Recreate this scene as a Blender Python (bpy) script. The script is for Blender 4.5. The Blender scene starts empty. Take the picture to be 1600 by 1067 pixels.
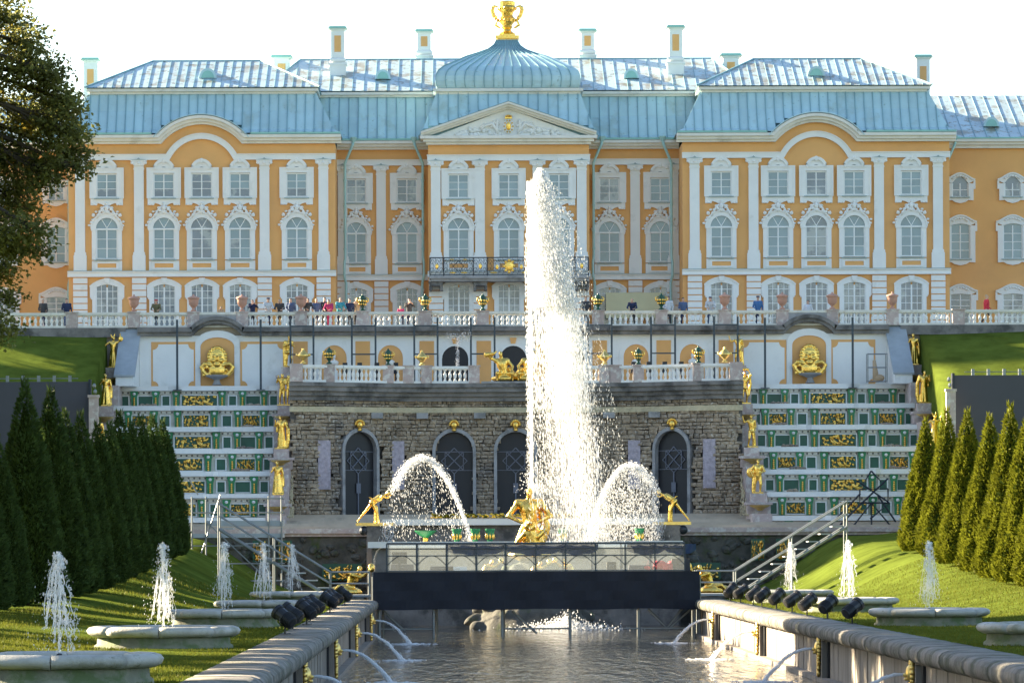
import bpy, math, random
import numpy as np
from mathutils import Vector, Matrix
random.seed(11)
PI = math.pi
R = math.radians
S = bpy.context.scene
COL = S.collection

# ------------------------------------------------------------------ camera
F, VX, VY = 7000.0, 713.0, 857.0          # focal length and vanishing point of the canal axis, in photo pixels
CX, EYE, ROLL = -3.33, 2.15, 0.0035
cam_d = bpy.data.cameras.new('camera')
cam = bpy.data.objects.new('camera', cam_d)
COL.objects.link(cam)
cam.location = (CX, 0, EYE)
cam.rotation_euler = (PI / 2, ROLL, 0)
cam_d.sensor_width = 36
cam_d.lens = F / 1600 * 36
cam_d.shift_x = (800 - VX) / 1600
cam_d.shift_y = (VY - 533.5) / 1600
cam_d.clip_start = 1
cam_d.clip_end = 6000
S.camera = cam

# ------------------------------------------------------------------ sky, sun, exposure
SUN_EL, SUN_AZ = R(20.5), R(-59)            # azimuth measured from +Y (view direction) towards +X
wd = bpy.data.worlds.new('World')
S.world = wd
wd.use_nodes = True
nt = wd.node_tree
bg = nt.nodes['Background']
sky = nt.nodes.new('ShaderNodeTexSky')
sky.sky_type = 'NISHITA'
sky.sun_disc = False
sky.sun_elevation = SUN_EL
sky.sun_rotation = SUN_AZ
sky.air_density = 1.0
sky.dust_density = 0.8
sky.ozone_density = 1.0
nt.links.new(sky.outputs[0], bg.inputs[0])
bg.inputs[1].default_value = 0.061
sd = bpy.data.lights.new('sun', 'SUN')
sd.energy = 5.0
sd.angle = R(0.53)
sd.color = (1.0, 0.84, 0.58)
sun = bpy.data.objects.new('sun', sd)
COL.objects.link(sun)
to_sun = Vector((math.sin(SUN_AZ) * math.cos(SUN_EL), math.cos(SUN_AZ) * math.cos(SUN_EL), math.sin(SUN_EL)))
sun.rotation_euler = to_sun.to_track_quat('Z', 'Y').to_euler()
sun.location = (-60, 200, 80)
S.view_settings.view_transform = 'Standard'
S.view_settings.look = 'None'
S.view_settings.gamma = 1
S.view_settings.use_curve_mapping = False
S.view_settings.exposure = 2.55
S.cycles.use_denoising = True
S.cycles.max_bounces = 12
S.cycles.diffuse_bounces = 8
S.cycles.volume_bounces = 6
S.cycles.transparent_max_bounces = 24
S.cycles.sample_clamp_indirect = 6
S.cycles.caustics_reflective = False
S.cycles.caustics_refractive = False


def P(px, py, Y):
    """photo pixel + distance along the canal axis -> world point"""
    x = px - VX + ROLL * (py - VY)
    y = py - VY - ROLL * (px - VX)
    return Vector((CX + x * Y / F, Y, EYE - y * Y / F))


# ------------------------------------------------------------------ materials
MATS = {}


def mat(name, col, rough=0.6, metal=0.0, var=0.12, scale=1.5, col2=None, c2=(0.52, 0.66), s2=0.6, bump=0.0, bscale=12.0,
        spec=0.5, stretch=None, coat=0.0, trans=0.0, alpha=None, translucent=0.0, col3=None, c3=(0.6, 0.7), s3=5.0, objvar=0.0):
    m = bpy.data.materials.new(name)
    m.use_nodes = True
    n, l = m.node_tree.nodes, m.node_tree.links
    b = n['Principled BSDF']
    geo = n.new('ShaderNodeNewGeometry')
    pos = geo.outputs['Position']
    if stretch:
        mp = n.new('ShaderNodeMapping')
        mp.inputs['Scale'].default_value = stretch
        l.new(pos, mp.inputs['Vector'])
        pos = mp.outputs[0]

    def noise(sc, det=5, rgh=0.6):
        t = n.new('ShaderNodeTexNoise')
        t.inputs['Scale'].default_value = sc
        t.inputs['Detail'].default_value = det
        t.inputs['Roughness'].default_value = rgh
        l.new(pos, t.inputs['Vector'])
        return t.outputs['Fac']

    def ramp(fac, a, b_):
        r = n.new('ShaderNodeMapRange')
        r.inputs['From Min'].default_value = a
        r.inputs['From Max'].default_value = b_
        l.new(fac, r.inputs['Value'])
        return r.outputs[0]

    def mix(fac, a, c):
        x = n.new('ShaderNodeMix')
        x.data_type = 'RGBA'
        l.new(fac, x.inputs[0])
        for i, q in ((6, a), (7, c)):
            if isinstance(q, tuple):
                x.inputs[i].default_value = (*q, 1)
            else:
                l.new(q, x.inputs[i])
        return x.outputs[2]

    lo = tuple(max(0, c * (1 - var)) for c in col)
    hi = tuple(min(1, c * (1 + var)) for c in col)
    out = mix(ramp(noise(scale), 0.3, 0.7), lo, hi)
    if col2:
        out = mix(ramp(noise(s2, 8, 0.65), *c2), out, col2)
    if col3:
        out = mix(ramp(noise(s3, 8, 0.7), *c3), out, col3)
    if objvar:                                   # each piece a little lighter or darker than its neighbours
        oi = n.new('ShaderNodeObjectInfo')
        mr = n.new('ShaderNodeMapRange')
        mr.inputs['To Min'].default_value = 1 - objvar
        mr.inputs['To Max'].default_value = 1 + objvar
        l.new(oi.outputs['Random'], mr.inputs['Value'])
        hs = n.new('ShaderNodeHueSaturation')
        l.new(mr.outputs[0], hs.inputs['Value'])
        l.new(out, hs.inputs['Color'])
        out = hs.outputs[0]
    l.new(out, b.inputs['Base Color'])
    b.inputs['Roughness'].default_value = rough
    b.inputs['Metallic'].default_value = metal
    b.inputs['Specular IOR Level'].default_value = spec
    b.inputs['Coat Weight'].default_value = coat
    b.inputs['Transmission Weight'].default_value = trans
    if alpha is not None:
        b.inputs['Alpha'].default_value = alpha
    if bump:
        bp = n.new('ShaderNodeBump')
        bp.inputs['Strength'].default_value = bump
        bp.inputs['Distance'].default_value = 0.05
        l.new(noise(bscale, 6, 0.6), bp.inputs['Height'])
        l.new(bp.outputs[0], b.inputs['Normal'])
    if translucent:
        tr = n.new('ShaderNodeBsdfTranslucent')
        l.new(out, tr.inputs['Color'])
        mx = n.new('ShaderNodeMixShader')
        mx.inputs[0].default_value = translucent
        l.new(b.outputs[0], mx.inputs[1])
        l.new(tr.outputs[0], mx.inputs[2])
        l.new(mx.outputs[0], n['Material Output'].inputs[0])
    MATS[name] = m
    return m


mat('ochre', (0.78, 0.42, 0.155), 0.85, var=0.05, scale=0.6, bump=0.15, col2=(0.70, 0.37, 0.15), c2=(0.5, 0.75), s2=0.25)
mat('plaster', (0.80, 0.80, 0.78), 0.8, var=0.04, scale=0.8, bump=0.1, col2=(0.62, 0.62, 0.58), c2=(0.58, 0.8), s2=0.9)
mat('cornice_stone', (0.76, 0.74, 0.69), 0.8, var=0.06, col2=(0.5, 0.48, 0.42), c2=(0.56, 0.8), s2=0.8)
mat('roof_paint', (0.43, 0.61, 0.66), 0.38, var=0.07, scale=0.9, col2=(0.36, 0.48, 0.47), c2=(0.54, 0.70), s2=0.5, spec=0.6, bump=0.12, bscale=1.5, objvar=0.07, col3=(0.24, 0.36, 0.37), c3=(0.62, 0.68), s3=4.0)
mat('roof_seam', (0.20, 0.36, 0.41), 0.4, var=0.1)
mat('roof_worn', (0.46, 0.58, 0.61), 0.36, var=0.08, scale=0.9, col2=(0.30, 0.28, 0.21), c2=(0.50, 0.62), s2=0.7, spec=0.8, bump=0.15, bscale=1.5,
    objvar=0.08, col3=(0.20, 0.18, 0.11), c3=(0.55, 0.62), s3=2.2)
mat('eave_green', (0.26, 0.52, 0.48), 0.4, var=0.08)
mat('pipe_paint', (0.38, 0.62, 0.62), 0.45, var=0.06)
mat('glass_pale', (0.20, 0.285, 0.33), 0.12, var=0.12, scale=0.45, spec=0.7, objvar=0.12)
mat('glass_dark', (0.10, 0.135, 0.19), 0.06, var=0.3, scale=0.5, spec=0.9, col2=(0.26, 0.3, 0.33), c2=(0.5, 0.56), s2=0.8)
mat('sash', (0.80, 0.81, 0.80), 0.5, var=0.03)
mat('lead', (0.30, 0.38, 0.38), 0.5, var=0.1)
mat('gold', (0.98, 0.60, 0.14), 0.25, 1.0, var=0.10, scale=4, bump=0.5, bscale=9)
mat('gold_dull', (0.92, 0.63, 0.20), 0.36, 1.0, var=0.15, scale=6, bump=0.3, bscale=20)
mat('green_paint', (0.018, 0.10, 0.062), 0.4, var=0.2, scale=2)
mat('bracket_green', (0.015, 0.20, 0.075), 0.35, var=0.15, scale=3)
mat('urn_green', (0.010, 0.065, 0.035), 0.3, var=0.2)
mat('marble', (0.80, 0.79, 0.76), 0.45, var=0.05, scale=1.2, col2=(0.6, 0.52, 0.42), c2=(0.62, 0.8), s2=1.5)
mat('cream_stone', (0.72, 0.69, 0.62), 0.7, var=0.1, scale=2, col2=(0.45, 0.36, 0.24), c2=(0.55, 0.75), s2=1.6)
mat('pink_granite', (0.46, 0.36, 0.33), 0.6, objvar=0.1, var=0.15, scale=2.5, col2=(0.6, 0.55, 0.5), c2=(0.5, 0.6), s2=3)
mat('grey_granite', (0.33, 0.32, 0.32), 0.65, var=0.15, scale=2.0, col2=(0.16, 0.155, 0.15), c2=(0.5, 0.68), s2=1.1, bump=0.2)
mat('dark_stone', (0.20, 0.185, 0.175), 0.75, var=0.25, scale=1.3, col2=(0.07, 0.068, 0.066), c2=(0.48, 0.62), s2=0.8, bump=0.3, bscale=8)
mat('slate_cap', (0.33, 0.36, 0.38), 0.5, var=0.12, scale=1.5)
mat('tuff', (0.35, 0.27, 0.19), 0.9, var=0.45, scale=1.6, col2=(0.19, 0.16, 0.135), c2=(0.48, 0.62), s2=0.35, bump=0.8, bscale=9, col3=(0.52, 0.47, 0.40), c3=(0.56, 0.62), s3=5.5)
mat('tuff_band', (0.55, 0.47, 0.31), 0.85, var=0.2, scale=3, col2=(0.3, 0.25, 0.18), c2=(0.5, 0.7), s2=1.5, bump=0.6, bscale=12)
mat('shell_panel', (0.42, 0.36, 0.40), 0.7, var=0.3, scale=5, bump=0.6, bscale=14)
mat('void', (0.010, 0.011, 0.016), 0.5, var=0.1)
mat('grille', (0.13, 0.14, 0.18), 0.5, 0.3, var=0.1)
mat('iron', (0.025, 0.032, 0.045), 0.45, 0.4, var=0.1)
mat('pole_metal', (0.045, 0.06, 0.075), 0.45, 0.3, var=0.1)
mat('terracotta', (0.50, 0.27, 0.20), 0.7, var=0.12, scale=3)
mat('sand_floor', (0.50, 0.42, 0.33), 0.85, var=0.12, scale=1.5, col2=(0.3, 0.26, 0.22), c2=(0.55, 0.7), s2=0.6)
mat('canal_stone', (0.30, 0.258, 0.22), 0.75, objvar=0.16, var=0.18, scale=1.0, stretch=(1, 2.2, 0.25), col2=(0.17, 0.14, 0.12), c2=(0.5, 0.66), s2=1.1, bump=0.3, bscale=4)
mat('coping', (0.24, 0.215, 0.19), 0.85, var=0.25, scale=2.2, objvar=0.12, col2=(0.10, 0.10, 0.07), c2=(0.46, 0.60), s2=0.9, bump=0.9, bscale=14, col3=(0.12, 0.15, 0.05), c3=(0.6, 0.66), s3=0.7)
mat('basin_stone', (0.43, 0.42, 0.39), 0.65, var=0.15, scale=3, objvar=0.07, col3=(0.16, 0.15, 0.10), c3=(0.58, 0.68), s3=3.0, col2=(0.25, 0.25, 0.19), c2=(0.50, 0.66), s2=1.4, bump=0.35, bscale=18)
mat('basin_drum', (0.21, 0.21, 0.15), 0.8, var=0.25, scale=3, col2=(0.11, 0.15, 0.06), c2=(0.46, 0.6), s2=2.4, bump=0.5, bscale=16)
mat('grass_soil', (0.092, 0.120, 0.021), 0.9, var=0.28, scale=0.8, col2=(0.13, 0.17, 0.03), c2=(0.5, 0.7), s2=0.35, bump=0.9, bscale=26, spec=0.0)
mat('grass_blade', (0.122, 0.132, 0.018), 0.55, var=0.3, scale=1.2, translucent=0.35, spec=0.03)
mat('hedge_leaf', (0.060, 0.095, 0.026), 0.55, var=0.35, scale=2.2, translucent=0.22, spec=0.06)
mat('hedge_leaf_sun_painted', (0.16, 0.17, 0.015), 0.55, var=0.35, scale=2.2, translucent=0.3, spec=0.05)  # lit copy of hedge_leaf: the sun's yellow is put into the colour
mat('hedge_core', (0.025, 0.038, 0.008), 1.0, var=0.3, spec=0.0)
mat('oak_leaf', (0.19, 0.195, 0.055), 0.5, var=0.45, scale=1.1, translucent=0.55, spec=0.3, col2=(0.30, 0.20, 0.02), c2=(0.58, 0.68), s2=0.7)
mat('bark', (0.07, 0.055, 0.04), 0.9, var=0.3, bump=0.8)
mat('black_skirt', (0.012, 0.014, 0.024), 0.75, var=0.25, scale=0.7, bump=0.35, bscale=1.2)
mat('panel_black', (0.05, 0.05, 0.065), 0.55, var=0.05)
mat('steel', (0.24, 0.26, 0.27), 0.45, 0.6, var=0.12, scale=3)
mat('deck_grey', (0.36, 0.39, 0.41), 0.6, var=0.12, scale=2)
mat('lamp_black', (0.016, 0.017, 0.02), 0.42, var=0.1)
mat('blue_tarp', (0.03, 0.065, 0.16), 0.45, var=0.2, scale=1.5)
mat('banner_cream', (0.66, 0.66, 0.44), 0.7, var=0.04)
mat('red_cloth', (0.55, 0.03, 0.05), 0.7, var=0.2)
mat('yellow_flower', (0.62, 0.44, 0.03), 0.6, var=0.3, scale=6)
mat('rock', (0.10, 0.095, 0.08), 0.9, var=0.4, scale=1.5, bump=0.9, bscale=5, col2=(0.07, 0.09, 0.03), c2=(0.55, 0.65), s2=1.0)
mat('white_case', (0.7, 0.72, 0.72), 0.5, var=0.05)
mat('skin_tone', (0.55, 0.33, 0.24), 0.6, var=0.06)
mat('hair_dark', (0.03, 0.02, 0.015), 0.6, var=0.2)
for nm, c in (('navy', (0.02, 0.03, 0.08)), ('charcoal', (0.05, 0.05, 0.055)), ('olive', (0.14, 0.13, 0.07)), ('blue', (0.06, 0.16, 0.36)),
              ('red', (0.5, 0.03, 0.05)), ('magenta', (0.45, 0.04, 0.14)), ('pale', (0.6, 0.62, 0.66)), ('denim', (0.08, 0.12, 0.22)), ('teal', (0.05, 0.28, 0.36)), ('tan', (0.45, 0.32, 0.2))):
    mat('cloth_' + nm, c, 0.85, var=0.1)
M = MATS


def special_materials():
    # moving canal water: dark, glossy, with real ripple relief through bump
    m = bpy.data.materials.new('canal_water')
    m.use_nodes = True
    n, l = m.node_tree.nodes, m.node_tree.links
    b = n['Principled BSDF']
    b.inputs['Base Color'].default_value = (0.030, 0.028, 0.020, 1)
    b.inputs['Roughness'].default_value = 0.06
    b.inputs['IOR'].default_value = 1.33
    b.inputs['Specular IOR Level'].default_value = 0.8
    geo = n.new('ShaderNodeNewGeometry')
    mp = n.new('ShaderNodeMapping')
    mp.inputs['Scale'].default_value = (3.2, 0.45, 1)
    l.new(geo.outputs['Position'], mp.inputs[0])
    t1 = n.new('ShaderNodeTexNoise'); t1.inputs['Scale'].default_value = 1.6; t1.inputs['Detail'].default_value = 5; t1.inputs['Distortion'].default_value = 0.6
    t2 = n.new('ShaderNodeTexNoise'); t2.inputs['Scale'].default_value = 0.55; t2.inputs['Detail'].default_value = 2
    for t in (t1, t2):
        l.new(mp.outputs[0], t.inputs['Vector'])
    ad = n.new('ShaderNodeMath'); ad.operation = 'MULTIPLY_ADD'; ad.inputs[1].default_value = 0.6
    l.new(t1.outputs['Fac'], ad.inputs[0]); l.new(t2.outputs['Fac'], ad.inputs[2])
    bp = n.new('ShaderNodeBump'); bp.inputs['Strength'].default_value = 1.0; bp.inputs['Distance'].default_value = 0.22
    l.new(ad.outputs[0], bp.inputs['Height']); l.new(bp.outputs[0], b.inputs['Normal'])
    M['canal_water'] = m
    # water drops and foam: white, lets light through
    for nm, a, tl, em in (('spray', 0.50, 0.55, 0), ('spray_soft', 0.22, 0.5, 0), ('jet', 0.50, 0.45, 0), ('jet_clear', 0.34, 0.4, 0)):
        m = bpy.data.materials.new(nm)
        m.use_nodes = True
        n, l = m.node_tree.nodes, m.node_tree.links
        n.remove(n['Principled BSDF'])
        d = n.new('ShaderNodeBsdfDiffuse'); d.inputs[0].default_value = (0.97, 0.98, 0.99, 1)
        t = n.new('ShaderNodeBsdfTranslucent'); t.inputs[0].default_value = (0.97, 0.98, 0.99, 1)
        g = n.new('ShaderNodeBsdfGlossy'); g.inputs['Roughness'].default_value = 0.15
        tp = n.new('ShaderNodeBsdfTransparent')
        m1 = n.new('ShaderNodeMixShader'); m1.inputs[0].default_value = tl
        l.new(d.outputs[0], m1.inputs[1]); l.new(t.outputs[0], m1.inputs[2])
        m2 = n.new('ShaderNodeMixShader'); m2.inputs[0].default_value = 0.12
        l.new(m1.outputs[0], m2.inputs[1]); l.new(g.outputs[0], m2.inputs[2])
        m3 = n.new('ShaderNodeMixShader'); m3.inputs[0].default_value = a
        l.new(tp.outputs[0], m3.inputs[1]); l.new(m2.outputs[0], m3.inputs[2])
        l.new(m3.outputs[0], n['Material Output'].inputs[0])
        M[nm] = m
    for nm, dn in (('mist_dense', 1.15), ('mist_thin', 0.07), ('mist_side', 0.30)):
        m = bpy.data.materials.new(nm)
        m.use_nodes = True
        n, l = m.node_tree.nodes, m.node_tree.links
        n.remove(n['Principled BSDF'])
        pv = n.new('ShaderNodeVolumePrincipled')
        pv.inputs['Color'].default_value = (0.985, 0.99, 1.0, 1)
        pv.inputs['Density'].default_value = dn
        pv.inputs['Anisotropy'].default_value = 0.25
        l.new(pv.outputs[0], n['Material Output'].inputs['Volume'])
        M[nm] = m
    # clear film panels of the stage shelter
    m = bpy.data.materials.new('clear_film')
    m.use_nodes = True
    n, l = m.node_tree.nodes, m.node_tree.links
    n.remove(n['Principled BSDF'])
    tp = n.new('ShaderNodeBsdfTransparent'); tp.inputs[0].default_value = (0.93, 0.95, 0.96, 1)
    g = n.new('ShaderNodeBsdfGlossy'); g.inputs['Roughness'].default_value = 0.08
    d = n.new('ShaderNodeBsdfTranslucent'); d.inputs[0].default_value = (0.85, 0.9, 0.93, 1)
    m0 = n.new('ShaderNodeMixShader'); m0.inputs[0].default_value = 0.55
    l.new(g.outputs[0], m0.inputs[1]); l.new(d.outputs[0], m0.inputs[2])
    m1 = n.new('ShaderNodeMixShader'); m1.inputs[0].default_value = 0.055
    l.new(tp.outputs[0], m1.inputs[1]); l.new(m0.outputs[0], m1.inputs[2])
    l.new(m1.outputs[0], n['Material Output'].inputs[0])
    M['clear_film'] = m


special_materials()

# ------------------------------------------------------------------ mesh helpers
SPH = {}


def unit_sphere(n, k):
    if (n, k) not in SPH:
        v = [(0, 0, 1)]
        for j in range(1, k):
            t = PI * j / k
            for i in range(n):
                a = 2 * PI * i / n
                v.append((math.sin(t) * math.cos(a), math.sin(t) * math.sin(a), math.cos(t)))
        v.append((0, 0, -1))
        f = [(0, 1 + i, 1 + (i + 1) % n) for i in range(n)]
        for j in range(k - 2):
            for i in range(n):
                a, b = 1 + j * n + i, 1 + j * n + (i + 1) % n
                f.append((a, a + n, b + n, b))
        e = len(v) - 1
        o = 1 + (k - 2) * n
        f += [(e, o + (i + 1) % n, o + i) for i in range(n)]
        SPH[(n, k)] = (v, f)
    return SPH[(n, k)]


class MB:
    def __init__(self):
        self.v, self.f, self.m = [], [], []

    def add(self, v, f, m=0):
        o = len(self.v)
        self.v += [tuple(p) for p in v]
        self.f += [tuple(i + o for i in q) for q in f]
        self.m += [m] * len(f)
        return self

    def box(self, x0, x1, y0, y1, z0, z1, m=0):
        v = [(x, y, z) for z in (z0, z1) for y in (y0, y1) for x in (x0, x1)]
        return self.add(v, [(0, 2, 3, 1), (4, 5, 7, 6), (0, 1, 5, 4), (2, 6, 7, 3), (0, 4, 6, 2), (1, 3, 7, 5)], m)

    def cbox(self, c, sx, sy, sz, m=0):
        return self.box(c[0] - sx / 2, c[0] + sx / 2, c[1] - sy / 2, c[1] + sy / 2, c[2] - sz / 2, c[2] + sz / 2, m)

    def prism(self, pts, y0, y1, m=0):
        """polygon (x, z) counter-clockwise seen from -Y, extruded y0 (front) .. y1"""
        n = len(pts)
        v = [(x, y0, z) for x, z in pts] + [(x, y1, z) for x, z in pts]
        f = [tuple(range(n)), tuple(range(2 * n - 1, n - 1, -1))]
        f += [(i, i + n, (i + 1) % n + n, (i + 1) % n) for i in range(n)]
        return self.add(v, f, m)

    def ring(self, outer, inner, y0, y1, m=0, closed=True):
        n = len(outer)
        v = [(x, y0, z) for x, z in outer] + [(x, y0, z) for x, z in inner] + [(x, y1, z) for x, z in outer] + [(x, y1, z) for x, z in inner]
        f = []
        for i in range(n if closed else n - 1):
            j = (i + 1) % n
            f += [(i, j, n + j, n + i), (2 * n + i, 3 * n + i, 3 * n + j, 2 * n + j), (i, 2 * n + i, 2 * n + j, j), (n + i, n + j, 3 * n + j, 3 * n + i)]
        if not closed:
            f += [(0, n, 3 * n, 2 * n), (n - 1, 3 * n - 1, 4 * n - 1, 2 * n - 1)]
        return self.add(v, f, m)

    def ribbon(self, path, a, b, y0, y1, m=0):
        """moulding along a path in XZ: from offset a to offset b along the upward normal, depth y0..y1"""
        lo, hi = [], []
        n = len(path)
        for i, (x, z) in enumerate(path):
            p, q = path[max(0, i - 1)], path[min(n - 1, i + 1)]
            if 0 < i < n - 1:
                d1 = Vector((x - p[0], z - p[1])).normalized()
                d2 = Vector((q[0] - x, q[1] - z)).normalized()
                t = (d1 + d2).normalized()
                k = 1 / max(0.5, t.dot(d1))
            else:
                t = Vector((q[0] - p[0], q[1] - p[1])).normalized()
                k = 1
            nx, nz = -t.y * k, t.x * k
            if i in (0, n - 1):
                nx, nz = 0, 1
            lo.append((x + nx * a, z + nz * a))
            hi.append((x + nx * b, z + nz * b))
        return self.ring(lo, hi, y0, y1, m, closed=False)

    def lathe(self, prof, n=12, c=(0, 0, 0), m=0, cap=True):
        v, f = [], []
        for r, z in prof:
            for i in range(n):
                a = 2 * PI * (i + 0.5) / n
                v.append((c[0] + r * math.cos(a), c[1] + r * math.sin(a), c[2] + z))
        k = len(prof)
        for j in range(k - 1):
            for i in range(n):
                a, b = j * n + i, j * n + (i + 1) % n
                f.append((a, b, b + n, a + n))
        if cap:
            f.append(tuple(range(n - 1, -1, -1)))
            f.append(tuple(range((k - 1) * n, k * n)))
        return self.add(v, f, m)

    def tube(self, pts, r, n=6, m=0, cap=True):
        pts = [Vector(p) for p in pts]
        k = len(pts)
        rs = r if isinstance(r, (list, tuple)) else [r] * k
        v, f = [], []
        up = None
        for i, p in enumerate(pts):
            t = (pts[min(k - 1, i + 1)] - pts[max(0, i - 1)])
            t = t.normalized() if t.length > 1e-9 else Vector((0, 0, 1))
            if up is None or abs(up.dot(t)) > 0.97:
                up = Vector((0, 1, 0)) if abs(t.y) < 0.8 else Vector((1, 0, 0))
            u = (up - t * up.dot(t)).normalized()
            up = u
            w = t.cross(u)
            for j in range(n):
                a = 2 * PI * (j + 0.5) / n
                q = p + (u * math.cos(a) + w * math.sin(a)) * rs[i]
                v.append(tuple(q))
        for i in range(k - 1):
            for j in range(n):
                a, b = i * n + j, i * n + (j + 1) % n
                f.append((a, b, b + n, a + n))
        if cap:
            f.append(tuple(range(n - 1, -1, -1)))
            f.append(tuple(range((k - 1) * n, k * n)))
        return self.add(v, f, m)

    def ell(self, c, r, n=8, k=6, m=0, rot=None):
        sv, sf = unit_sphere(n, k)
        if not isinstance(r, (list, tuple)):
            r = (r, r, r)
        if rot is None:
            v = [(c[0] + x * r[0], c[1] + y * r[1], c[2] + z * r[2]) for x, y, z in sv]
        else:
            v = [tuple(Vector(c) + rot @ Vector((x * r[0], y * r[1], z * r[2]))) for x, y, z in sv]
        return self.add(v, sf, m)

    def cap(self, p, q, r1, r2, n=8, m=0):
        p, q = Vector(p), Vector(q)
        self.tube([p, p.lerp(q, 0.5), q], [r1, (r1 + r2) / 2, r2], n, m)
        self.ell(p, r1, n, 6, m)
        self.ell(q, r2, n, 6, m)
        return self

    def mesh(self, name, mats, smooth=False):
        me = bpy.data.meshes.new(name)
        me.from_pydata(self.v, [], self.f)
        for mm in (mats if isinstance(mats, (list, tuple)) else [mats]):
            me.materials.append(M[mm] if isinstance(mm, str) else mm)
        if any(self.m):
            me.polygons.foreach_set('material_index', self.m)
        if smooth:
            me.polygons.foreach_set('use_smooth', [True] * len(me.polygons))
        me.update()
        return me

    def build(self, name, mats, parent=None, loc=None, smooth=False, rz=0):
        return link(name, self.mesh(name, mats, smooth), parent, loc, rz)


def link(name, me, parent=None, loc=None, rz=0, scale=None):
    o = bpy.data.objects.new(name, me)
    COL.objects.link(o)
    if parent is not None:
        o.parent = parent
    if loc is not None:
        o.location = loc
    if rz:
        o.rotation_euler = (0, 0, rz)
    if scale is not None:
        o.scale = (scale, scale, scale) if isinstance(scale, (int, float)) else scale
    return o


def tag(o, label=None, cat=None, group=None, kind=None):
    for k, v in (('label', label), ('category', cat), ('group', group), ('kind', kind)):
        if v:
            o[k] = v
    return o


def thing(name, label, cat, loc=(0, 0, 0), group=None, rz=0):
    o = link(name, None, None, loc, rz)
    o.empty_display_size = 0.2
    return tag(o, label, cat, group)


ORD = ['first', 'second', 'third', 'fourth', 'fifth', 'sixth', 'seventh', 'eighth', 'ninth', 'tenth', 'eleventh', 'twelfth', 'thirteenth', 'fourteenth']


def arc(cx, cz, r, a0, a1, n):
    """points (x, z) from angle a0 to a1 (radians, 0 = +x, counter-clockwise)"""
    return [(cx + r * math.cos(a0 + (a1 - a0) * i / n), cz + r * math.sin(a0 + (a1 - a0) * i / n)) for i in range(n + 1)]


def arch_poly(hw, z0, zs, rise, n=10):
    """outline of an arched opening: bottom-left, bottom-right, then over the arch"""
    return [(-hw, z0), (hw, z0)] + [(hw * math.cos(PI * i / n), zs + rise * math.sin(PI * i / n)) for i in range(n + 1)]


def smooth01(t):
    t = max(0.0, min(1.0, t))
    return t * t * (3 - 2 * t)


def remeshed(mb, voxel, mats, name, smooth_it=3, fac=0.5):
    o = link('remesh_source', mb.mesh('remesh_source', mats))
    md = o.modifiers.new('r', 'REMESH')
    md.mode = 'VOXEL'
    md.voxel_size = voxel
    if smooth_it:
        sm = o.modifiers.new('s', 'SMOOTH')
        sm.factor = fac
        sm.iterations = smooth_it
    dg = bpy.context.evaluated_depsgraph_get()
    me = bpy.data.meshes.new_from_object(o.evaluated_get(dg))
    me.name = name
    me.polygons.foreach_set('use_smooth', [True] * len(me.polygons))
    bpy.data.objects.remove(o)
    return me
# ------------------------------------------------------------------ figures (bodies: one continuous surface each)
BASE = dict(hip=(0, 0, 0.94), chest=(0, 0, 1.34), head=(0, -0.02, 1.68), shl=(-0.20, 0, 1.45), shr=(0.20, 0, 1.45),
            ell=(-0.27, 0.02, 1.16), elr=(0.27, 0.02, 1.16), hal=(-0.27, -0.10, 0.92), har=(0.27, -0.10, 0.92),
            hpl=(-0.10, 0, 0.90), hpr=(0.10, 0, 0.90), knl=(-0.11, -0.03, 0.50), knr=(0.11, -0.03, 0.50), ftl=(-0.11, 0.02, 0.08), ftr=(0.12, 0.02, 0.08))


def body(mb, bulk=1.0, finger=True, **o):
    p = {k: Vector(o.get(k, v)) for k, v in BASE.items()}
    b = bulk
    mb.cap(p['hip'], p['chest'], 0.145 * b, 0.165 * b)
    mb.ell(p['chest'].lerp(p['hip'], 0.1), (0.19 * b, 0.13 * b, 0.16 * b))
    mb.cap(p['shl'], p['shr'], 0.085 * b, 0.085 * b)
    mb.cap(p['chest'].lerp(p['shl'], 0.5), p['chest'].lerp(p['shr'], 0.5), 0.11 * b, 0.11 * b)
    nk = (p['shl'] + p['shr']) / 2
    mb.cap(nk, p['head'].lerp(nk, 0.35), 0.062 * b, 0.056 * b)
    d = (p['head'] - nk).normalized()
    mb.ell(p['head'], (0.082, 0.10, 0.118))
    mb.ell(p['head'] + Vector((0, -0.035, -0.07)), (0.055, 0.06, 0.055))       # jaw
    mb.ell(p['head'] + Vector((0, -0.105, -0.02)), (0.018, 0.022, 0.03))       # nose
    mb.ell(p['head'] + Vector((0, 0.03, 0.04)), (0.095, 0.095, 0.095))         # hair
    for s in 'lr':
        mb.cap(p['sh' + s], p['el' + s], 0.062 * b, 0.048 * b)
        mb.cap(p['el' + s], p['ha' + s], 0.046 * b, 0.032 * b)
        dr = (p['ha' + s] - p['el' + s]).normalized()
        pal = p['ha' + s] + dr * 0.05
        mb.ell(pal, (0.038, 0.038, 0.045))
        if finger:
            sd = dr.cross(Vector((0.3, 1, 0.2))).normalized()
            for k in range(4):
                q = pal + dr * 0.03 + sd * (k - 1.5) * 0.024
                mb.cap(q, q + dr * (0.055 - abs(k - 1.4) * 0.008), 0.013, 0.011, 5)
            mb.cap(pal - dr * 0.01, pal + sd * 0.06 + dr * 0.02, 0.014, 0.012, 5)
        mb.cap(p['hip'].lerp(p['hp' + s], 0.8), p['kn' + s], 0.096 * b, 0.064 * b)
        mb.cap(p['kn' + s], p['ft' + s], 0.064 * b, 0.042 * b)
        mb.cap(p['ft' + s] + Vector((0, 0.03, -0.02)), p['ft' + s] + Vector((0, -0.15, -0.045)), 0.045, 0.035)
    return mb


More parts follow.
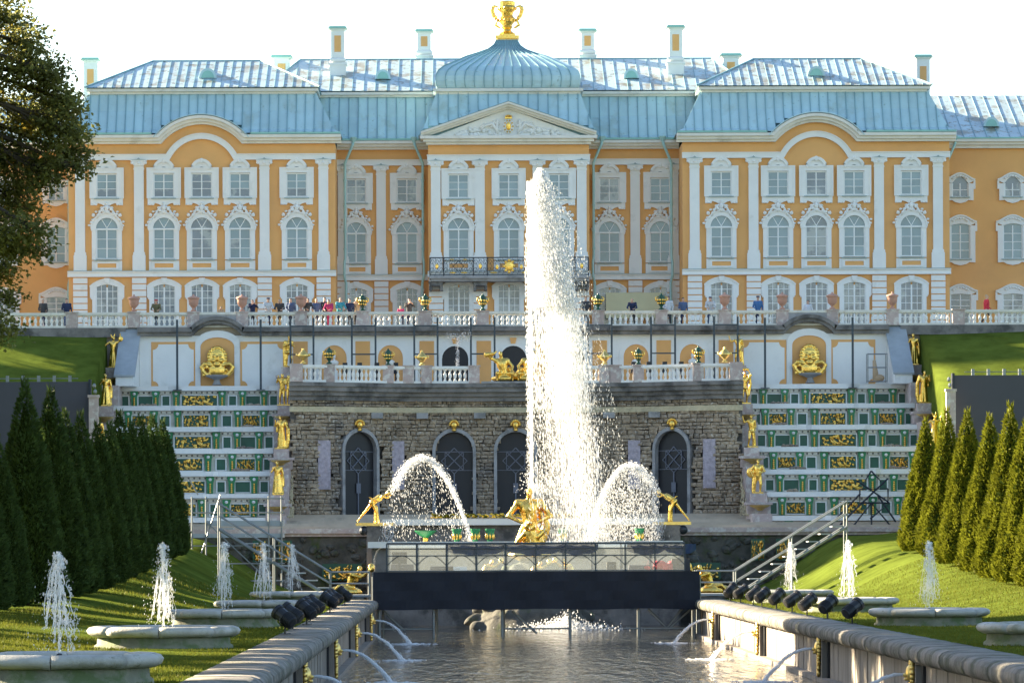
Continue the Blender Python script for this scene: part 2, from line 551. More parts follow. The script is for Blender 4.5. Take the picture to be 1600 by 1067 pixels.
def drape(mb, pts, r, n=9):
    """hanging cloth: a chain of swelling tubes"""
    for a, b in zip(pts[:-1], pts[1:]):
        mb.cap(a, b, r, r * 0.9, n)


def robe(mb, z0, z1, r0, r1, folds=7, cx=0, cy=0, sway=0.0):
    v, f = [], []
    n, k = 42, 6
    for j in range(k + 1):
        t = j / k
        r = r1 + (r0 - r1) * t ** 0.8
        for i in range(n):
            a = 2 * PI * i / n
            rr = r * (1 + (0.10 * t + 0.03) * math.sin(folds * a + 1.5 * t))
            v.append((cx + sway * t + rr * math.cos(a), cy + rr * 0.8 * math.sin(a), z1 + (z0 - z1) * t))
    for j in range(k):
        for i in range(n):
            a, b = j * n + i, j * n + (i + 1) % n
            f.append((a, a + n, b + n, b))
    f.append(tuple(range(n)))
    f.append(tuple(range((k + 1) * n - 1, k * n - 1, -1)))
    mb.add(v, f)


def plinth(mb, w=0.30, h=0.07):
    mb.box(-w, w, -w, w, -0.02, h)


STAT = {}
VX_ = 0.03


def make_statues():
    # 1 raised arms, holds a round tambourine up
    m = MB(); plinth(m); body(m, 1.05, ell=(-0.42, -0.05, 1.35), hal=(-0.52, -0.12, 1.12), elr=(0.40, 0, 1.55), har=(0.42, -0.05, 1.85), head=(0.04, -0.04, 1.70), knl=(-0.15, -0.10, 0.52), ftl=(-0.18, 0.02, 0.1))
    robe(m, 0.06, 1.0, 0.26, 0.16); m.ell((0.46, -0.06, 1.66), (0.15, 0.05, 0.17)); m.cap((-0.06, 0, 1.75), (-0.14, -0.02, 1.95), 0.05, 0.02); m.cap((0.06, 0, 1.78), (0.10, -0.02, 1.98), 0.05, 0.02)
    STAT['tambourine'] = m
    # 2 arms folded against the chest
    m = MB(); plinth(m); body(m, 1.1, hip=(0.05, 0, 0.94), ell=(-0.30, -0.06, 1.20), hal=(-0.02, -0.20, 1.34), elr=(0.30, -0.05, 1.18), har=(0.06, -0.20, 1.42), knr=(0.16, -0.10, 0.52), head=(0.05, -0.05, 1.68))
    drape(m, [(-0.22, 0.08, 1.4), (-0.24, 0.10, 0.9), (-0.20, 0.08, 0.3), (-0.18, 0.06, 0.1)], 0.10); m.ell((-0.05, -0.08, 0.86), (0.2, 0.12, 0.10))
    STAT['folded'] = m
    # 3 draped woman, hand to shoulder
    m = MB(); plinth(m); body(m, 1.05, ell=(-0.34, -0.04, 1.22), hal=(-0.18, -0.14, 1.45), elr=(0.30, 0, 1.15), har=(0.30, -0.14, 0.95), head=(-0.03, -0.04, 1.69), hip=(-0.04, 0, 0.95))
    robe(m, 0.06, 1.12, 0.30, 0.17, 8, sway=0.03); drape(m, [(0.22, 0.06, 1.45), (0.30, 0.08, 1.0), (0.31, 0.06, 0.5)], 0.085)
    STAT['robed'] = m
    # 4 nude youth, one arm bent up, weight on one leg
    m = MB(); plinth(m); body(m, 1.05, ell=(-0.42, -0.02, 1.38), hal=(-0.50, -0.08, 1.62), elr=(0.28, 0.04, 1.15), har=(0.20, -0.10, 0.98), hip=(0.04, 0, 0.95), knl=(-0.14, -0.12, 0.52), ftl=(-0.16, 0.06, 0.1))
    m.cap((0.22, 0.12, 0.06), (0.20, 0.10, 0.80), 0.11, 0.07); m.ell((0, -0.06, 0.9), (0.17, 0.12, 0.07))
    STAT['youth'] = m
    # 5 two figures close together (lifting group)
    m = MB(); m.box(-0.42, 0.42, -0.3, 0.3, -0.02, 0.07)
    body(m, 1.05, hip=(-0.15, 0, 0.94), chest=(-0.16, 0, 1.34), head=(-0.15, -0.03, 1.66), shl=(-0.36, 0, 1.45), shr=(0.02, 0, 1.45), ell=(-0.46, -0.08, 1.30), hal=(-0.36, -0.2, 1.58), elr=(0.1, -0.1, 1.2), har=(0.16, -0.15, 1.4), hpl=(-0.25, 0, 0.9), hpr=(-0.06, 0, 0.9), knl=(-0.28, -0.04, 0.5), knr=(-0.05, -0.08, 0.5), ftl=(-0.30, 0, 0.1), ftr=(-0.04, 0, 0.1))
    body(m, 0.95, hip=(0.22, 0.02, 0.92), chest=(0.22, 0.02, 1.28), head=(0.20, -0.03, 1.58), shl=(0.06, 0, 1.38), shr=(0.38, 0, 1.38), ell=(0.04, -0.1, 1.2), hal=(-0.05, -0.16, 1.3), elr=(0.46, 0.02, 1.2), har=(0.40, -0.1, 1.0), hpl=(0.14, 0, 0.88), hpr=(0.32, 0, 0.88), knl=(0.15, -0.06, 0.48), knr=(0.33, -0.02, 0.48), ftl=(0.14, 0, 0.1), ftr=(0.34, 0, 0.1))
    STAT['pair'] = m
    # 6 long cloaked figure with shield-like cloak
    m = MB(); plinth(m); body(m, 1.12, ell=(-0.36, -0.06, 1.25), hal=(-0.30, -0.16, 1.5), elr=(0.34, -0.02, 1.2), har=(0.42, -0.10, 0.95), head=(-0.06, -0.04, 1.7))
    robe(m, 0.07, 1.2, 0.22, 0.17, 6); drape(m, [(0.20, 0.10, 1.5), (0.34, 0.12, 1.1), (0.36, 0.10, 0.5), (0.30, 0.08, 0.12)], 0.12); drape(m, [(-0.2, 0.1, 1.5), (-0.28, 0.1, 1.0)], 0.1)
    STAT['cloaked'] = m
    # 7 strong man, cloak swung wide (lower right)
    m = MB(); plinth(m); body(m, 1.25, ell=(-0.36, -0.06, 1.2), hal=(-0.14, -0.22, 1.12), elr=(0.40, -0.02, 1.25), har=(0.30, -0.18, 1.02), knl=(-0.15, -0.08, 0.5), knr=(0.17, -0.02, 0.5), ftr=(0.2, 0.06, 0.1))
    m.ell((0.34, 0.05, 1.12), (0.30, 0.10, 0.30)); m.ell((0.1, 0.1, 1.2), (0.36, 0.12, 0.36)); m.cap((0.25, 0.1, 0.1), (0.25, 0.1, 0.8), 0.12, 0.1)
    STAT['strongman'] = m
    # 8 figure with arms overhead carrying a shell
    m = MB(); plinth(m); body(m, 1.1, ell=(-0.36, -0.02, 1.62), hal=(-0.18, -0.06, 1.88), elr=(0.38, -0.02, 1.60), har=(0.20, -0.06, 1.88), hip=(-0.05, 0, 0.95), knr=(0.14, -0.1, 0.5), head=(0, -0.05, 1.68))
    m.ell((0.0, 0, 1.95), (0.30, 0.14, 0.09)); drape(m, [(0.30, 0.06, 1.6), (0.34, 0.08, 1.1), (0.24, 0.06, 0.5)], 0.09); m.ell((0, -0.05, 0.9), (0.19, 0.13, 0.08))
    STAT['bearer'] = m
    # 9 leaning faun with one leg kicked back (facing +x)
    m = MB()
    body(m, 1.0, hip=(-0.10, 0, 1.0), chest=(0.28, 0, 1.22), head=(0.66, 0, 1.42), shl=(0.42, -0.17, 1.28), shr=(0.42, 0.17, 1.28), ell=(0.18, -0.30, 1.02), hal=(-0.12, -0.34, 1.18), elr=(0.66, 0.24, 1.20), har=(0.84, 0.20, 1.36), hpl=(-0.10, -0.09, 0.96), hpr=(-0.10, 0.09, 0.96), knl=(0.12, -0.08, 0.52), ftl=(0.10, -0.06, 0.08), knr=(-0.42, 0.08, 0.55), ftr=(-0.80, 0.08, 0.10))
    m.cap((0.12, 0.02, 0.02), (0.10, 0.02, 0.75), 0.14, 0.10); m.cap((0.70, 0, 1.40), (0.86, 0, 1.52), 0.04, 0.02); m.ell((-0.05, 0, 0.95), (0.17, 0.17, 0.10))
    STAT['faun'] = m
    # 10 crouching river nymph pouring an urn
    m = MB()
    body(m, 1.15, hip=(0, 0, 0.28), chest=(0.16, -0.04, 0.62), head=(0.40, -0.08, 0.92), shl=(0.12, -0.18, 0.74), shr=(0.34, 0.14, 0.74), ell=(0.42, -0.28, 0.66), hal=(0.70, -0.28, 0.86), elr=(0.58, 0.12, 0.7), har=(0.78, -0.05, 0.92), hpl=(0, -0.12, 0.26), hpr=(0.02, 0.10, 0.26), knl=(-0.36, -0.22, 0.36), ftl=(-0.66, -0.18, 0.08), knr=(-0.4, 0.12, 0.30), ftr=(-0.75, 0.10, 0.08))
    m.ell((-0.05, 0, 0.16), (0.55, 0.34, 0.2)); m.ell((0.82, -0.14, 0.98), (0.14, 0.12, 0.16)); drape(m, [(-0.2, 0, 0.3), (-0.5, 0.05, 0.2), (-0.75, 0.05, 0.14)], 0.16)
    STAT['nymph'] = m
    # 11 wrestling hero: broad man, elbows out, both hands low on the beast's jaws, lion rearing before him
    m = MB()
    body(m, 1.45, hip=(0, 0, 0.98), chest=(0, 0, 1.36), head=(0, -0.06, 1.80), shl=(-0.30, 0, 1.52), shr=(0.30, 0, 1.52), ell=(-0.56, -0.05, 1.18), hal=(-0.16, -0.30, 0.98), elr=(0.56, -0.05, 1.18), har=(0.18, -0.30, 1.0), knl=(-0.30, -0.12, 0.52), ftl=(-0.34, 0.02, 0.10), knr=(0.30, -0.10, 0.5), ftr=(0.36, 0.05, 0.1))
    m.ell((0.02, -0.32, 0.90), (0.20, 0.20, 0.22)); m.cap((0.02, -0.28, 0.72), (0.08, -0.22, 0.2), 0.22, 0.26); m.ell((0.02, -0.46, 1.0), (0.09, 0.10, 0.07)); m.ell((0.02, -0.44, 0.84), (0.07, 0.09, 0.05))
    m.cap((-0.12, -0.36, 0.7), (-0.36, -0.30, 0.45), 0.09, 0.06); m.cap((0.2, -0.36, 0.62), (0.42, -0.3, 0.82), 0.09, 0.07); drape(m, [(0.2, 0.16, 1.5), (0.46, 0.14, 0.9), (0.3, 0.12, 0.4)], 0.13); m.ell((0, 0, 0.14), (0.6, 0.45, 0.18))
    STAT['hero'] = m
    # 12 tritons blowing shells (mirrored pair is two things); seated with tail
    m = MB()
    body(m, 1.35, hip=(0, 0, 0.32), chest=(-0.10, -0.02, 0.72), head=(-0.16, -0.06, 1.12), shl=(-0.34, -0.02, 0.86), shr=(0.14, 0, 0.86), ell=(-0.62, -0.10, 0.98), hal=(-0.40, -0.16, 1.18), elr=(0.36, -0.05, 0.62), har=(0.30, -0.2, 0.36), hpl=(-0.12, 0, 0.3), hpr=(0.12, 0, 0.3), knl=(-0.30, -0.30, 0.34), ftl=(-0.30, -0.20, 0.08), knr=(0.32, -0.28, 0.32), ftr=(0.36, -0.2, 0.08))
    m.cap((-0.42, -0.18, 1.16), (-0.78, -0.14, 1.10), 0.05, 0.12); m.ell((0, 0.05, 0.12), (0.6, 0.35, 0.16)); drape(m, [(0.2, 0.1, 0.3), (0.55, 0.1, 0.25), (0.72, 0.08, 0.5)], 0.13)
    STAT['triton'] = m
    out = {}
    for k, m in STAT.items():
        out[k] = remeshed(m, 0.027 if k not in ('hero',) else 0.026, 'gold', 'statue_' + k, 2, 0.4)
    return out


STATM = make_statues()

# --- people: standing, leaning on the rail, photographing; clothing by height on one continuous body
PPL = {}


def person_mesh(kind, top, legs, hair='hair_dark', hat=None, top2=None):
    key = (kind, top, legs, hair, hat)
    if key in PPL:
        return PPL[key]
    m = MB()
    kw = dict(bulk=1.12, finger=True)
    if kind == 'lean':
        body(m, chest=(0, -0.10, 1.30), head=(0, -0.24, 1.60), shl=(-0.2, -0.14, 1.41), shr=(0.2, -0.14, 1.41), ell=(-0.30, -0.30, 1.14), hal=(-0.16, -0.48, 1.06), elr=(0.30, -0.30, 1.14), har=(0.14, -0.48, 1.06), **kw)
    elif kind == 'photo':
        body(m, ell=(-0.32, -0.14, 1.28), hal=(-0.08, -0.30, 1.52), elr=(0.32, -0.14, 1.28), har=(0.08, -0.30, 1.52), head=(0, -0.06, 1.66), **kw)
        m.box(-0.05, 0.05, -0.40, -0.33, 1.50, 1.58)
    elif kind == 'walk':
        body(m, knl=(-0.10, -0.22, 0.52), ftl=(-0.10, -0.26, 0.10), knr=(0.10, 0.06, 0.5), ftr=(0.10, 0.32, 0.14), ell=(-0.26, 0.16, 1.18), hal=(-0.25, 0.10, 0.93), elr=(0.26, -0.12, 1.18), har=(0.24, -0.32, 1.02), **kw)
    else:
        body(m, ell=(-0.30, -0.02, 1.18), hal=(-0.16, -0.20, 1.10), elr=(0.28, 0.03, 1.16), har=(0.26, -0.06, 0.92), **kw)
    if hat:
        m.ell((0, -0.02 if kind != 'lean' else -0.24, 1.79 if kind != 'lean' else 1.70), (0.13, 0.15, 0.05))
    me = remeshed(m, 0.03, 'skin_tone', 'person_' + kind, 1, 0.4)
    me.materials.clear()
    for q in ('skin_tone', 'cloth_' + top, 'cloth_' + legs, hair, ('cloth_' + hat) if hat else hair, 'hair_dark'):
        me.materials.append(M[q])
    hz = 1.60 if kind == 'lean' else 1.67
    hy = -0.24 if kind == 'lean' else -0.03
    for p in me.polygons:
        x, y, z = p.center
        head_d = math.hypot(x, y - hy) < 0.16 and z > hz - 0.14
        if head_d:
            if hat and z > hz + 0.07:
                i = 4
            else:
                i = 3 if (y > hy + 0.0 and z > hz - 0.06) or z > hz + 0.07 else 0
        elif z < 0.10:
            i = 5
        elif z < 0.93 and abs(x) < 0.22:
            i = 2
        else:
            far = kind in ('lean',) and y < -0.45 or kind == 'photo' and y < -0.28 and z > 1.4 or kind in ('stand', 'walk') and abs(x) > 0.19 and z < 0.97
            i = 0 if far else 1
        p.material_index = i
    PPL[key] = me
    return me
# ------------------------------------------------------------------ the palace
PAL_Y, TER = 277.0, 15.0
palace = thing('palace', 'long ochre and white palace with pale blue mansard roofs above the cascade', 'palace', (0, PAL_Y, TER))
BLK = 18.99                                    # centre of each end block
YB, YM, YC, YW = 0.0, 4.6, 1.3, 5.0            # facade planes: end blocks, links, centre, wings


def wall_box(x0, x1, y0, y1, z0, z1, name='wall', m='ochre', parent=None):
    return MB().box(x0, x1, y0, y1, z0, z1).build(name, m, parent or palace)


# ---- window templates
def tmpl_upper():
    fr = MB()
    Y0, Y1 = -0.17, 0.03
    fr.box(-1.0, -0.64, Y0, Y1, 8.86, 10.69)
    fr.box(0.64, 1.0, Y0, Y1, 8.86, 10.69)
    fr.box(-0.64, 0.64, Y0, Y1, 10.40, 10.69)
    fr.prism([(-1.0, 8.86), (-1.0, 8.42), (-0.62, 8.42), (-0.55, 8.56), (-0.34, 8.50), (-0.16, 8.40), (0, 8.44), (0.16, 8.40), (0.34, 8.50), (0.55, 8.56), (0.62, 8.42), (1.0, 8.42), (1.0, 8.86)][::-1], Y0, Y1)
    for x in (-0.92, -0.74, 0.74, 0.92):
        fr.ell((x, -0.17, 8.47), (0.06, 0.06, 0.05), 6, 4)
    for o in (0.0, 0.07):                       # raised fillet round the frame
        fr.ring([(-1.06 + o, 8.84), (1.06 - o, 8.84), (1.06 - o, 10.74 - o), (-1.06 + o, 10.74 - o)], [(-0.98 + o, 8.88), (0.98 - o, 8.88), (0.98 - o, 10.66 - o), (-0.98 + o, 10.66 - o)], Y0 - 0.05 + o * 0.4, Y0 + 0.01)
    pa = [(-0.62, 10.69)] + arc(0, 10.60, 0.52, PI * 0.98, PI * 0.02, 12) + [(0.62, 10.69)]
    fr.ribbon(pa, -0.02, 0.16, Y0 - 0.08, Y1)
    # lunette field with its small half-round light left open
    oi = [(0.5 * math.cos(PI * i / 10), 10.62 + 0.5 * math.sin(PI * i / 10)) for i in range(11)]
    ii = [(0.27 * math.cos(PI * i / 10), 10.55 + 0.24 * math.sin(PI * i / 10)) for i in range(11)]
    fr.ring(oi, ii, Y0 + 0.02, Y1, closed=False)
    fr.ell((0, -0.22, 11.20), (0.13, 0.08, 0.12), 6, 5)
    fr.box(-0.07, 0.07, Y0 - 0.1, 0, 11.02, 11.2)
    sa = MB()
    for x in (-0.64, -0.035, 0.57):
        sa.box(x, x + 0.07, -0.08, -0.002, 8.90, 10.38)
    for z in (8.90, 10.31):
        sa.box(-0.57, -0.035, -0.078, -0.002, z, z + 0.07)
        sa.box(0.035, 0.57, -0.078, -0.002, z, z + 0.07)
    for z in (9.42, 9.86):
        sa.box(-0.57, -0.035, -0.07, -0.002, z, z + 0.035)
        sa.box(0.035, 0.57, -0.07, -0.002, z, z + 0.035)
    pn = []
    for c in (-1, 1):
        for z0, z1 in ((8.97, 9.42), (9.455, 9.86), (9.895, 10.31)):
            a, b = (-0.57, -0.035) if c < 0 else (0.035, 0.57)
            pn.append(MB().box(a, b, -0.045, 0.0, z0, z1))
    pn.append(MB().prism([(0.27 * math.cos(PI * i / 8), 10.55 + 0.24 * math.sin(PI * i / 8)) for i in range(9)], -0.05, 0.0))
    sl = MB().box(-0.76, 0.76, -0.27, 0.02, 8.80, 8.86)
    return fr, sa, pn, sl, None


def tmpl_arched():
    fr = MB()
    Y0, Y1 = -0.17, 0.03
    fr.box(-0.93, -0.67, Y0, Y1, 5.06, 6.97)
    fr.box(0.67, 0.93, Y0, Y1, 5.06, 6.97)
    fr.box(-0.98, -0.64, Y0 - 0.04, Y1, 6.86, 6.97)
    fr.box(0.64, 0.98, Y0 - 0.04, Y1, 6.86, 6.97)
    n = 14
    oi = [(0.93 * math.cos(PI * i / n), 6.97 + 0.95 * math.sin(PI * i / n)) for i in range(n + 1)]
    ii = [(0.67 * math.cos(PI * i / n), 6.97 + 0.68 * math.sin(PI * i / n)) for i in range(n + 1)]
    fr.ring(oi, ii, Y0, Y1, closed=False)
    fr.ring([(x * 1.09, 6.97 + (z - 6.97) * 1.08) for x, z in oi], oi, Y0 - 0.07, Y1, closed=False)
    # apron with its inset panel frame
    fr.box(-0.93, 0.93, Y0 + 0.04, Y1, 4.36, 5.0)
    fr.ring([(-0.74, 4.46), (0.74, 4.46), (0.74, 4.93), (-0.74, 4.93)], [(-0.58, 4.56), (0.58, 4.56), (0.58, 4.83), (-0.58, 4.83)], Y0 - 0.03, Y0 + 0.05)
    fr.box(-0.58, 0.58, Y0 + 0.02, Y0 + 0.045, 4.56, 4.83, 1)
    orn = MB()
    rnd = random.Random(4)
    for i in range(15):                          # rocaille scrolls round the arch head
        t = PI * (0.06 + 0.88 * i / 14)
        k = 1.06 + 0.10 * math.sin(i * 2.4) + 0.08 * math.sin(t)
        orn.ell((0.95 * k * math.cos(t), -0.20, 6.97 + 0.98 * k * math.sin(t)), (0.07 + rnd.random() * 0.07, 0.09, 0.07 + rnd.random() * 0.06), 6, 4)
    for s in (-1, 1):
        sp = [(s * (0.1 + 0.16 * j ** 0.8), -0.2, 8.36 - 0.10 * j - 0.02 * j * j) for j in range(5)]
        orn.tube(sp, [0.05, 0.08, 0.07, 0.08, 0.04], 5)
        orn.tube([(s * (0.30 + 0.10 * math.cos(a)), -0.21, 8.22 + 0.10 * math.sin(a)) for a in [j * PI / 3.5 for j in range(7)]], 0.04, 5)
        orn.ell((s * 0.66, -0.2, 8.02), (0.10, 0.08, 0.07), 6, 4)
        orn.ell((s * 0.84, -0.2, 7.84), (0.08, 0.08, 0.10), 6, 4)
    orn.ell((0, -0.22, 8.25), (0.14, 0.11, 0.20), 8, 6)
    orn.ell((0, -0.2, 8.50), (0.10, 0.08, 0.10), 6, 4)
    orn.ell((0, -0.2, 8.02), (0.22, 0.09, 0.10), 8, 5)
    sa = MB()
    for x in (-0.67, -0.04, 0.59):
        sa.box(x, x + 0.08, -0.08, -0.002, 5.10, 6.90)
    sa.box(-0.67, 0.67, -0.11, -0.002, 6.90, 7.0)
    for z in (5.10,):
        sa.box(-0.59, -0.04, -0.078, -0.002, z, z + 0.07)
        sa.box(0.04, 0.59, -0.078, -0.002, z, z + 0.07)
    for z in (5.74, 6.32):
        sa.box(-0.59, -0.04, -0.07, -0.002, z, z + 0.035)
        sa.box(0.04, 0.59, -0.07, -0.002, z, z + 0.035)
    for a in (PI * 0.34, PI * 0.66):
        p0, p1 = Vector((0, -0.05, 7.02)), Vector((0.66 * math.cos(a), -0.05, 6.97 + 0.67 * math.sin(a)))
        sa.tube([p0, p1], 0.03, 4)
    pn = []
    for a, b in ((-0.59, -0.04), (0.04, 0.59)):
        for z0, z1 in ((5.17, 5.74), (5.775, 6.32), (6.355, 6.90)):
            pn.append(MB().box(a, b, -0.045, 0, z0, z1))
    for a0, a1 in ((0.0, 0.34), (0.34, 0.66), (0.66, 1.0)):
        pn.append(MB().prism([(0, 7.0)] + [(0.67 * math.cos(PI * (a0 + (a1 - a0) * i / 5)), 7.0 + 0.65 * math.sin(PI * (a0 + (a1 - a0) * i / 5))) for i in range(6)], -0.045, 0))
    sl = MB().box(-0.78, 0.78, -0.28, 0.02, 5.0, 5.06)
    return fr, sa, pn, sl, orn


def tmpl_ground():
    fr = MB()
    Y0, Y1 = -0.15, 0.03
    hw, ow = 0.70, 0.92
    fr.box(-ow, -hw, Y0, Y1, 0, 3.36)
    fr.box(hw, ow, Y0, Y1, 0, 3.36)
    for s in (-1, 1):                            # ears
        fr.box(min(s * ow, s * 1.06), max(s * ow, s * 1.06), Y0, Y1, 2.72, 3.36)
        fr.box(min(s * ow, s * 1.0), max(s * ow, s * 1.0), Y0, Y1, 2.62, 2.72)
    n = 10
    oo = [(-1.06 + 2.12 * i / n, 3.36 + 0.46 * math.sin(PI * i / n) ** 0.8) for i in range(n + 1)]
    ii = [(-hw + 2 * hw * i / n, 3.36 + 0.17 * math.sin(PI * i / n)) for i in range(n + 1)]
    fr.ring(oo, ii, Y0, Y1, closed=False)
    fr.ring([(x * 1.03, z + 0.08) for x, z in oo], oo, Y0 - 0.05, Y1, closed=False)
    fr.prism([(-0.13, 3.62), (0.13, 3.62), (0.18, 3.93), (-0.18, 3.93)], Y0 - 0.1, Y1)
    sa = MB()
    for x, w in ((-hw, 0.07), (-0.05, 0.10), (hw - 0.07, 0.07)):
        sa.box(x, x + w, -0.08, -0.002, 0.4, 3.36)
    for x in (-0.35, 0.35):
        sa.box(x - 0.018, x + 0.018, -0.07, -0.002, 0.4, 3.5)
    for z in (0.9, 1.34, 1.78, 2.22, 2.66, 3.10):
        sa.box(-hw + 0.07, hw - 0.07, -0.066, -0.002, z, z + 0.035)
    pn = [MB()]
    xs = [(-hw + 0.07, -0.37), (-0.33, -0.05), (0.05, 0.33), (0.37, hw - 0.07)]
    zs = [0.5, 0.9, 1.34, 1.78, 2.22, 2.66, 3.10]
    for a, b in xs:
        for z0, z1 in zip(zs[:-1], zs[1:]):
            pn[0].box(a, b, -0.045, 0, z0 + 0.035, z1)
        pn[0].prism([(a, 3.135), (b, 3.135), (b, 3.36 + 0.165 * math.sin(PI * (b + hw) / (2 * hw))), (a, 3.36 + 0.165 * math.sin(PI * (a + hw) / (2 * hw)))], -0.045, 0)
    sl = MB().box(-0.8, 0.8, -0.25, 0.02, 0.3, 0.4)
    return fr, sa, pn, sl, None


def tmpl_wing(z0, z1, hw, arch, rows):
    """wing windows: eared frame, wavy apron, curved hood"""
    fr = MB()
    Y0, Y1 = -0.16, 0.03
    ow = hw + 0.32
    fr.box(-ow, -hw, Y0, Y1, z0, z1)
    fr.box(hw, ow, Y0, Y1, z0, z1)
    n = 12
    oo = [(-(ow + 0.08) + 2 * (ow + 0.08) * i / n, z1 + 0.18 + 0.42 * math.sin(PI * i / n) ** 1.5) for i in range(n + 1)]
    ii = [(-hw + 2 * hw * i / n, z1 + arch * math.sin(PI * i / n)) for i in range(n + 1)]
    fr.ring(oo, ii, Y0, Y1, closed=False)
    fr.ring([(x * 1.04, z + 0.09) for x, z in oo], oo, Y0 - 0.08, Y1, closed=False)
    for s in (-1, 1):
        fr.box(min(s * ow, s * (ow + .12)), max(s * ow, s * (ow + .12)), Y0, Y1, z1 - 0.35, z1 + 0.18)
    fr.prism([(-ow, z0), (-ow, z0 - 0.22), (-ow * .6, z0 - 0.2), (-ow * .4, z0 - 0.32), (0, z0 - 0.4), (ow * .4, z0 - 0.32), (ow * .6, z0 - 0.2), (ow, z0 - 0.22), (ow, z0)][::-1], Y0, Y1)
    for i in range(7):
        t = PI * (0.15 + 0.7 * i / 6)
        fr.ell((0.5 * math.cos(t), -0.2, z1 + 0.2 + 0.26 * math.sin(t)), (0.09, 0.06, 0.07), 6, 4)
    sa = MB()
    for x in (-hw, -0.04, hw - 0.07):
        sa.box(x, x + 0.075, -0.08, -0.002, z0, z1)
    pn = []
    h = (z1 - z0) / rows
    for r in range(rows):
        sa.box(-hw + 0.075, hw - 0.07, -0.066, -0.002, z0 + r * h, z0 + r * h + 0.045)
        for a, b in ((-hw + 0.075, -0.04), (0.035, hw - 0.07)):
            pn.append(MB().box(a, b, -0.045, 0, z0 + r * h + 0.045, z0 + (r + 1) * h))
    pn.append(MB().prism([(-hw, z1)] + [(x, max(z, z1 + 0.02)) for x, z in ii][:] + [(hw, z1)], -0.045, 0) if arch > 0.05 else MB().box(-hw, hw, -0.045, 0, z1, z1 + 0.03))
    sl = MB().box(-hw - 0.1, hw + 0.1, -0.26, 0.02, z0 - 0.06, z0)
    return fr, sa, pn, sl, None


def mesh_set(t, gl, frm=('plaster', 'ochre')):
    fr, sa, pn, sl, orn = t
    return dict(fr=fr.mesh('window', list(frm)), sa=sa.mesh('sash', 'sash'), pn=[{g: p.mesh('pane', g) for g in gl} for p in pn], sl=sl.mesh('sill', 'lead'), orn=orn.mesh('ornament', 'plaster', True) if orn else None)


GL = ('glass_pale', 'glass_dark')
T_UP, T_AR, T_GR = (mesh_set(t, GL) for t in (tmpl_upper(), tmpl_arched(), tmpl_ground()))
T_W3 = mesh_set(tmpl_wing(9.15, 10.0, 0.52, 0.42, 2), GL)
T_W2 = mesh_set(tmpl_wing(5.25, 7.35, 0.62, 0.12, 4), GL)
T_W1 = mesh_set(tmpl_wing(1.2, 3.0, 0.66, 0.06, 5), GL)


def window(t, x, y, glass, dark_rows=()):
    w = link('window', t['fr'], palace, (x, y, 0))
    link('sash', t['sa'], w)
    link('sill', t['sl'], w)
    for i, p in enumerate(t['pn']):
        o = link('pane', p['glass_dark' if i in dark_rows else glass], w)
        if len(t['pn']) == 1:
            o['kind'] = 'stuff'
    if t['orn']:
        link('ornament', t['orn'], w)
    return w


# ---- body walls
for s in (-1, 1):
    wall_box(s * BLK - 8.25, s * BLK + 8.25, YB, 14, 0, 12.2)
    a, b = sorted((s * 5.0, s * (BLK - 8.25)))
    wall_box(a, b, YM, 14, 0, 12.2)
    a, b = sorted((s * (BLK + 8.25), s * 46))
    wall_box(a, b, YW, 15, 0, 12.2)
wall_box(-5.0, 5.0, YC, 14, 0, 12.2)


def band(x0, x1, y, z0, z1, proj, m='plaster', name='cornice', ends=True):
    return MB().box(x0, x1, y - proj, y + 0.02, z0, z1).build(name, m, palace)


PIL_W = 0.29
pil = MB()
pil.box(-0.30, 0.30, -0.20, 0.02, 5.52, 10.86)
pil.box(-0.40, 0.40, -0.28, 0.02, 4.36, 5.34)
pil.box(-0.36, 0.36, -0.25, 0.02, 5.34, 5.52)
pil_me = pil.mesh('pilaster', 'plaster')
cap_ = MB()
cap_.box(-0.33, 0.33, -0.23, 0.02, 10.62, 10.70)
cap_.prism([(-0.30, 10.86), (0.30, 10.86), (0.48, 11.12), (-0.48, 11.12)], -0.30, 0.02)
cap_.box(-0.50, 0.50, -0.34, 0.02, 11.12, 11.20)
for s in (-1, 1):
    cap_.ell((s * 0.40, -0.30, 11.02), (0.11, 0.08, 0.10), 8, 6)
cap_.ell((0, -0.30, 11.02), (0.13, 0.07, 0.10), 8, 6)
cap_me = cap_.mesh('capital', 'plaster')
lead_me = MB().prism([(-0.52, 11.2), (0.52, 11.2), (0.1, 11.25), (0, 11.34), (-0.1, 11.25)], -0.36, -0.30).mesh('flashing', 'lead')
pier_g = MB()
pier_g.box(-0.42, 0.42, -0.12, 0.02, 0, 4.0, 1)
for k in range(10):
    pier_g.box(-0.44, 0.44, -0.22, -0.1, k * 0.40, k * 0.40 + 0.335)
pier_me = pier_g.mesh('rusticated_pier', ['plaster', 'ochre'])


def pilaster(x, y):
    p = link('pilaster', pil_me, palace, (x, y, 0))
    link('capital', cap_me, p)
    link('flashing', lead_me, p)
    link('rusticated_pier', pier_me, palace, (x, y, 0))


def sill_course(x0, x1, y):
    MB().box(x0, x1, y - 0.32, y + 0.02, 4.0, 4.10).box(x0, x1, y - 0.26, y + 0.02, 4.10, 4.28).box(x0, x1, y - 0.36, y + 0.02, 4.28, 4.34).build('string_course', 'plaster', palace)
    MB().box(x0, x1, y - 0.38, y + 0.02, 4.343, 4.375).build('flashing', 'lead', palace)


rnd = random.Random(21)
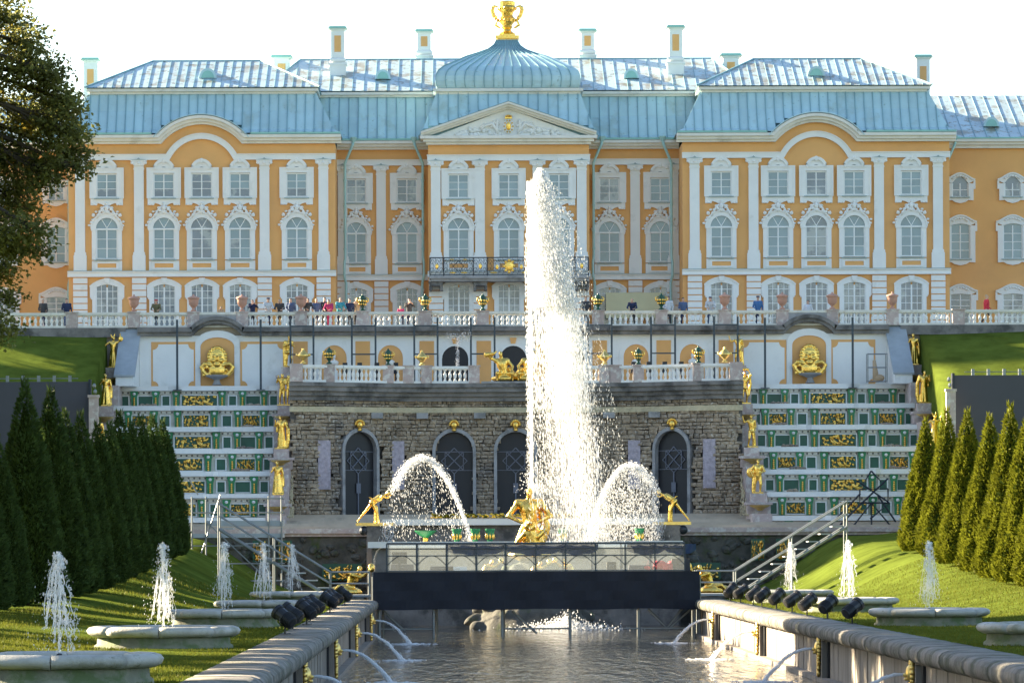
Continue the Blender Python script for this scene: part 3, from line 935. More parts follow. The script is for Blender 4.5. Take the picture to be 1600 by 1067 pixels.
# ---- end blocks
for s in (-1, 1):
    cx = s * BLK
    for i, dx in enumerate((-5.87, -2.36, 0, 2.34, 5.87)):
        x = cx + dx * (1 if s > 0 else -1)
        mid = abs(dx) < 0.1
        if s < 0:
            window(T_UP, x, YB, 'glass_pale' if not mid else 'glass_dark', (0, 3) if not mid else ())
        else:
            window(T_UP, x, YB, 'glass_dark' if mid else 'glass_pale')
        window(T_AR, x, YB, 'glass_dark' if mid else 'glass_pale', (1,) if (s < 0 and i == 1) else ())
        window(T_GR, x, YB, 'glass_dark')
    for dx in (-7.52, -3.88, 3.88, 7.52):
        pilaster(cx + dx, YB)
    sill_course(cx - 8.3, cx + 8.3, YB)
    # inner white arch band
    pa = [(-8.28, 11.21), (-1.98, 11.21)] + arc(0, 10.354, 2.146, PI - math.acos(1.95 / 2.146), math.acos(1.95 / 2.146), 18)[1:-1] + [(1.98, 11.21), (8.28, 11.21)]
    MB().ribbon(pa, 0.0, 0.31, YB - 0.24, YB + 0.02).ribbon(pa, 0.30, 0.36, YB - 0.30, YB + 0.02).build('architrave', 'plaster', palace, (cx, 0, 0))
    # gable field
    ga = arc(0, 10.2, 3.2, PI - math.acos(2.5 / 3.2), math.acos(2.5 / 3.2), 20)
    MB().prism(ga[::-1], YB, YB + 3.2).build('gable', 'ochre', palace, (cx, 0, 0.001))
    pc = [(-8.62, 12.2), (-2.5, 12.2)] + ga[1:-1] + [(2.5, 12.2), (8.62, 12.2)]
    MB().ribbon(pc, 0.0, 0.16, YB - 0.34, YB + 0.02).ribbon(pc, 0.155, 0.34, YB - 0.55, YB + 0.02).ribbon(pc, 0.335, 0.52, YB - 0.74, YB + 0.02).build('cornice', 'cornice_stone', palace, (cx, 0, 0))
    ro = [(x * 1.17, 10.2 + (z - 10.2) * 1.175) for x, z in ga]
    MB().ring([(x * 1.01, z + 0.05) for x, z in ro], ro, YB - 0.78, YB + 3.0, closed=False).build('gable_roof', 'roof_paint', palace, (cx, 0, 0))
# ---- links
for s in (-1, 1):
    for x in (6.36, 9.56):
        for t, g in ((T_UP, 'glass_dark'), (T_AR, 'glass_pale'), (T_GR, 'glass_dark')):
            window(t, s * x, YM, g if not (t is T_UP and s > 0 and x > 8) else 'glass_pale')
    pilaster(s * 7.98, YM)
    pilaster(s * 10.4, YM)
    a, b = sorted((s * 5.0, s * (BLK - 8.25)))
    sill_course(a, b, YM)
    MB().box(a, b, YM - 0.24, YM + .02, 11.21, 11.52).box(a, b, YM - 0.30, YM + .02, 11.52, 11.58).build('architrave', 'plaster', palace)
    MB().box(a, b, YM - 0.34, YM + .02, 12.2, 12.36).box(a, b, YM - 0.55, YM + .02, 12.361, 12.54).box(a, b, YM - 0.74, YM + .02, 12.541, 12.72).build('cornice', 'cornice_stone', palace)
# ---- centre
for x in (-3.12, 0, 3.12):
    window(T_UP, x, YC, 'glass_pale')
    window(T_AR, x, YC, 'glass_pale')
    window(T_GR, x, YC, 'glass_dark')
for x in (-4.53, -1.79, 1.79, 4.53):
    pilaster(x, YC)
sill_course(-5.05, 5.05, YC)
MB().box(-5.05, 5.05, YC - 0.24, YC + .02, 11.21, 11.52).box(-5.08, 5.08, YC - 0.30, YC + .02, 11.52, 11.58).build('architrave', 'plaster', palace)
MB().box(-5.12, 5.12, YC - 0.34, YC + .02, 12.2, 12.36).box(-5.3, 5.3, YC - 0.55, YC + .02, 12.361, 12.54).box(-5.5, 5.5, YC - 0.74, YC + .02, 12.541, 12.72).build('cornice', 'cornice_stone', palace)
ped = MB()
ped.prism([(-4.6, 12.72), (4.6, 12.72), (0, 14.45)], YC - 0.10, YC + 2.2)
pedo = ped.build('pediment', 'plaster', palace)
pp = [(-5.45, 12.60), (0, 14.42), (5.45, 12.60)]
rk = MB()
for a, b, d in ((0.0, 0.12, 0.34), (0.118, 0.26, 0.58), (0.258, 0.38, 0.78)):
    rk.ribbon(pp, a, b, YC - d, YC + 2.3)
rk.build('raking_cornice', 'cornice_stone', pedo)
MB().ribbon(pp, 0.385, 0.42, YC - 0.8, YC + 2.3).build('gable_roof', 'roof_seam', pedo)
# pediment relief: trophies and scrolls either side of a gilded shield with crown
for s in (-1, 1):
    rel = MB()
    for i in range(34):
        t = rnd.random()
        x = 0.55 + t * 2.7
        zt = 12.78 + (1.15 - x * 0.33) * rnd.random()
        rel.ell((s * x, YC - 0.14, zt), (0.10 + rnd.random() * 0.16, 0.12, 0.06 + rnd.random() * 0.10), 6, 4, rot=Matrix.Rotation(rnd.uniform(-1, 1), 3, 'Y'))
    rel.tube([(s * 0.6, YC - .2, 12.9), (s * 1.0, YC - .2, 13.5), (s * 1.5, YC - .2, 13.35), (s * 1.8, YC - .2, 13.0)], [0.1, .12, .1, .06], 6)
    rel.tube([(s * (0.62 + 0.1 * math.cos(a)), YC - .2, 13.3 + 0.45 * math.sin(a)) for a in (-1.4, -.7, 0, .7, 1.4)], 0.09, 6)
    rel.build('relief', 'plaster', pedo, smooth=True)
sh = MB()
sh.ell((0, YC - .2, 13.32), (0.36, 0.12, 0.48), 10, 8)
for a in range(10):
    sh.ell((0.27 * math.cos(a * PI / 5), YC - .3, 13.32 + 0.36 * math.sin(a * PI / 5)), 0.06, 5, 4, 1)
sh.ell((0, YC - .33, 13.32), (0.16, 0.06, 0.26), 8, 6, 1)
for x in (-0.16, -0.08, 0, 0.08, 0.16):
    sh.ell((x, YC - .25, 13.93 + 0.05 * math.cos(x * 8)), (0.05, 0.06, 0.09), 6, 4, 1)
sh.box(-0.22, 0.22, YC - .3, YC - .15, 13.80, 13.88, 1)
sh.build('shield', ['plaster', 'gold'], pedo, smooth=False)
# ---- wings
for s in (-1, 1):
    for k, x in enumerate((28.45, 31.75, 35.05)):
        window(T_W3, s * x, YW, 'glass_dark')
        window(T_W2, s * x, YW, 'glass_pale')
        window(T_W1, s * x, YW, 'glass_dark')
    a, b = sorted((s * (BLK + 8.25), s * 46))
    MB().box(a, b, YW - 0.30, YW + .02, 12.2, 12.40).box(a, b, YW - 0.5, YW + .02, 12.401, 12.58).box(a, b, YW - 0.7, YW + .02, 12.581, 12.75).build('cornice', 'cornice_stone', palace)

# ---- roofs: deck with raised-seam panels
def panels(part, prof, cx, step, mats, x0=None, x1=None, name='roof_panel', fan=None, clip=None, sh=0.05):
    """prof: (y, z, half width) from eave to ridge; one object per sheet, with its standing seam"""
    if not fan:
        fine = []
        for p, q in zip(prof[:-1], prof[1:]):
            k = max(1, int(abs(q[1] - p[1]) / 0.16))
            fine += [tuple(p[c] + (q[c] - p[c]) * j / k for c in range(3)) for j in range(k)]
        prof = fine + [prof[-1]]
    hw0 = max(p[2] for p in prof)
    lo = -hw0 if x0 is None else x0
    hi = hw0 if x1 is None else x1
    n = max(1, round((hi - lo) / step))
    for i in range(n):
        fa, fb = i / n, (i + 1) / n
        m = MB()
        L, Rr = [], []
        jit = rnd.uniform(0.0, 0.018)
        for (y, z, hw) in prof:
            if clip and z < clip(lo + (hi - lo) * (fa + fb) / 2):
                continue
            if fan:
                l, r = -hw + 2 * hw * fa, -hw + 2 * hw * fb
            else:
                l, r = lo + (hi - lo) * fa, lo + (hi - lo) * fb
                if x0 is None:
                    l, r = max(-hw, min(hw, l)), max(-hw, min(hw, r))
            L.append((cx + l, y - 0.03 - jit, z + 0.03)); Rr.append((cx + r, y - 0.03 - jit, z + 0.03))
        k = len(L)
        if k < 2:
            continue
        v = L + Rr
        f = [(j, k + j, k + j + 1, j + 1) for j in range(k - 1) if not (abs(L[j][0] - Rr[j][0]) < 1e-6 and abs(L[j + 1][0] - Rr[j + 1][0]) < 1e-6)]
        m.add(v, f)
        xl0 = cx + lo + (hi - lo) * fa
        seam = [p for p in L if fan or abs(p[0] - xl0) < 1e-6]
        sv, sf = [], []
        for (x, y, z) in seam:
            sv += [(x - 0.02, y, z), (x - 0.016, y - sh, z + sh), (x + 0.016, y - sh, z + sh), (x + 0.02, y, z)]
        for j in range(max(0, len(seam) - 1)):
            for q in range(3):
                sf.append((4 * j + q, 4 * j + q + 1, 4 * j + q + 5, 4 * j + q + 4))
        if sf:
            m.add(sv, sf, 1)
        m.build(name, mats, part)


def loft(name, rings, m, parent, smooth=False):
    """rings of (x0, x1, y0, y1, z) stacked and closed"""
    b = MB()
    v, f = [], []
    for (x0, x1, y0, y1, z) in rings:
        v += [(x0, y0, z), (x1, y0, z), (x1, y1, z), (x0, y1, z)]
    k = len(rings)
    for j in range(k - 1):
        for i in range(4):
            a, c = 4 * j + i, 4 * j + (i + 1) % 4
            f.append((a, c, c + 4, a + 4))
    f.append((3, 2, 1, 0))
    f.append(tuple(range(4 * k - 4, 4 * k)))
    b.add(v, f)
    return b.build(name, m, parent, smooth=smooth)


RP = ['roof_paint', 'roof_seam']
RW = ['roof_worn', 'roof_seam']


def ridge_caps(part, cx, prof):
    (y0, z0, h0), (y1, z1, h1) = prof[0], prof[-1]
    for pts in ([(cx - h1, y1, z1 + 0.05), (cx + h1, y1, z1 + 0.05)], [(cx - h0, y0 - 0.04, z0 + 0.06), (cx - h1, y1, z1 + 0.06)], [(cx + h0, y0 - 0.04, z0 + 0.06), (cx + h1, y1, z1 + 0.06)]):
        MB().tube(pts, 0.06, 6).build('ridge_cap', 'roof_seam', part)


def lucarne(part, x, y, z, w=0.55):
    d = MB()
    o = [(w * math.cos(PI * i / 8), z + 0.62 * math.sin(PI * i / 8)) for i in range(9)]
    d.prism([(p[0] + x, p[1]) for p in o], y, y + 1.7)
    d.prism([(p[0] * 0.72 + x, z + (p[1] - z) * 0.72 + 0.02) for p in o], y - 0.03, y - 0.005, 1)
    d.build('dormer', ['roof_paint', 'eave_green'], part)


for s in (-1, 1):
    cx = s * BLK
    pr = [(YB - 0.74, 12.78, 8.62), (YB - 0.2, 13.02, 8.2), (YB + 0.75, 14.3, 7.6), (YB + 1.3, 15.45, 7.05)]
    dk = loft('roof', [(cx - h, cx + h, max(y, 0.05), 13.4 - y, z) for y, z, h in pr], 'roof_seam', palace)
    MB().box(cx - 8.6, cx - 3.05, YB - 0.78, YB - 0.3, 12.74, 12.86).box(cx + 3.05, cx + 8.6, YB - 0.78, YB - 0.3, 12.74, 12.86).build('gutter', 'eave_green', dk)
    panels(dk, pr, cx, 0.56, RP, clip=lambda x: (10.2 + math.sqrt(3.74 ** 2 - x * x)) if abs(x) < 2.9 else 0)
    MB().box(cx - 7.0, cx + 7.0, YB + 1.15, 12.2, 15.40, 15.56).box(cx - 7.18, cx + 7.18, YB + 0.95, 12.4, 15.561, 15.74).build('upper_cornice', 'cornice_stone', dk)
    up = [(YB + 0.85, 15.76, 7.28), (YB + 6.4, 17.98, 3.4)]
    ur = loft('upper_roof', [(cx - h, cx + h, y, 13.4 - y, z) for y, z, h in up], 'roof_seam', palace)
    panels(ur, up, cx, 0.57, RW, sh=0.028)
    ridge_caps(ur, cx, up)
    lucarne(ur, cx + 0.25, YB + 2.6, 16.55)
    # links: mansard and upper slope
    pm = [(YM - 0.74, 12.78, 4.2), (YM - 0.2, 13.0, 4.2), (YM + 0.7, 14.3, 4.2), (YM + 1.2, 15.65, 4.2)]
    dm = loft('roof', [(s * 8.8 - 4.2, s * 8.8 + 4.2, y, 13, z) for y, z, h in pm], 'roof_seam', palace)
    panels(dm, pm, s * 8.8, 0.60, RP, -4.2, 4.2)
    MB().box(s * 7.9 - 3.3, s * 7.9 + 3.3, YM - 0.78, YM - 0.3, 12.74, 12.86).build('gutter', 'eave_green', dm)
    a, b = sorted((s * 3.5, s * 13.5))
    MB().box(a, b, YM + 1.0, 12.9, 15.62, 15.76).box(a, b, YM + 0.8, 13, 15.761, 15.93).build('upper_cornice', 'cornice_stone', dm)
mr = loft('upper_roof', [(-15.6, 15.6, YM + 0.75, 21, 15.96), (-13.3, 13.3, 13, 14, 18.75)], 'roof_seam', palace)
um = [(YM + 0.75, 15.96, 15.6), (13, 18.75, 13.3)]
panels(mr, um, 0, 0.72, RW, sh=0.03)
ridge_caps(mr, 0, um)
for s in (-1, 1):
    lucarne(mr, s * 7.9, YM + 3.2, 17.0, 0.5)
# wings' roofs
for s in (-1, 1):
    cx = s * 36.6
    pw = [(YW - 0.7, 12.78, 9.4), (YW + 8, 16.3, 9.4)]
    dw = loft('roof', [(cx - 9.4, cx + 9.4, YW - 0.7, YW + 17, 12.78), (cx - 9.4, cx + 9.4, YW + 8, YW + 8.4, 16.3)], 'roof_seam', palace)
    panels(dw, pw, cx, 0.72, RW, -9.4, 9.4, sh=0.03)
    lucarne(dw, s * 30.6, YW + 1.2, 13.7, 0.5)
    MB().box(cx - 9.4, cx + 9.4, YW - 0.74, YW - 0.4, 12.75, 12.85).build('gutter', 'eave_green', dw)
# centre mansard and swelling dome
pc_ = [(YC - 0.6, 12.8, 5.6), (YC, 13.2, 5.3), (YC + 0.7, 14.4, 4.85), (YC + 1.1, 15.5, 4.5)]
dc = loft('roof', [(-h, h, max(y, YC + 0.1), 12, z) for y, z, h in pc_], 'roof_seam', palace)
panels(dc, pc_, 0, 0.62, RP, clip=lambda x: 12.95 + 1.82 * (1 - abs(x) / 5.45))
MB().box(-4.5, 4.5, YC + 1.0, 11.5, 15.45, 15.62).box(-4.68, 4.68, YC + 0.8, 11.6, 15.621, 15.80).build('upper_cornice', 'cornice_stone', dc)
DC = YC + 5.3
dome = [(4.42, 15.80), (4.48, 15.95), (4.52, 16.25), (4.50, 16.55), (4.36, 16.88), (4.0, 17.2), (3.4, 17.52), (2.6, 17.95), (1.8, 18.28), (1.2, 18.56), (0.85, 18.85), (0.66, 19.2)]
dd = loft('dome_roof', [(-h, h, DC - h, DC + h, z) for h, z in dome], 'roof_seam', palace)
panels(dd, [(DC - h, z, h) for h, z in dome], 0, 0.62, RP, fan=True)
# gilded vase
vs = MB()
vs.box(-0.62, 0.62, DC - 0.62, DC + 0.62, 19.2, 19.32).box(-0.74, 0.74, DC - 0.74, DC + 0.74, 19.321, 19.52).box(-0.5, 0.5, DC - 0.5, DC + 0.5, 19.521, 19.64)
vs.lathe([(0.46, 0), (0.50, 0.08), (0.30, 0.2), (0.24, 0.32), (0.36, 0.45), (0.30, 0.55), (0.34, 0.62), (0.50, 0.82), (0.52, 1.0), (0.42, 1.12), (0.36, 1.22), (0.40, 1.4), (0.55, 1.55), (0.58, 1.7), (0.5, 1.82), (0.52, 2.05), (0.4, 2.12)], 16, (0, DC, 19.64))
for s in (-1, 1):
    vs.tube([(s * 0.45, DC, 20.05), (s * 0.75, DC, 20.25), (s * 0.62, DC, 20.55), (s * 0.85, DC, 20.85), (s * 0.95, DC, 21.2), (s * 0.82, DC, 21.45), (s * 0.58, DC, 21.4)], [0.06, 0.10, 0.09, 0.12, 0.13, 0.10, 0.06], 6)
    vs.ell((s * 0.92, DC, 21.32), (0.14, 0.12, 0.14), 6, 5)
    vs.ell((s * 0.72, DC - .05, 20.7), (0.11, 0.1, 0.16), 6, 5)
for i in range(10):
    a = i * PI / 5
    vs.ell((0.50 * math.cos(a), DC + 0.50 * math.sin(a), 20.55), (0.09, 0.09, 0.12), 6, 4)
    vs.ell((0.55 * math.cos(a), DC + 0.55 * math.sin(a), 21.28), (0.08, 0.08, 0.1), 6, 4)
vs.build('gilded_vase', 'gold', palace, smooth=False)


def chimney(x, y, z0, z1, w=0.42, parent=palace):
    c = MB()
    h = z1 - z0
    c.box(-w * 1.25, w * 1.25, -w * 1.25, w * 1.25, 0, h * 0.30)
    c.box(-w * 1.4, w * 1.4, -w * 1.4, w * 1.4, h * 0.30, h * 0.34)
    c.lathe([(w * 1.3, 0), (w * 1.75, 0.12), (w * 1.75, 0.24), (w * 1.35, 0.36)], 4, (0, 0, h * 0.341))
    c.box(-w, w, -w, w, h * 0.341 + 0.36, h - 0.18)
    c.box(-w * 1.2, w * 1.2, -w * 1.2, w * 1.2, h - 0.18, h - 0.08)
    o = c.build('chimney', 'plaster', parent, (x, y, z0))
    zc = (h * 0.34 + 0.36 + h - 0.18) / 2
    k = (h * 0.66 - 0.54) * 0.30
    MB().box(-w * 0.5, w * 0.5, -w - 0.02, -w + 0.005, zc - k, zc + k).build('chimney_panel', 'ochre', o)
    MB().prism([(-w * 1.45, h - 0.08), (w * 1.45, h - 0.08), (w * 1.2, h + 0.06), (-w * 1.2, h + 0.06)], -w * 1.45, w * 1.45).build('chimney_cap', 'eave_green', o)


for s in (-1, 1):
    chimney(s * 10.8, 9.6, 17.0, 20.45)
    chimney(s * 5.3, 14.0, 18.3, 20.75)
    chimney(s * 14.5, 12.6, 15.8, 18.95, 0.5)
    chimney(s * 26.6, 9.6, 14.0, 18.5)
# ---- rainwater pipes
def pipe(x, y, s, ye):
    t = MB()
    t.tube([(x + s * 0.55, ye - 0.55, 12.75), (x + s * 0.5, ye - 0.6, 12.45), (x, y - 0.42, 11.3), (x, y - 0.40, 11.0), (x, y - 0.40, 5.5), (x - s * 0.05, y - 0.48, 5.0), (x - s * 0.05, y - 0.50, 4.2), (x + s * 0.05, y - 0.36, 3.8), (x + s * 0.05, y - 0.36, 0.1)], 0.085, 7)
    for z in (10.2, 8.6, 7.0, 5.9, 2.6):
        t.lathe([(0.115, 0), (0.115, 0.09)], 8, (x if z > 4 else x + s * .05, y - (0.40 if z > 4 else .36), z))
    o = t.build('rain_pipe', 'pipe_paint', palace, smooth=False)
    MB().lathe([(0.10, 0), (0.22, 0.25), (0.24, 0.32)], 8, (x + s * 0.55, ye - 0.58, 12.62)).build('hopper', 'pipe_paint', o)


for s in (-1, 1):
    pipe(s * (BLK - 8.75), YM - 0.2, -s, YM - 0.2)
    pipe(s * 5.35, YM - 0.25, s, YM - 0.2)
    pipe(s * (BLK + 8.6), YW - 0.1, s, YW)
# ---- balcony
BY0, BY1, BZ = YC - 1.55, YC, 3.55
bal = MB().box(-4.93, 4.93, BY0, BY1, BZ + 0.28, BZ + 0.44).box(-4.85, 4.85, BY0 + 0.12, BY1, BZ + 0.12, BZ + 0.279).build('balcony', 'grey_granite', palace)
for x in (-4.53, -1.79, 1.79, 4.53):
    MB().prism([(x - 0.36, BZ - 0.15), (x + 0.36, BZ - 0.15), (x + 0.48, BZ + 0.119), (x - 0.48, BZ + 0.119)], BY0 + 0.3, YC - 0.22).box(x - 0.42, x - 0.25, BY0 + 0.35, YC - .22, BZ - 0.45, BZ - 0.15).box(x + 0.25, x + 0.42, BY0 + 0.35, YC - .22, BZ - 0.45, BZ - 0.15).build('bracket', 'dark_stone', bal)
ZR0, ZR1 = BZ + 0.5, BZ + 1.56
rl = MB()
rl.tube([(-4.9, YC - .1, ZR1), (-4.9, BY0 + .05, ZR1), (4.9, BY0 + .05, ZR1), (4.9, YC - .1, ZR1)], 0.035, 6)
rl.tube([(-4.9, YC - .1, ZR0), (-4.9, BY0 + .05, ZR0), (4.9, BY0 + .05, ZR0), (4.9, YC - .1, ZR0)], 0.03, 6)
rl.build('handrail', 'iron', bal)
yb = BY0 + 0.05
for x in (-4.9, -4.05, -2.22, -1.36, 1.36, 2.22, 4.05, 4.9):
    MB().box(x - 0.035, x + 0.035, yb - 0.035, yb + 0.035, BZ + 0.44, ZR1).build('post', 'iron', bal)
for (x0, x1, kind) in ((-4.9, -4.05, 0), (-4.05, -2.22, 1), (-2.22, -1.36, 0), (-1.36, 1.36, 2), (1.36, 2.22, 0), (2.22, 4.05, 1), (4.05, 4.9, 0)):
    g = MB()
    zc = (ZR0 + ZR1) / 2
    n = max(3, round((x1 - x0) / 0.30))
    for i in range(n):
        xc = x0 + (x1 - x0) * (i + 0.5) / n
        for sgn in (1, -1):
            g.tube([(xc + 0.13 * sgn * math.cos(a) * (1 - a * 0.08), yb, zc + sgn * 0.25 + 0.19 * math.sin(a) * (1 - a * 0.08)) for a in [j * 0.75 for j in range(9)]], 0.016, 4)
        g.tube([(xc - 0.12, yb, ZR0), (xc + 0.12, yb, zc), (xc - 0.12, yb, ZR1)], 0.014, 4)
    if kind:
        d = 0.34
        xm = (x0 + x1) / 2
        g.tube([(xm - d, yb - .01, zc), (xm, yb - .01, zc + d), (xm + d, yb - .01, zc), (xm, yb - .01, zc - d), (xm - d, yb - .01, zc)], 0.03, 4)
    go = g.build('railing_panel', 'iron', bal)
    o = MB()
    xm = (x0 + x1) / 2
    if kind == 2:
        o.ell((xm, yb - .05, zc), (0.28, 0.06, 0.30), 10, 8)
        for a in range(8):
            o.ell((xm + 0.3 * math.cos(a * PI / 4), yb - .05, zc + 0.36 * math.sin(a * PI / 4)), (0.10, 0.05, 0.10), 6, 4)
        for s in (-1, 1):
            o.ell((xm + s * 0.75, yb - .04, zc - 0.05), (0.10, 0.04, 0.16), 6, 4)
            o.ell((xm + s * 0.95, yb - .04, zc - 0.40), (0.25, 0.04, 0.06), 6, 4)
    elif kind == 0:
        o.ell((xm, yb - .04, zc), (0.10, 0.04, 0.17), 6, 5)
    else:
        for s in (-1, 1):
            o.ell((xm + s * 0.35, yb - .04, zc - 0.40), (0.22, 0.04, 0.06), 6, 4)
            o.ell((xm + s * 0.4, yb - .04, zc + 0.42), (0.16, 0.04, 0.05), 6, 4)
    o.build('gilt_ornament', 'gold', go)
# cream sheet hung over two ground-floor windows of the right-hand link
MB().box(6.1, 9.7, YM - 0.75, YM - 0.68, 1.55, 3.15).build('banner_sheet', 'banner_cream', palace)
# ------------------------------------------------------------------ ground, lawns, terraces, water
WZ = -1.55                                    # water level
KX = 6.83                                     # canal half width
POOL = 8.7


def hedge_h(Y):
    return float(np.interp(Y, [40, 110, 140, 165, 195, 228], [0.35, 0.35, 0.5, 0.9, 2.0, 2.7]))


def gz(X, Y):
    a = abs(X)
    h = hedge_h(Y)
    z = h * smooth01((a - 11.3) / 5.6) if a < 17 else h + 1.6 * smooth01((a - 17) / 10)
    z += 0.03 * math.sin(X * 0.9 + Y * 0.13) * smooth01((a - 8) / 3) + 0.02 * math.sin(Y * 0.31 + X * 0.4) * smooth01((a - 8) / 3)
    if Y > 224:
        z2 = float(np.interp(Y, [224, 258.6], [h + 0.4, 14.55]))
        z = z2 if a > 23.3 else z
        if a > 23.3:
            z += 0.15 * math.sin(X * 0.22)
    elif a > 23.3:
        z += 0.4 * smooth01((Y - 205) / 19)
    return z


MB().box(-3000, 3000, -600, 5000, -3.2, -2.6).build('ground', 'grass_soil')['kind'] = 'structure'
for s in (-1, 1):
    xs = [7.70, 7.95, 8.3, 9, 9.8, 10.6, 11.3] + [11.3 + 0.55 * i for i in range(1, 12)] + [18, 19.5, 21, 22.5, 23.2, 23.5, 25, 27, 30, 34, 40, 50, 70, 120, 300]
    ys = list(np.arange(30, 262, 2.0)) + [259.0]
    ys = sorted(set(float(y) for y in ys if y <= 259))
    m = MB()
    nx = len(xs)
    for y in ys:
        for x in xs:
            xx = x
            if y > 188.3 and x < POOL + 0.3:
                xx = max(x, POOL + 0.3 + (x - 7.70) * 0.02)
            m.v.append((s * xx, y, gz(xx, y)))
    for j in range(len(ys) - 1):
        for i in range(nx - 1):
            a = j * nx + i
            q = (a, a + 1, a + nx + 1, a + nx)
            m.f.append(q if s > 0 else q[::-1])
            m.m.append(0)
    tag(m.build('lawn', 'grass_soil', smooth=True), kind='structure')
m = MB()
m.box(-KX - 0.1, KX + 0.1, 20, 188, WZ - 0.3, WZ)
tag(m.build('canal_water', 'canal_water'), kind='structure')
tag(MB().box(-POOL - .2, POOL + .2, 188.01, 230.5, WZ - 0.3, WZ).build('pool_water', 'canal_water'), kind='structure')

# upper terrace the palace stands on
tag(MB().box(-400, 400, 259.3, 700, 9, TER).build('terrace', 'sand_floor'), kind='structure')

# ------------------------------------------------------------------ canal walls
MASC_Y = [73.2, 98.4, 123.6, 148.8, 174.5]
for s in (-1, 1):
    side = 'left' if s < 0 else 'right'
    w = thing('canal_wall', 'streaked stone canal wall with rounded coping on the %s bank' % ('shaded left' if s < 0 else 'sunlit right'), 'canal wall', (s * KX, 60, WZ))
    k = 0
    y = 46.0
    prof = [(0.0, -0.42), (-0.10, -0.40), (-0.22, -0.33), (-0.26, -0.22), (-0.25, -0.10), (-0.18, -0.02), (-0.05, 0.02), (0.40, 0.03), (0.95, 0.02), (0.95, -0.42)]
    yr = random.Random(3 + s)
    while y < 187.5:
        L = min(4.2, 188 - y)
        c = MB()
        n = len(prof)
        v, f = [], []
        nl = 6
        for j in range(nl + 1):
            yy = y + 0.012 + (L - 0.024) * j / nl - 60
            e = 0.008 if j in (0, nl) else 0.0
            for (px_, pz_) in prof:
                v.append((s * (px_ + e * (1 if px_ < 0.1 else 0) + yr.uniform(-.004, .004)), yy, pz_ - WZ - e * 0.6 + yr.uniform(-.004, .004)))
        for j in range(nl):
            for i in range(n):
                a, b = j * n + i, j * n + (i + 1) % n
                f.append((a, b, b + n, a + n))
        f += [tuple(range(n)), tuple(range((nl + 1) * n - 1, nl * n - 1, -1))]
        c.add(v, f)
        c.build('coping_stone', 'coping', w, smooth=True)
        # facing slabs below: narrow upright slabs
        q = y
        while q < y + L - 0.05:
            d = min(yr.uniform(0.7, 1.3), y + L - q)
            off = yr.uniform(0, 0.025)
            x0, x1 = sorted((s * (0.06 + off), s * 0.5))
            MB().box(x0, x1, q + 0.008 - 60, q + d - 0.008 - 60, -0.6, -0.42 - WZ).build('facing_slab', 'canal_stone', w)
            q += d
        y += L
    for i, my in enumerate(MASC_Y):
        x0, x1 = sorted((-s * 0.12, s * 0.3))
        MB().box(x0, x1, my - 60 - 0.42, my - 60 + 0.42, -0.6, -0.44 - WZ).build('pier', 'canal_stone', w)
        x0, x1 = sorted((s * 0.005, s * 0.3))
        MB().box(x0, x1, my - 60 - 0.75, my - 60 - 0.45, -0.6, -0.44 - WZ).build('drain_slot', 'void', w)
    x0, x1 = sorted((-s * 0.18, s * 0.3))
    MB().box(x0, x1, -14, 128, -0.6, 0.12).build('footing', 'canal_stone', w)
# gilded lion-mask spouts on the piers (mask head, mane, garland below)
mk = MB()
mk.ell((0, 0, 0), (0.17, 0.12, 0.20), 10, 8)
rk_ = random.Random(8)
for i in range(14):
    a = 2 * PI * i / 14
    mk.ell((0.19 * math.cos(a), 0.02, 0.03 + 0.24 * math.sin(a)), (0.075, 0.07, 0.075), 6, 4)
for i in range(22):
    t = i / 21
    mk.ell((rk_.uniform(-.15, .15) * (1 - t * .6), 0.01, -0.25 - 0.5 * t), (0.07, 0.06, 0.06), 6, 4)
mk.ell((0, -0.12, -0.03), (0.06, 0.07, 0.05), 6, 5)
mk.ell((0, -0.10, -0.12), (0.08, 0.06, 0.04), 6, 5)
mask_me = mk.mesh('mask_spout', 'gold_dull', True)


def jet_arc(p, d, h, drop, n=14):
    """points of a falling water arc from p along horizontal vector d, rising h first"""
    pts = []
    for i in range(n + 1):
        t = i / n
        z = p[2] + h * 4 * t * (0.5 - t) if False else p[2] + h * t * 2 - (h * 2 + drop) * t * t
        pts.append(Vector((p[0] + d[0] * t, p[1] + d[1] * t, z)))
    return pts


def drops(m, rng, c, sp, size, stretch=1.0, mi=0):
    """small water drop: octahedron"""
    x, y, z = c
    r = size
    v = [(x + r, y, z), (x - r, y, z), (x, y + r, z), (x, y - r, z), (x, y, z + r * stretch), (x, y, z - r * stretch)]
    m.add(v, [(0, 2, 4), (2, 1, 4), (1, 3, 4), (3, 0, 4), (2, 0, 5), (1, 2, 5), (3, 1, 5), (0, 3, 5)], mi)


def foam_patch(label, x, y, r, seed, parent=None):
    rng = random.Random(seed)
    m = MB()
    for i in range(420):
        a, q = rng.random() * 2 * PI, r * math.sqrt(rng.random()) ** 1.4
        m.ell((q * math.cos(a) * 1.3, q * math.sin(a) * 1.6, rng.uniform(-0.01, 0.05) * (1 - q / r / 1.3)), (rng.uniform(.02, .07), rng.uniform(.02, .09), rng.uniform(.01, .03)), 5, 4)
    for i in range(160):
        a, q = rng.random() * 2 * PI, r * 0.6 * rng.random()
        drops(m, rng, (q * math.cos(a), q * math.sin(a), rng.random() ** 2 * 0.35), 0, rng.uniform(.006, .016))
    return m.build('foam', 'spray', parent, (x, y, WZ + 0.004))


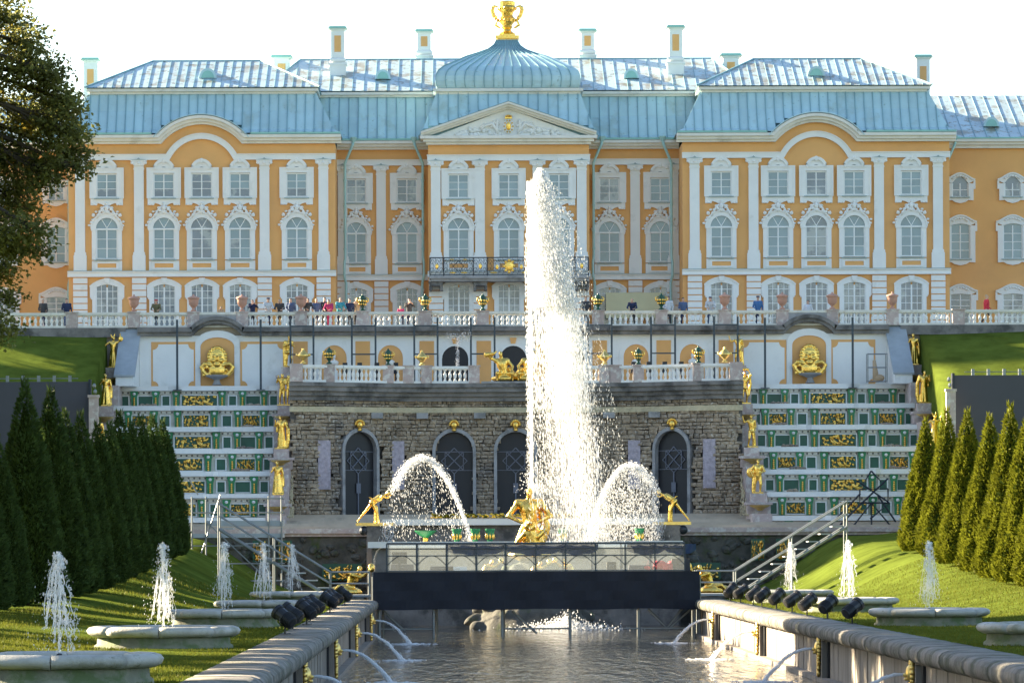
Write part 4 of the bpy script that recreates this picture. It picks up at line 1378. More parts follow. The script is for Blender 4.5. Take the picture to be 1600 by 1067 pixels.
for s in (-1, 1):
    for i, my in enumerate(MASC_Y):
        if i == 0:
            continue
        nm = ('%s mask spout on the %s canal wall from the near end' % (ORD[i - 1], 'left' if s < 0 else 'right'))
        o = link('mask_spout', mask_me, None, (s * (KX - 0.19), my, -0.62), rz=-PI / 2 if s > 0 else PI / 2)
        tag(o, 'gilded lion, ' + nm, 'mask spout', 'gilded mask spouts on the canal walls')
        rng = random.Random(50 + i + s * 7)
        pts = jet_arc((s * (KX - 0.35), my, -0.64), (-s * 1.35, -0.15), 0.05, 0.92)
        m = MB()
        o_ = Vector(pts[0])
        loc = [p - o_ for p in pts]
        for q in range(3):
            m.tube([p + Vector((rng.uniform(-.02, .02), rng.uniform(-.03, .03), rng.uniform(-.02, .02))) * (0.3 + k / 8) for k, p in enumerate(loc)], [0.022 + 0.022 * k / 14 + rng.uniform(0, .012) for k in range(15)], 6)
        for q in range(150):
            k = rng.randrange(4, 15)
            drops(m, rng, loc[k] + Vector((rng.gauss(0, .06), rng.gauss(0, .06), rng.gauss(0, .06))) * (k / 12), 0, rng.uniform(.008, .018), 1.6)
        e = loc[-1]
        for q in range(240):
            a, r_ = rng.random() * 2 * PI, abs(rng.gauss(0, 0.5))
            m.ell((e[0] + r_ * math.cos(a) * 0.8, e[1] + r_ * math.sin(a) * 1.4, WZ - o_[2] + 0.004), (rng.uniform(.02, .09), rng.uniform(.03, .12), rng.uniform(.006, .03)), 5, 4)
        tag(m.build('water_jet', 'jet', None, o_), 'arc of water from the ' + nm.replace(' from the near end', ' from near'), 'water jet', 'water jets from the canal wall masks')

# ------------------------------------------------------------------ bank basins
seg = []
NSEG = 8
rim_prof = [(1.36, 0.36), (1.36, 0.44), (1.42, 0.475), (1.54, 0.485), (1.64, 0.455), (1.69, 0.39), (1.66, 0.32), (1.57, 0.27), (1.48, 0.25)]
for q in range(NSEG):
    m = MB()
    a0, a1 = 2 * PI * q / NSEG + 0.006, 2 * PI * (q + 1) / NSEG - 0.006
    n = len(rim_prof)
    v, f = [], []
    K = 7
    for j in range(K + 1):
        a = a0 + (a1 - a0) * j / K
        e = 0.012 if j in (0, K) else 0
        for r, z in rim_prof:
            v.append(((r - e) * math.cos(a), (r - e) * math.sin(a), z - e))
    for j in range(K):
        for i in range(n):
            c, d = j * n + i, j * n + (i + 1) % n
            f.append((c, d, d + n, c + n)[::-1])
    f += [tuple(range(n)), tuple(range((K + 1) * n - 1, K * n - 1, -1))]
    m.add(v, f)
    seg.append(m.mesh('rim_stone', 'basin_stone', True))
drum_me = MB().lathe([(1.54, -0.1), (1.52, 0.06), (1.46, 0.10), (1.45, 0.27), (1.40, 0.28)], 36).mesh('drum', 'basin_drum', True)
bwat_me = MB().lathe([(1.37, 0.30), (1.37, 0.40)], 32).mesh('basin_water', 'canal_water')
BAS_Y = [72.4, 98.2, 124.0, 149.4, 175.2]


def bank_jet(rng, H):
    """one upright jet: wobbling column, frothy head, strands tumbling back"""
    m = MB()
    n = 22
    pts = [(0.012 * math.sin(i * 1.7), 0.012 * math.cos(i * 1.3), H * i / n) for i in range(n + 1)]
    m.tube(pts, [0.016 + 0.010 * (i / n) + 0.005 * rng.random() for i in range(n + 1)], 6)
    for i in range(46):                                # head of froth
        a = rng.random() * 2 * PI
        q = abs(rng.gauss(0, 0.055))
        m.ell((q * math.cos(a), q * math.sin(a), H * (0.97 - abs(rng.gauss(0, 0.07)))), (rng.uniform(.012, .04),) * 2 + (rng.uniform(.02, .06),), 6, 4)
    for k in range(44):                                # broken falling strands
        a = rng.random() * 2 * PI
        z0 = H * rng.uniform(0.72, 1.0)
        sp = rng.uniform(0.05, 0.30)
        t0, t1 = sorted((rng.random() ** 0.8, rng.random() ** 0.8))
        t1 = min(1, max(t1, t0 + 0.12))
        pp = []
        for j in range(8):
            t = t0 + (t1 - t0) * j / 7
            d = sp * (0.25 + t) + 0.018 * math.sin(j * 1.9 + k)
            pp.append((d * math.cos(a) + 0.012 * math.sin(j * 2.1 + k), d * math.sin(a), z0 - (z0 - 0.02) * t ** 1.5 * 0.95))
        r0 = rng.uniform(0.004, 0.012)
        m.tube(pp, [r0 * (0.5 + 1.1 * rng.random()) for _ in range(8)], 5)
        for j in range(5):
            p = pp[rng.randrange(8)]
            m.ell((p[0] + rng.gauss(0, .02), p[1] + rng.gauss(0, .02), p[2]), (rng.uniform(.006, .018),) * 2 + (rng.uniform(.012, .04),), 5, 4)
    for k in range(520):
        z = H * rng.random() ** 0.8
        sp = 0.05 + 0.34 * (1 - z / H) ** 0.8
        drops(m, rng, (rng.gauss(0, sp * 0.6) - 0.04, rng.gauss(0, sp * 0.6), z), 0, rng.uniform(.004, .010), rng.uniform(1.2, 3))
    for k in range(60):
        a, q = rng.random() * 2 * PI, rng.uniform(0.05, 0.6)
        m.ell((q * math.cos(a), q * math.sin(a), 0.0), (rng.uniform(.02, .05), rng.uniform(.02, .05), rng.uniform(.01, .03)), 5, 4)
    return m.mesh('fountain_jet', 'jet_clear')


HJ = [1.72, 1.92, 1.95, 2.0, 1.95]
for s in (-1, 1):
    for i, by in enumerate(BAS_Y):
        if s > 0 and i == 0:
            continue
        where = '%s from near on the %s bank' % (ORD[i if s < 0 else i - 1], 'shaded left' if s < 0 else 'right')
        z = gz(s * 9.75, by)
        b = thing('fountain_basin', 'low round stone fountain basin, ' + where, 'fountain basin', (s * 9.75, by, z), 'round stone basins along the canal banks')
        link('drum', drum_me, b)
        link('basin_water', bwat_me, b)
        for q in range(NSEG):
            link('rim_stone', seg[q], b)
        MB().lathe([(0.05, 0.35), (0.05, 0.46), (0.03, 0.48)], 8).build('nozzle', 'iron', b)
        if s > 0 and i == 1:
            continue
        tag(link('fountain_jet', bank_jet(random.Random(100 + i * 3 + s), HJ[i]), None, (s * 9.75, by, z + 0.40)), 'upright jet rising from the round basin ' + where, 'water jet', 'upright jets of the bank basins')

# ------------------------------------------------------------------ ground floodlights along the kerbs
fl_body = MB()
fl_body.lathe([(0.10, -0.30), (0.155, -0.28), (0.17, -0.20), (0.175, 0.20), (0.20, 0.21), (0.20, 0.30), (0.185, 0.30), (0.17, 0.27)], 14)
for k in range(5):
    fl_body.lathe([(0.172, -0.24 + k * .05), (0.19, -0.235 + k * .05), (0.19, -0.225 + k * .05), (0.172, -0.22 + k * .05)], 14, cap=False)
fl_body_me = fl_body.mesh('housing', 'lamp_black', False)
fl_lens_me = MB().lathe([(0.17, 0.272), (0.17, 0.278)], 14).mesh('lens', 'glass_dark')
fl_stand = MB()
fl_stand.box(-0.10, 0.10, -0.10, 0.10, 0, 0.02)
fl_stand.tube([(0, 0, 0.02), (0, 0, 0.22)], 0.025, 6)
fl_stand.tube([(0, -0.21, 0.42), (0, -0.21, 0.24), (0, 0, 0.2), (0, 0.21, 0.24), (0, 0.21, 0.42)], 0.016, 5)
fl_stand_me = fl_stand.mesh('yoke', 'lamp_black')
for s, lst in ((-1, [112, 119, 126, 132, 138, 149, 155, 160, 169]), (1, [124, 133, 139, 146.5, 154, 159.5, 166, 173, 178])):
    for i, y in enumerate(lst):
        x = s * (7.62 + 0.08 * math.sin(i * 2.2))
        f = thing('floodlight', 'black cylindrical floodlight on the %s canal edge, %s from the near end' % ('left' if s < 0 else 'right', ORD[i]), 'floodlight', (x, y, gz(x, y) + 0.02 if abs(x) > 7.8 else 0.035), 'black floodlights along the canal edges', rz=R(180 * (s < 0)) + R(10 * math.sin(i * 1.7)) + (R(-35) if s < 0 else R(35)))
        link('yoke', fl_stand_me, f)
        h = link('housing', fl_body_me, f, (0, 0, 0.42))
        h.rotation_euler = (0, R(58 + 5 * math.sin(i * 3)), 0)
        link('lens', fl_lens_me, h)
# ------------------------------------------------------------------ retaining wall below the palace terrace (mask wall)
MW = 259.0
mw = thing('retaining_wall', 'white and ochre panelled retaining wall below the upper balustrade', 'wall', (0, MW, 11.5))
mz = lambda z: z - 11.5
MB().box(-21.6, 21.6, 0, 0.3, 0, mz(14.5)).build('wall_face', 'plaster', mw)
co = MB()
for s in (-1, 1):
    a, b = sorted((s * 18.55, s * 21.7))
    co.box(a, b, -0.35, 0.28, mz(14.48), mz(14.70)).box(a, b, -0.5, 0.28, mz(14.701), mz(14.98))
co.box(-15.65, 15.65, -0.35, 0.28, mz(14.48), mz(14.70)).box(-15.65, 15.65, -0.5, 0.28, mz(14.701), mz(14.98))
co.build('cornice', 'dark_stone', mw)
for s in (-1, 1):
    # arched cornice over the mask niche
    pa = [(-1.45, mz(14.48))] + arc(0, mz(13.35), 1.84, PI - math.acos(1.45 / 1.84), math.acos(1.45 / 1.84), 14)[1:-1] + [(1.45, mz(14.48))]
    MB().ribbon(pa, 0, 0.2, -0.35, 0.28).ribbon(pa, 0.2, 0.42, -0.5, 0.28).build('arched_cornice', 'dark_stone', mw, (s * 17.1, 0, 0))
    o = arch_poly(1.28, 0.02, mz(14.05), 0.75, 12)
    i_ = arch_poly(0.98, 0.02, mz(13.85), 0.55, 12)
    MB().prism(i_, -0.02, 0.0).build('niche', 'ochre', mw, (s * 17.1, 0, 0))
    MB().ring(o, i_, -0.10, 0.0).build('niche_frame', 'plaster', mw, (s * 17.1, 0, 0))
    for xc, hw in ((19.65, 1.28), (14.5, 1.28)):
        z0, z1 = 0.05, mz(14.15)
        MB().box(-hw, hw, -0.03, 0.0, z0, z1).build('ochre_panel', 'ochre', mw, (s * xc, 0, 0))
        r = 0.32
        h2 = hw - 0.10
        a0, a1 = z0 + 0.02, z1 - 0.14
        pts = []
        for cx_, cz_, st in ((-h2, a0, 0), (h2, a0, 1), (h2, a1, 2), (-h2, a1, 3)):
            seq = [(cx_ + r * math.cos(t), cz_ + r * math.sin(t)) for t in [{0: PI / 2, 1: PI, 2: 1.5 * PI, 3: 0}[st] - k * PI / 8 for k in range(5)]]
            pts += seq
        MB().prism(pts, -0.055, -0.025).build('white_panel', 'plaster', mw, (s * xc, 0, 0))
    # sloping buttress with slate cap at each end
    p = MB()
    x0, x1 = s * 21.6, s * 22.6
    v = [(x0, 0.3, mz(14.9)), (x1, 0.3, mz(14.9)), (x1 + s * 0.15, -3.2, mz(12.0)), (x0 + s * 0.15, -3.2, mz(12.0)), (x0, 0.3, 0), (x1, 0.3, 0), (x1 + s * .15, -3.2, 0), (x0 + s * .15, -3.2, 0)]
    p.add(v, [(0, 1, 2, 3), (4, 7, 6, 5), (0, 4, 5, 1), (3, 2, 6, 7), (1, 5, 6, 2), (0, 3, 7, 4)])
    bt = p.build('buttress', 'plaster', mw)
    v = [(x - s * 0.1 * (1 if k in (0, 3) else -1), y - (0.1 if k > 1 else 0), z + d) for d in (0.005, 0.12) for k, (x, y, z) in enumerate(v[:4])]
    MB().add(v, [(0, 3, 2, 1), (4, 5, 6, 7), (0, 1, 5, 4), (1, 2, 6, 5), (2, 3, 7, 6), (3, 0, 4, 7)]).build('buttress_cap', 'slate_cap', bt)
    for xo in (7.1, 10.35):
        o = arch_poly(0.98, 0, mz(13.2), 0.98, 12)
        i_ = arch_poly(0.72, 0, mz(13.2), 0.72, 12)
        MB().prism(i_, -0.02, 0).build('niche', 'ochre', mw, (s * xo, 0, 0))
        MB().ring(o, i_, -0.08, 0).build('niche_frame', 'plaster', mw, (s * xo, 0, 0))
        b = MB()                                   # white bust on its socle inside the niche
        b.lathe([(0.16, 0), (0.12, 0.1), (0.14, 0.25)], 10, (0, -0.2, mz(12.45)))
        b.ell((0, -0.2, mz(12.9)), (0.27, 0.14, 0.18)); b.cap((0, -0.2, mz(13.0)), (0, -0.2, mz(13.15)), 0.07, 0.06); b.ell((0, -0.2, mz(13.26)), (0.10, 0.12, 0.14))
        BUST = b
        tag(link('marble_bust', b.mesh('marble_bust', 'marble', True), None, (s * xo, MW, 11.5)), 'white marble bust in the %s arched niche %s of the black middle arch' % ('inner' if xo < 8 else 'outer', 'left' if s < 0 else 'right'), 'bust', 'busts in the wall niches')
        MB().box(s * xo - 0.2, s * xo + 0.2, -0.42, -0.001, 0, mz(12.45)).build('bust_pedestal', 'plaster', mw)
    for xo in (1.7, 5.0, 8.7, 12.3):
        MB().box(s * xo - 0.42, s * xo + 0.42, -0.03, 0, 0.02, mz(14.15)).build('ochre_panel', 'ochre', mw)
for xo in (-3.36, 0, 3.36):
    i_ = arch_poly(0.76, 0, mz(13.1), 0.76, 12)
    MB().prism(i_, -0.03, 0).build('dark_arch', 'void', mw, (xo, 0, 0))
    MB().ring(arch_poly(0.9, 0, mz(13.1), 0.9, 12), i_, -0.09, 0).build('arch_frame', 'plaster', mw, (xo, 0, 0))
    MB().prism([(-0.12, mz(13.98)), (0.12, mz(13.98)), (0.2, mz(14.32)), (-0.2, mz(14.32))], -0.12, 0).build('keystone', 'ochre', mw, (xo, 0, 0))
# gilded wall fountains: big mask with shell and basin
g = MB()
rg = random.Random(5)
g.ell((0, -0.1, 1.55), (0.50, 0.22, 0.62), 12, 9)
for i in range(18):
    a = 2 * PI * i / 18
    g.ell((0.50 * math.cos(a), -0.12, 1.62 + 0.55 * math.sin(a)), (0.12, 0.14, 0.12), 6, 5)
for sx in (-1, 1):
    g.ell((sx * 0.18, -0.30, 1.68), (0.09, 0.06, 0.06), 6, 5)
    g.ell((sx * 0.22, -0.28, 1.42), (0.15, 0.10, 0.12), 6, 5)
    g.tube([(sx * 0.3, -.15, 1.15), (sx * 0.7, -.15, 1.25), (sx * 0.92, -.15, 1.05), (sx * 0.8, -.15, 0.8), (sx * 0.55, -.15, 0.55), (sx * .2, -.15, .42)], [0.12, 0.16, 0.13, 0.15, 0.14, 0.1], 7)
    for i in range(7):
        g.ell((sx * rg.uniform(.15, .85), -0.18, rg.uniform(.5, 1.2)), (0.11, 0.12, 0.09), 6, 5)
g.ell((0, -0.36, 1.52), (0.08, 0.12, 0.16), 6, 5)
g.ell((0, -0.28, 1.2), (0.2, 0.1, 0.14), 8, 5)
g.ell((0, -0.12, 0.85), (0.55, 0.2, 0.42), 10, 7)
g.ell((0, -0.1, 2.16), (0.3, 0.14, 0.14), 8, 5)
gm = remeshed(g, 0.035, 'gold', 'gilded_mask', 1)
for s in (-1, 1):
    f = thing('wall_fountain', 'gilded mask wall fountain over a stone bowl above the %s cascade' % ('left' if s < 0 else 'right'), 'wall fountain', (s * 17.1, MW - 0.02, 11.62), 'gilded mask fountains on the retaining wall')
    link('mask', gm, f, (0, -0.2, 0))
    MB().lathe([(0.3, 0), (0.22, 0.08), (0.16, 0.3), (0.3, 0.36), (0.62, 0.48), (0.68, 0.56), (0.62, 0.58)], 18, (0, -0.75, 0)).build('bowl', 'grey_granite', f, smooth=False)

# ------------------------------------------------------------------ balusters
bal_prof = [(0.085, 0), (0.085, 0.05), (0.05, 0.08), (0.06, 0.14), (0.10, 0.24), (0.09, 0.32), (0.045, 0.42), (0.05, 0.47), (0.085, 0.50), (0.085, 0.55)]
bal_me = {m: MB().lathe(bal_prof, 8, m=0).mesh('baluster', m, True) for m in ('cream_stone', 'marble')}


def balustrade(root, pts, z0, h, stone, bstone, peds, pitch=0.30, pw=0.34):
    """pts: plan polyline (x, y) local; peds: distances along x (list of x) that get a pedestal"""
    for (xa, ya), (xb, yb_) in zip(pts[:-1], pts[1:]):
        L = math.hypot(xb - xa, yb_ - ya)
        an = math.atan2(yb_ - ya, xb - xa)
        o = MB().box(0, L, -0.17, 0.17, 0, 0.12).build('plinth', stone, root, (xa, ya, z0), rz=an)
        MB().box(0, L, -0.19, 0.19, h - 0.14, h).box(0, L, -0.14, 0.14, h - 0.19, h - 0.141).build('rail', stone, root, (xa, ya, z0), rz=an)
        n = max(1, int(L / pitch))
        sc = (h - 0.31) / 0.55
        for i in range(n):
            t = (i + 0.5) / n
            x, y = xa + (xb - xa) * t, ya + (yb_ - ya) * t
            if any(abs(x - q) < pw + 0.08 for q in peds):
                continue
            link('baluster', bal_me[bstone], root, (x, y, z0 + 0.12), scale=(1.05, 1.05, sc))
    for q in peds:
        for (xa, ya), (xb, yb_) in zip(pts[:-1], pts[1:]):
            if min(xa, xb) - 1e-6 <= q <= max(xa, xb) + 1e-6 and abs(xb - xa) > 0.01:
                y = ya + (yb_ - ya) * (q - xa) / (xb - xa)
                MB().box(q - pw, q + pw, y - 0.24, y + 0.24, z0 + 0.005, z0 + h - 0.02).box(q - pw - 0.05, q + pw + 0.05, y - 0.29, y + 0.29, z0 + h - 0.019, z0 + h + 0.05).build('pedestal', 'pink_granite', root)
                break


UB = 259.25
px_to_x = lambda px, Y: P(px, 487, Y).x
ub = thing('balustrade', 'long pale balustrade edging the upper palace terrace', 'balustrade', (0, UB, 14.98))
ter_peds = [px_to_x(p, UB) for p in (212, 305, 381, 473, 1135, 1225, 1303, 1397)]
gold_peds = [px_to_x(p, UB) for p in (569, 667, 757, 937, 1036)]
extra = [px_to_x(p, UB) for p in (115, 846, 1500)]
balustrade(ub, [(-34, 0), (34, 0)], 0.0, 0.88, 'cream_stone', 'marble', ter_peds + gold_peds + extra, 0.31)
for s in (-1, 1):
    MB().box(s * 17.1 - 1.2, s * 17.1 + 1.2, -0.22, 0.22, 0.1, 0.72).build('solid_panel', 'grey_granite', ub)
    a, b = sorted((s * 22.4, s * 60))
    MB().box(a, b, -0.3, 0.3, -0.55, 0.0).build('footing', 'dark_stone', ub)

# vases on the upper balustrade
tv = MB().lathe([(0.17, 0), (0.17, 0.06), (0.08, 0.12), (0.07, 0.18), (0.15, 0.26), (0.27, 0.40), (0.29, 0.62), (0.30, 0.70), (0.36, 0.74), (0.35, 0.80), (0.20, 0.86), (0.05, 0.92), (0.06, 0.98), (0.02, 1.0)], 14).mesh('terracotta_vase', 'terracotta', True)
gv_body = MB().lathe([(0.18, 0), (0.18, 0.06), (0.08, 0.12), (0.07, 0.2), (0.16, 0.3), (0.25, 0.46), (0.27, 0.6), (0.22, 0.72), (0.17, 0.76), (0.22, 0.82), (0.10, 0.90), (0.04, 0.98), (0.05, 1.02)], 14).mesh('urn_body', 'urn_green', True)
go = MB()
for k in range(10):
    a = k * PI / 5
    go.ell((0.235 * math.cos(a), 0.235 * math.sin(a), 0.60), (0.075, 0.075, 0.09), 6, 5)
    go.ell((0.20 * math.cos(a), 0.20 * math.sin(a), 0.42), (0.06, 0.06, 0.08), 6, 5)
for sx in (-1, 1):
    go.tube([(sx * .22, 0, .5), (sx * .36, 0, .6), (sx * .34, 0, .76), (sx * .2, 0, .8)], 0.04, 6)
gv_orn = go.mesh('gilding', 'gold', True)
gw = MB().lathe([(0.16, 0), (0.16, 0.05), (0.07, 0.10), (0.06, 0.16), (0.18, 0.26), (0.30, 0.38), (0.32, 0.46), (0.26, 0.50), (0.24, 0.54), (0.15, 0.62), (0.07, 0.70), (0.05, 0.76), (0.07, 0.8)], 14)
for sx in (-1, 1):
    gw.ell((sx * .33, 0, .46), (0.06, 0.05, 0.09), 6, 5)
gw_me = gw.mesh('gilded_urn', 'gold_dull', True)
for i, x in enumerate(sorted(ter_peds)):
    side = 'left' if x < 0 else 'right'
    tag(link('terracotta_vase', tv, None, (x, UB, 15.915)), 'terracotta lidded vase on the upper balustrade, %s from the left end' % ORD[i], 'vase', 'terracotta vases on the upper balustrade')


def green_urn(loc, label, grp, sc=1.0):
    u = thing('ornamental_urn', label, 'urn', loc, grp)
    a = link('urn_body', gv_body, u, scale=sc)
    link('gilding', gv_orn, u, scale=sc)


for i, x in enumerate(sorted(gold_peds)):
    green_urn((x, UB, 15.915), 'green and gilt urn on the upper balustrade, %s from the left' % ORD[i], 'green and gilt urns on the upper balustrade', 0.95)

# ------------------------------------------------------------------ grotto
GF, GT = 4.05, 11.36


def yw(x):
    return 250.0 - 3.0 * smooth01((abs(x) - 5.5) / 6.6)


gr = thing('grotto', 'dark rough-stone grotto front with arched doors between the two cascades', 'grotto', (0, 250, GF))
DX = [-8.66, -3.43, 0, 3.43, 8.66]
st = MB()
rs = random.Random(77)
z = GF
row = 0
while z < 10.35:
    h = rs.uniform(0.17, 0.25)
    x = -12.4 - rs.random() * 0.3
    while x < 12.4:
        w = rs.uniform(0.22, 0.55)
        xc, zc = x + w / 2, z + h / 2
        skip = False
        for d in DX:
            if (abs(xc - d) < 1.12 and zc < 7.62) or math.hypot(xc - d, zc - 7.62) < 1.12:
                skip = True
        for d in (-10.6, -6.55, 6.6, 10.65):
            if abs(xc - d) < 0.22 and 5.5 < zc < 8.05:
                skip = True
        if not skip and abs(xc) < 12.4:
            y = yw(xc) - 250
            o = rs.uniform(-0.05, 0.07)
            j = lambda: rs.uniform(-0.025, 0.025)
            g0 = 0.012
            dy = (yw(x + w) - yw(x))
            v = [(x + g0, y + .62, z + g0 - GF), (x + w - g0, y + .62, z + g0 - GF), (x + w - g0, y + .62, z + h - g0 - GF), (x + g0, y + .62, z + h - g0 - GF),
                 (x + g0 + j(), y + o - dy / 2 + j(), z + g0 - GF + j()), (x + w - g0 + j(), y + o + dy / 2 + j(), z + g0 - GF + j()), (x + w - g0 + j(), y + o + dy / 2 + j(), z + h - g0 - GF + j()), (x + g0 + j(), y + o - dy / 2 + j(), z + h - g0 - GF + j()),
                 (xc + j() * 2, y + o - 0.07 + j(), zc - GF + j())]
            st.add(v, [(4, 5, 8), (5, 6, 8), (6, 7, 8), (7, 4, 8), (0, 4, 7, 3), (1, 2, 6, 5), (3, 7, 6, 2), (0, 1, 5, 4)])
        x += w
    z += h
tag(st.build('stone_facing', 'tuff', gr), kind='stuff')
N = 60
xs_ = [-12.5 + 25.0 * i / N for i in range(N + 1)]


def curved(m, y_off0, y_off1, z0, z1, lim=12.5):
    pts = [x for x in xs_ if abs(x) <= lim]
    n = len(pts)
    v = []
    for x in pts:
        y = yw(x) - 250
        v += [(x, y + y_off0, z0 - GF), (x, y + y_off1, z0 - GF), (x, y + y_off1, z1 - GF), (x, y + y_off0, z1 - GF)]
    f = [(3, 2, 1, 0), (4 * n - 4, 4 * n - 3, 4 * n - 2, 4 * n - 1)]
    for i in range(n - 1):
        for q in range(4):
            a, b = 4 * i + q, 4 * i + (q + 1) % 4
            f.append((a, b, b + 4, a + 4))
    m.add(v, f)
    return m


curved(MB(), 0.58, 1.1, GF - 0.3, 11.3).build('backing_wall', 'dark_stone', gr)
curved(MB(), -0.12, 0.35, 9.72, 10.02).build('pale_band', 'tuff_band', gr)
c = MB()
curved(c, -0.22, 0.5, 10.36, 10.62)
curved(c, -0.40, 0.5, 10.621, 10.86)
curved(c, -0.62, 0.5, 10.861, 11.12)
curved(c, -0.75, 0.5, 11.121, 11.34)
c.build('cornice', 'dark_stone', gr)
MB().box(-12.5, 12.5, 0.4, 9.0, 7.2, 7.27).build('roof_terrace', 'sand_floor', gr)
for x in (-7.7, -5.2, 5.2, 7.7, -2.0, 2.0):
    MB().box(x - 0.32, x + 0.32, yw(x) - 250 - 0.35, yw(x) - 249.8, 9.40 - GF, 9.715 - GF).build('corbel', 'grey_granite', gr)
for d in (-10.6, -6.55, 6.6, 10.65):
    y = yw(d) - 250
    MB().box(d - 0.34, d + 0.34, y - 0.17, y + 0.35, 5.45 - GF, 8.15 - GF).build('shell_panel', 'shell_panel', gr)
for d in DX:
    y = yw(d) - 250
    base = (d, y, 0)
    an = math.atan2(yw(d + 0.3) - yw(d - 0.3), 0.6)
    dr = MB().prism(arch_poly(1.06, 0.0, 7.62 - GF, 1.06, 14), 0.24, 0.31).build('door', 'void', gr, base, rz=an)
    MB().ring(arch_poly(1.22, 0, 7.62 - GF, 1.24, 14)[1:] + [(-1.22, 0)], arch_poly(1.04, 0, 7.62 - GF, 1.04, 14)[1:] + [(-1.04, 0)], -0.12, 0.5, closed=False).build('door_surround', 'grey_granite', dr)
    k = MB()
    zc = 7.05 - GF
    for r, ph in ((0.72, 0), (0.72, PI / 4)):
        q = [(r * math.cos(ph + i * PI / 2 + PI / 4), 0.2, zc + r * math.sin(ph + i * PI / 2 + PI / 4)) for i in range(5)]
        k.tube(q, 0.038, 4)
    for a in (PI / 4, 3 * PI / 4):
        k.tube([(0.72 * math.cos(a), 0.2, zc + 0.72 * math.sin(a)), (-0.72 * math.cos(a), 0.2, zc - 0.72 * math.sin(a))], 0.038, 4)
    for zz in (zc + 0.5, zc - 0.53):
        k.tube([(-1.05, 0.2, zz), (1.05, 0.2, zz)], 0.025, 4)
    k.tube([(0, 0.2, 0), (0, 0.2, zc - 0.7)], 0.05, 4)
    k.box(-0.14, 0.14, 0.14, 0.2, 1.2, 1.75)
    k.build('grille', 'grille', dr)
    ms = MB()
    ms.ell((0, -0.16, 0), (0.19, 0.12, 0.23), 8, 7)
    for i in range(9):
        a = PI * i / 8
        ms.ell((0.24 * math.cos(a), -0.15, 0.03 + 0.24 * math.sin(a)), 0.075, 6, 5)
    ms.ell((0, -0.28, -0.02), (0.05, 0.07, 0.08), 5, 4).ell((0, -0.18, -0.26), (0.14, 0.08, 0.09), 6, 5)
    ms.build('mascaron', 'gold', gr, (d, y - 0.05, 9.02 - GF), smooth=True)

# lower balustrade on the grotto edge with its urns
LBZ = 11.35
lb = thing('balustrade', 'short stone balustrade on top of the grotto front', 'balustrade', (0, 0, LBZ))
path = [(x, yw(x) - 0.45) for x in (-12.3, -9.6, -7.0, -5.2)]
plx = lambda px: P(px, 580, 248).x
pedl = [-12.0, plx(517), plx(608), plx(640)]
balustrade(lb, path, 0, 0.95, 'marble', 'marble', pedl[1:], 0.27, 0.30)
balustrade(lb, [(-5.2, 249.55), (-2.1, 249.55)], 0, 0.95, 'marble', 'marble', [-4.95, -2.3], 0.27, 0.3)
pathr = [(-x, y) for x, y in path[::-1]]
balustrade(lb, [(2.1, 249.55), (5.2, 249.55)], 0, 0.95, 'marble', 'marble', [2.3, 4.95], 0.27, 0.3)
balustrade(lb, pathr, 0, 0.95, 'marble', 'marble', [plx(1001), plx(1092), plx(965)], 0.27, 0.30)
for s in (-1, 1):
    MB().box(s * 12.1 - 0.35, s * 12.1 + 0.35, yw(12.1) - 0.8, yw(12.1) - 0.1, 0.003, 1.0).build('pedestal', 'pink_granite', lb)
for px, kind in ((477, 'w'), (517, 'g'), (608, 'g'), (661, 'w'), (948, 'w'), (1001, 'g'), (1092, 'g'), (1132, 'w')):
    x = plx(px)
    y = yw(x) - 0.45 if abs(x) > 5.2 else 249.55
    where = '%s end of the lower balustrade' % ('left' if x < 0 else 'right')
    if kind == 'g':
        green_urn((x, y, LBZ + 1.0), 'green and gilt urn before the %s niche, %s' % ('outer' if abs(x) > 9 else 'inner', where), 'green urns on the lower balustrade', 0.92)
    else:
        tag(link('gilded_urn', gw_me, None, (x, y, LBZ + 1.0 if abs(x) < 11.5 else LBZ + 1.003), scale=1.05), 'wide gilded urn at the %s %s' % ('outer' if abs(x) > 9 else 'inner', where), 'urn', 'gilded urns on the lower balustrade')
# speaker boxes behind it
for k, px in enumerate((540, 563, 590, 620, 993, 1017, 1042, 1068)):
    p = P(px, 565, 249.4)
    b = MB()
    b.prism([(-0.15, 0), (0.15, 0), (0.14, 0.62), (-0.12, 0.62)], -0.17, 0.17)
    o = b.build('speaker_box', 'lamp_black', None, (p.x, 250.7, 11.325))
    MB().box(-0.11, 0.11, -0.19, -0.171, 0.06, 0.55).build('speaker_grille', 'iron', o)
    MB().box(-0.15, 0.15, -0.15, 0.15, -0.0, 0.004).build('speaker_foot', 'iron', o)
    MB().box(-0.22, 0.22, -0.2, 0.2, 0.0 - 0.003, 0.0).build('stand', 'iron', o)
    o.location.z = 11.325 + 0.62
    MB().tube([(0, 0, -0.62), (0, 0, 0)], 0.05, 6).build('stand_pole', 'iron', o)
    tag(o, 'black speaker box behind the lower balustrade, %s from the left' % ORD[k], 'speaker', 'speaker boxes behind the lower balustrade')

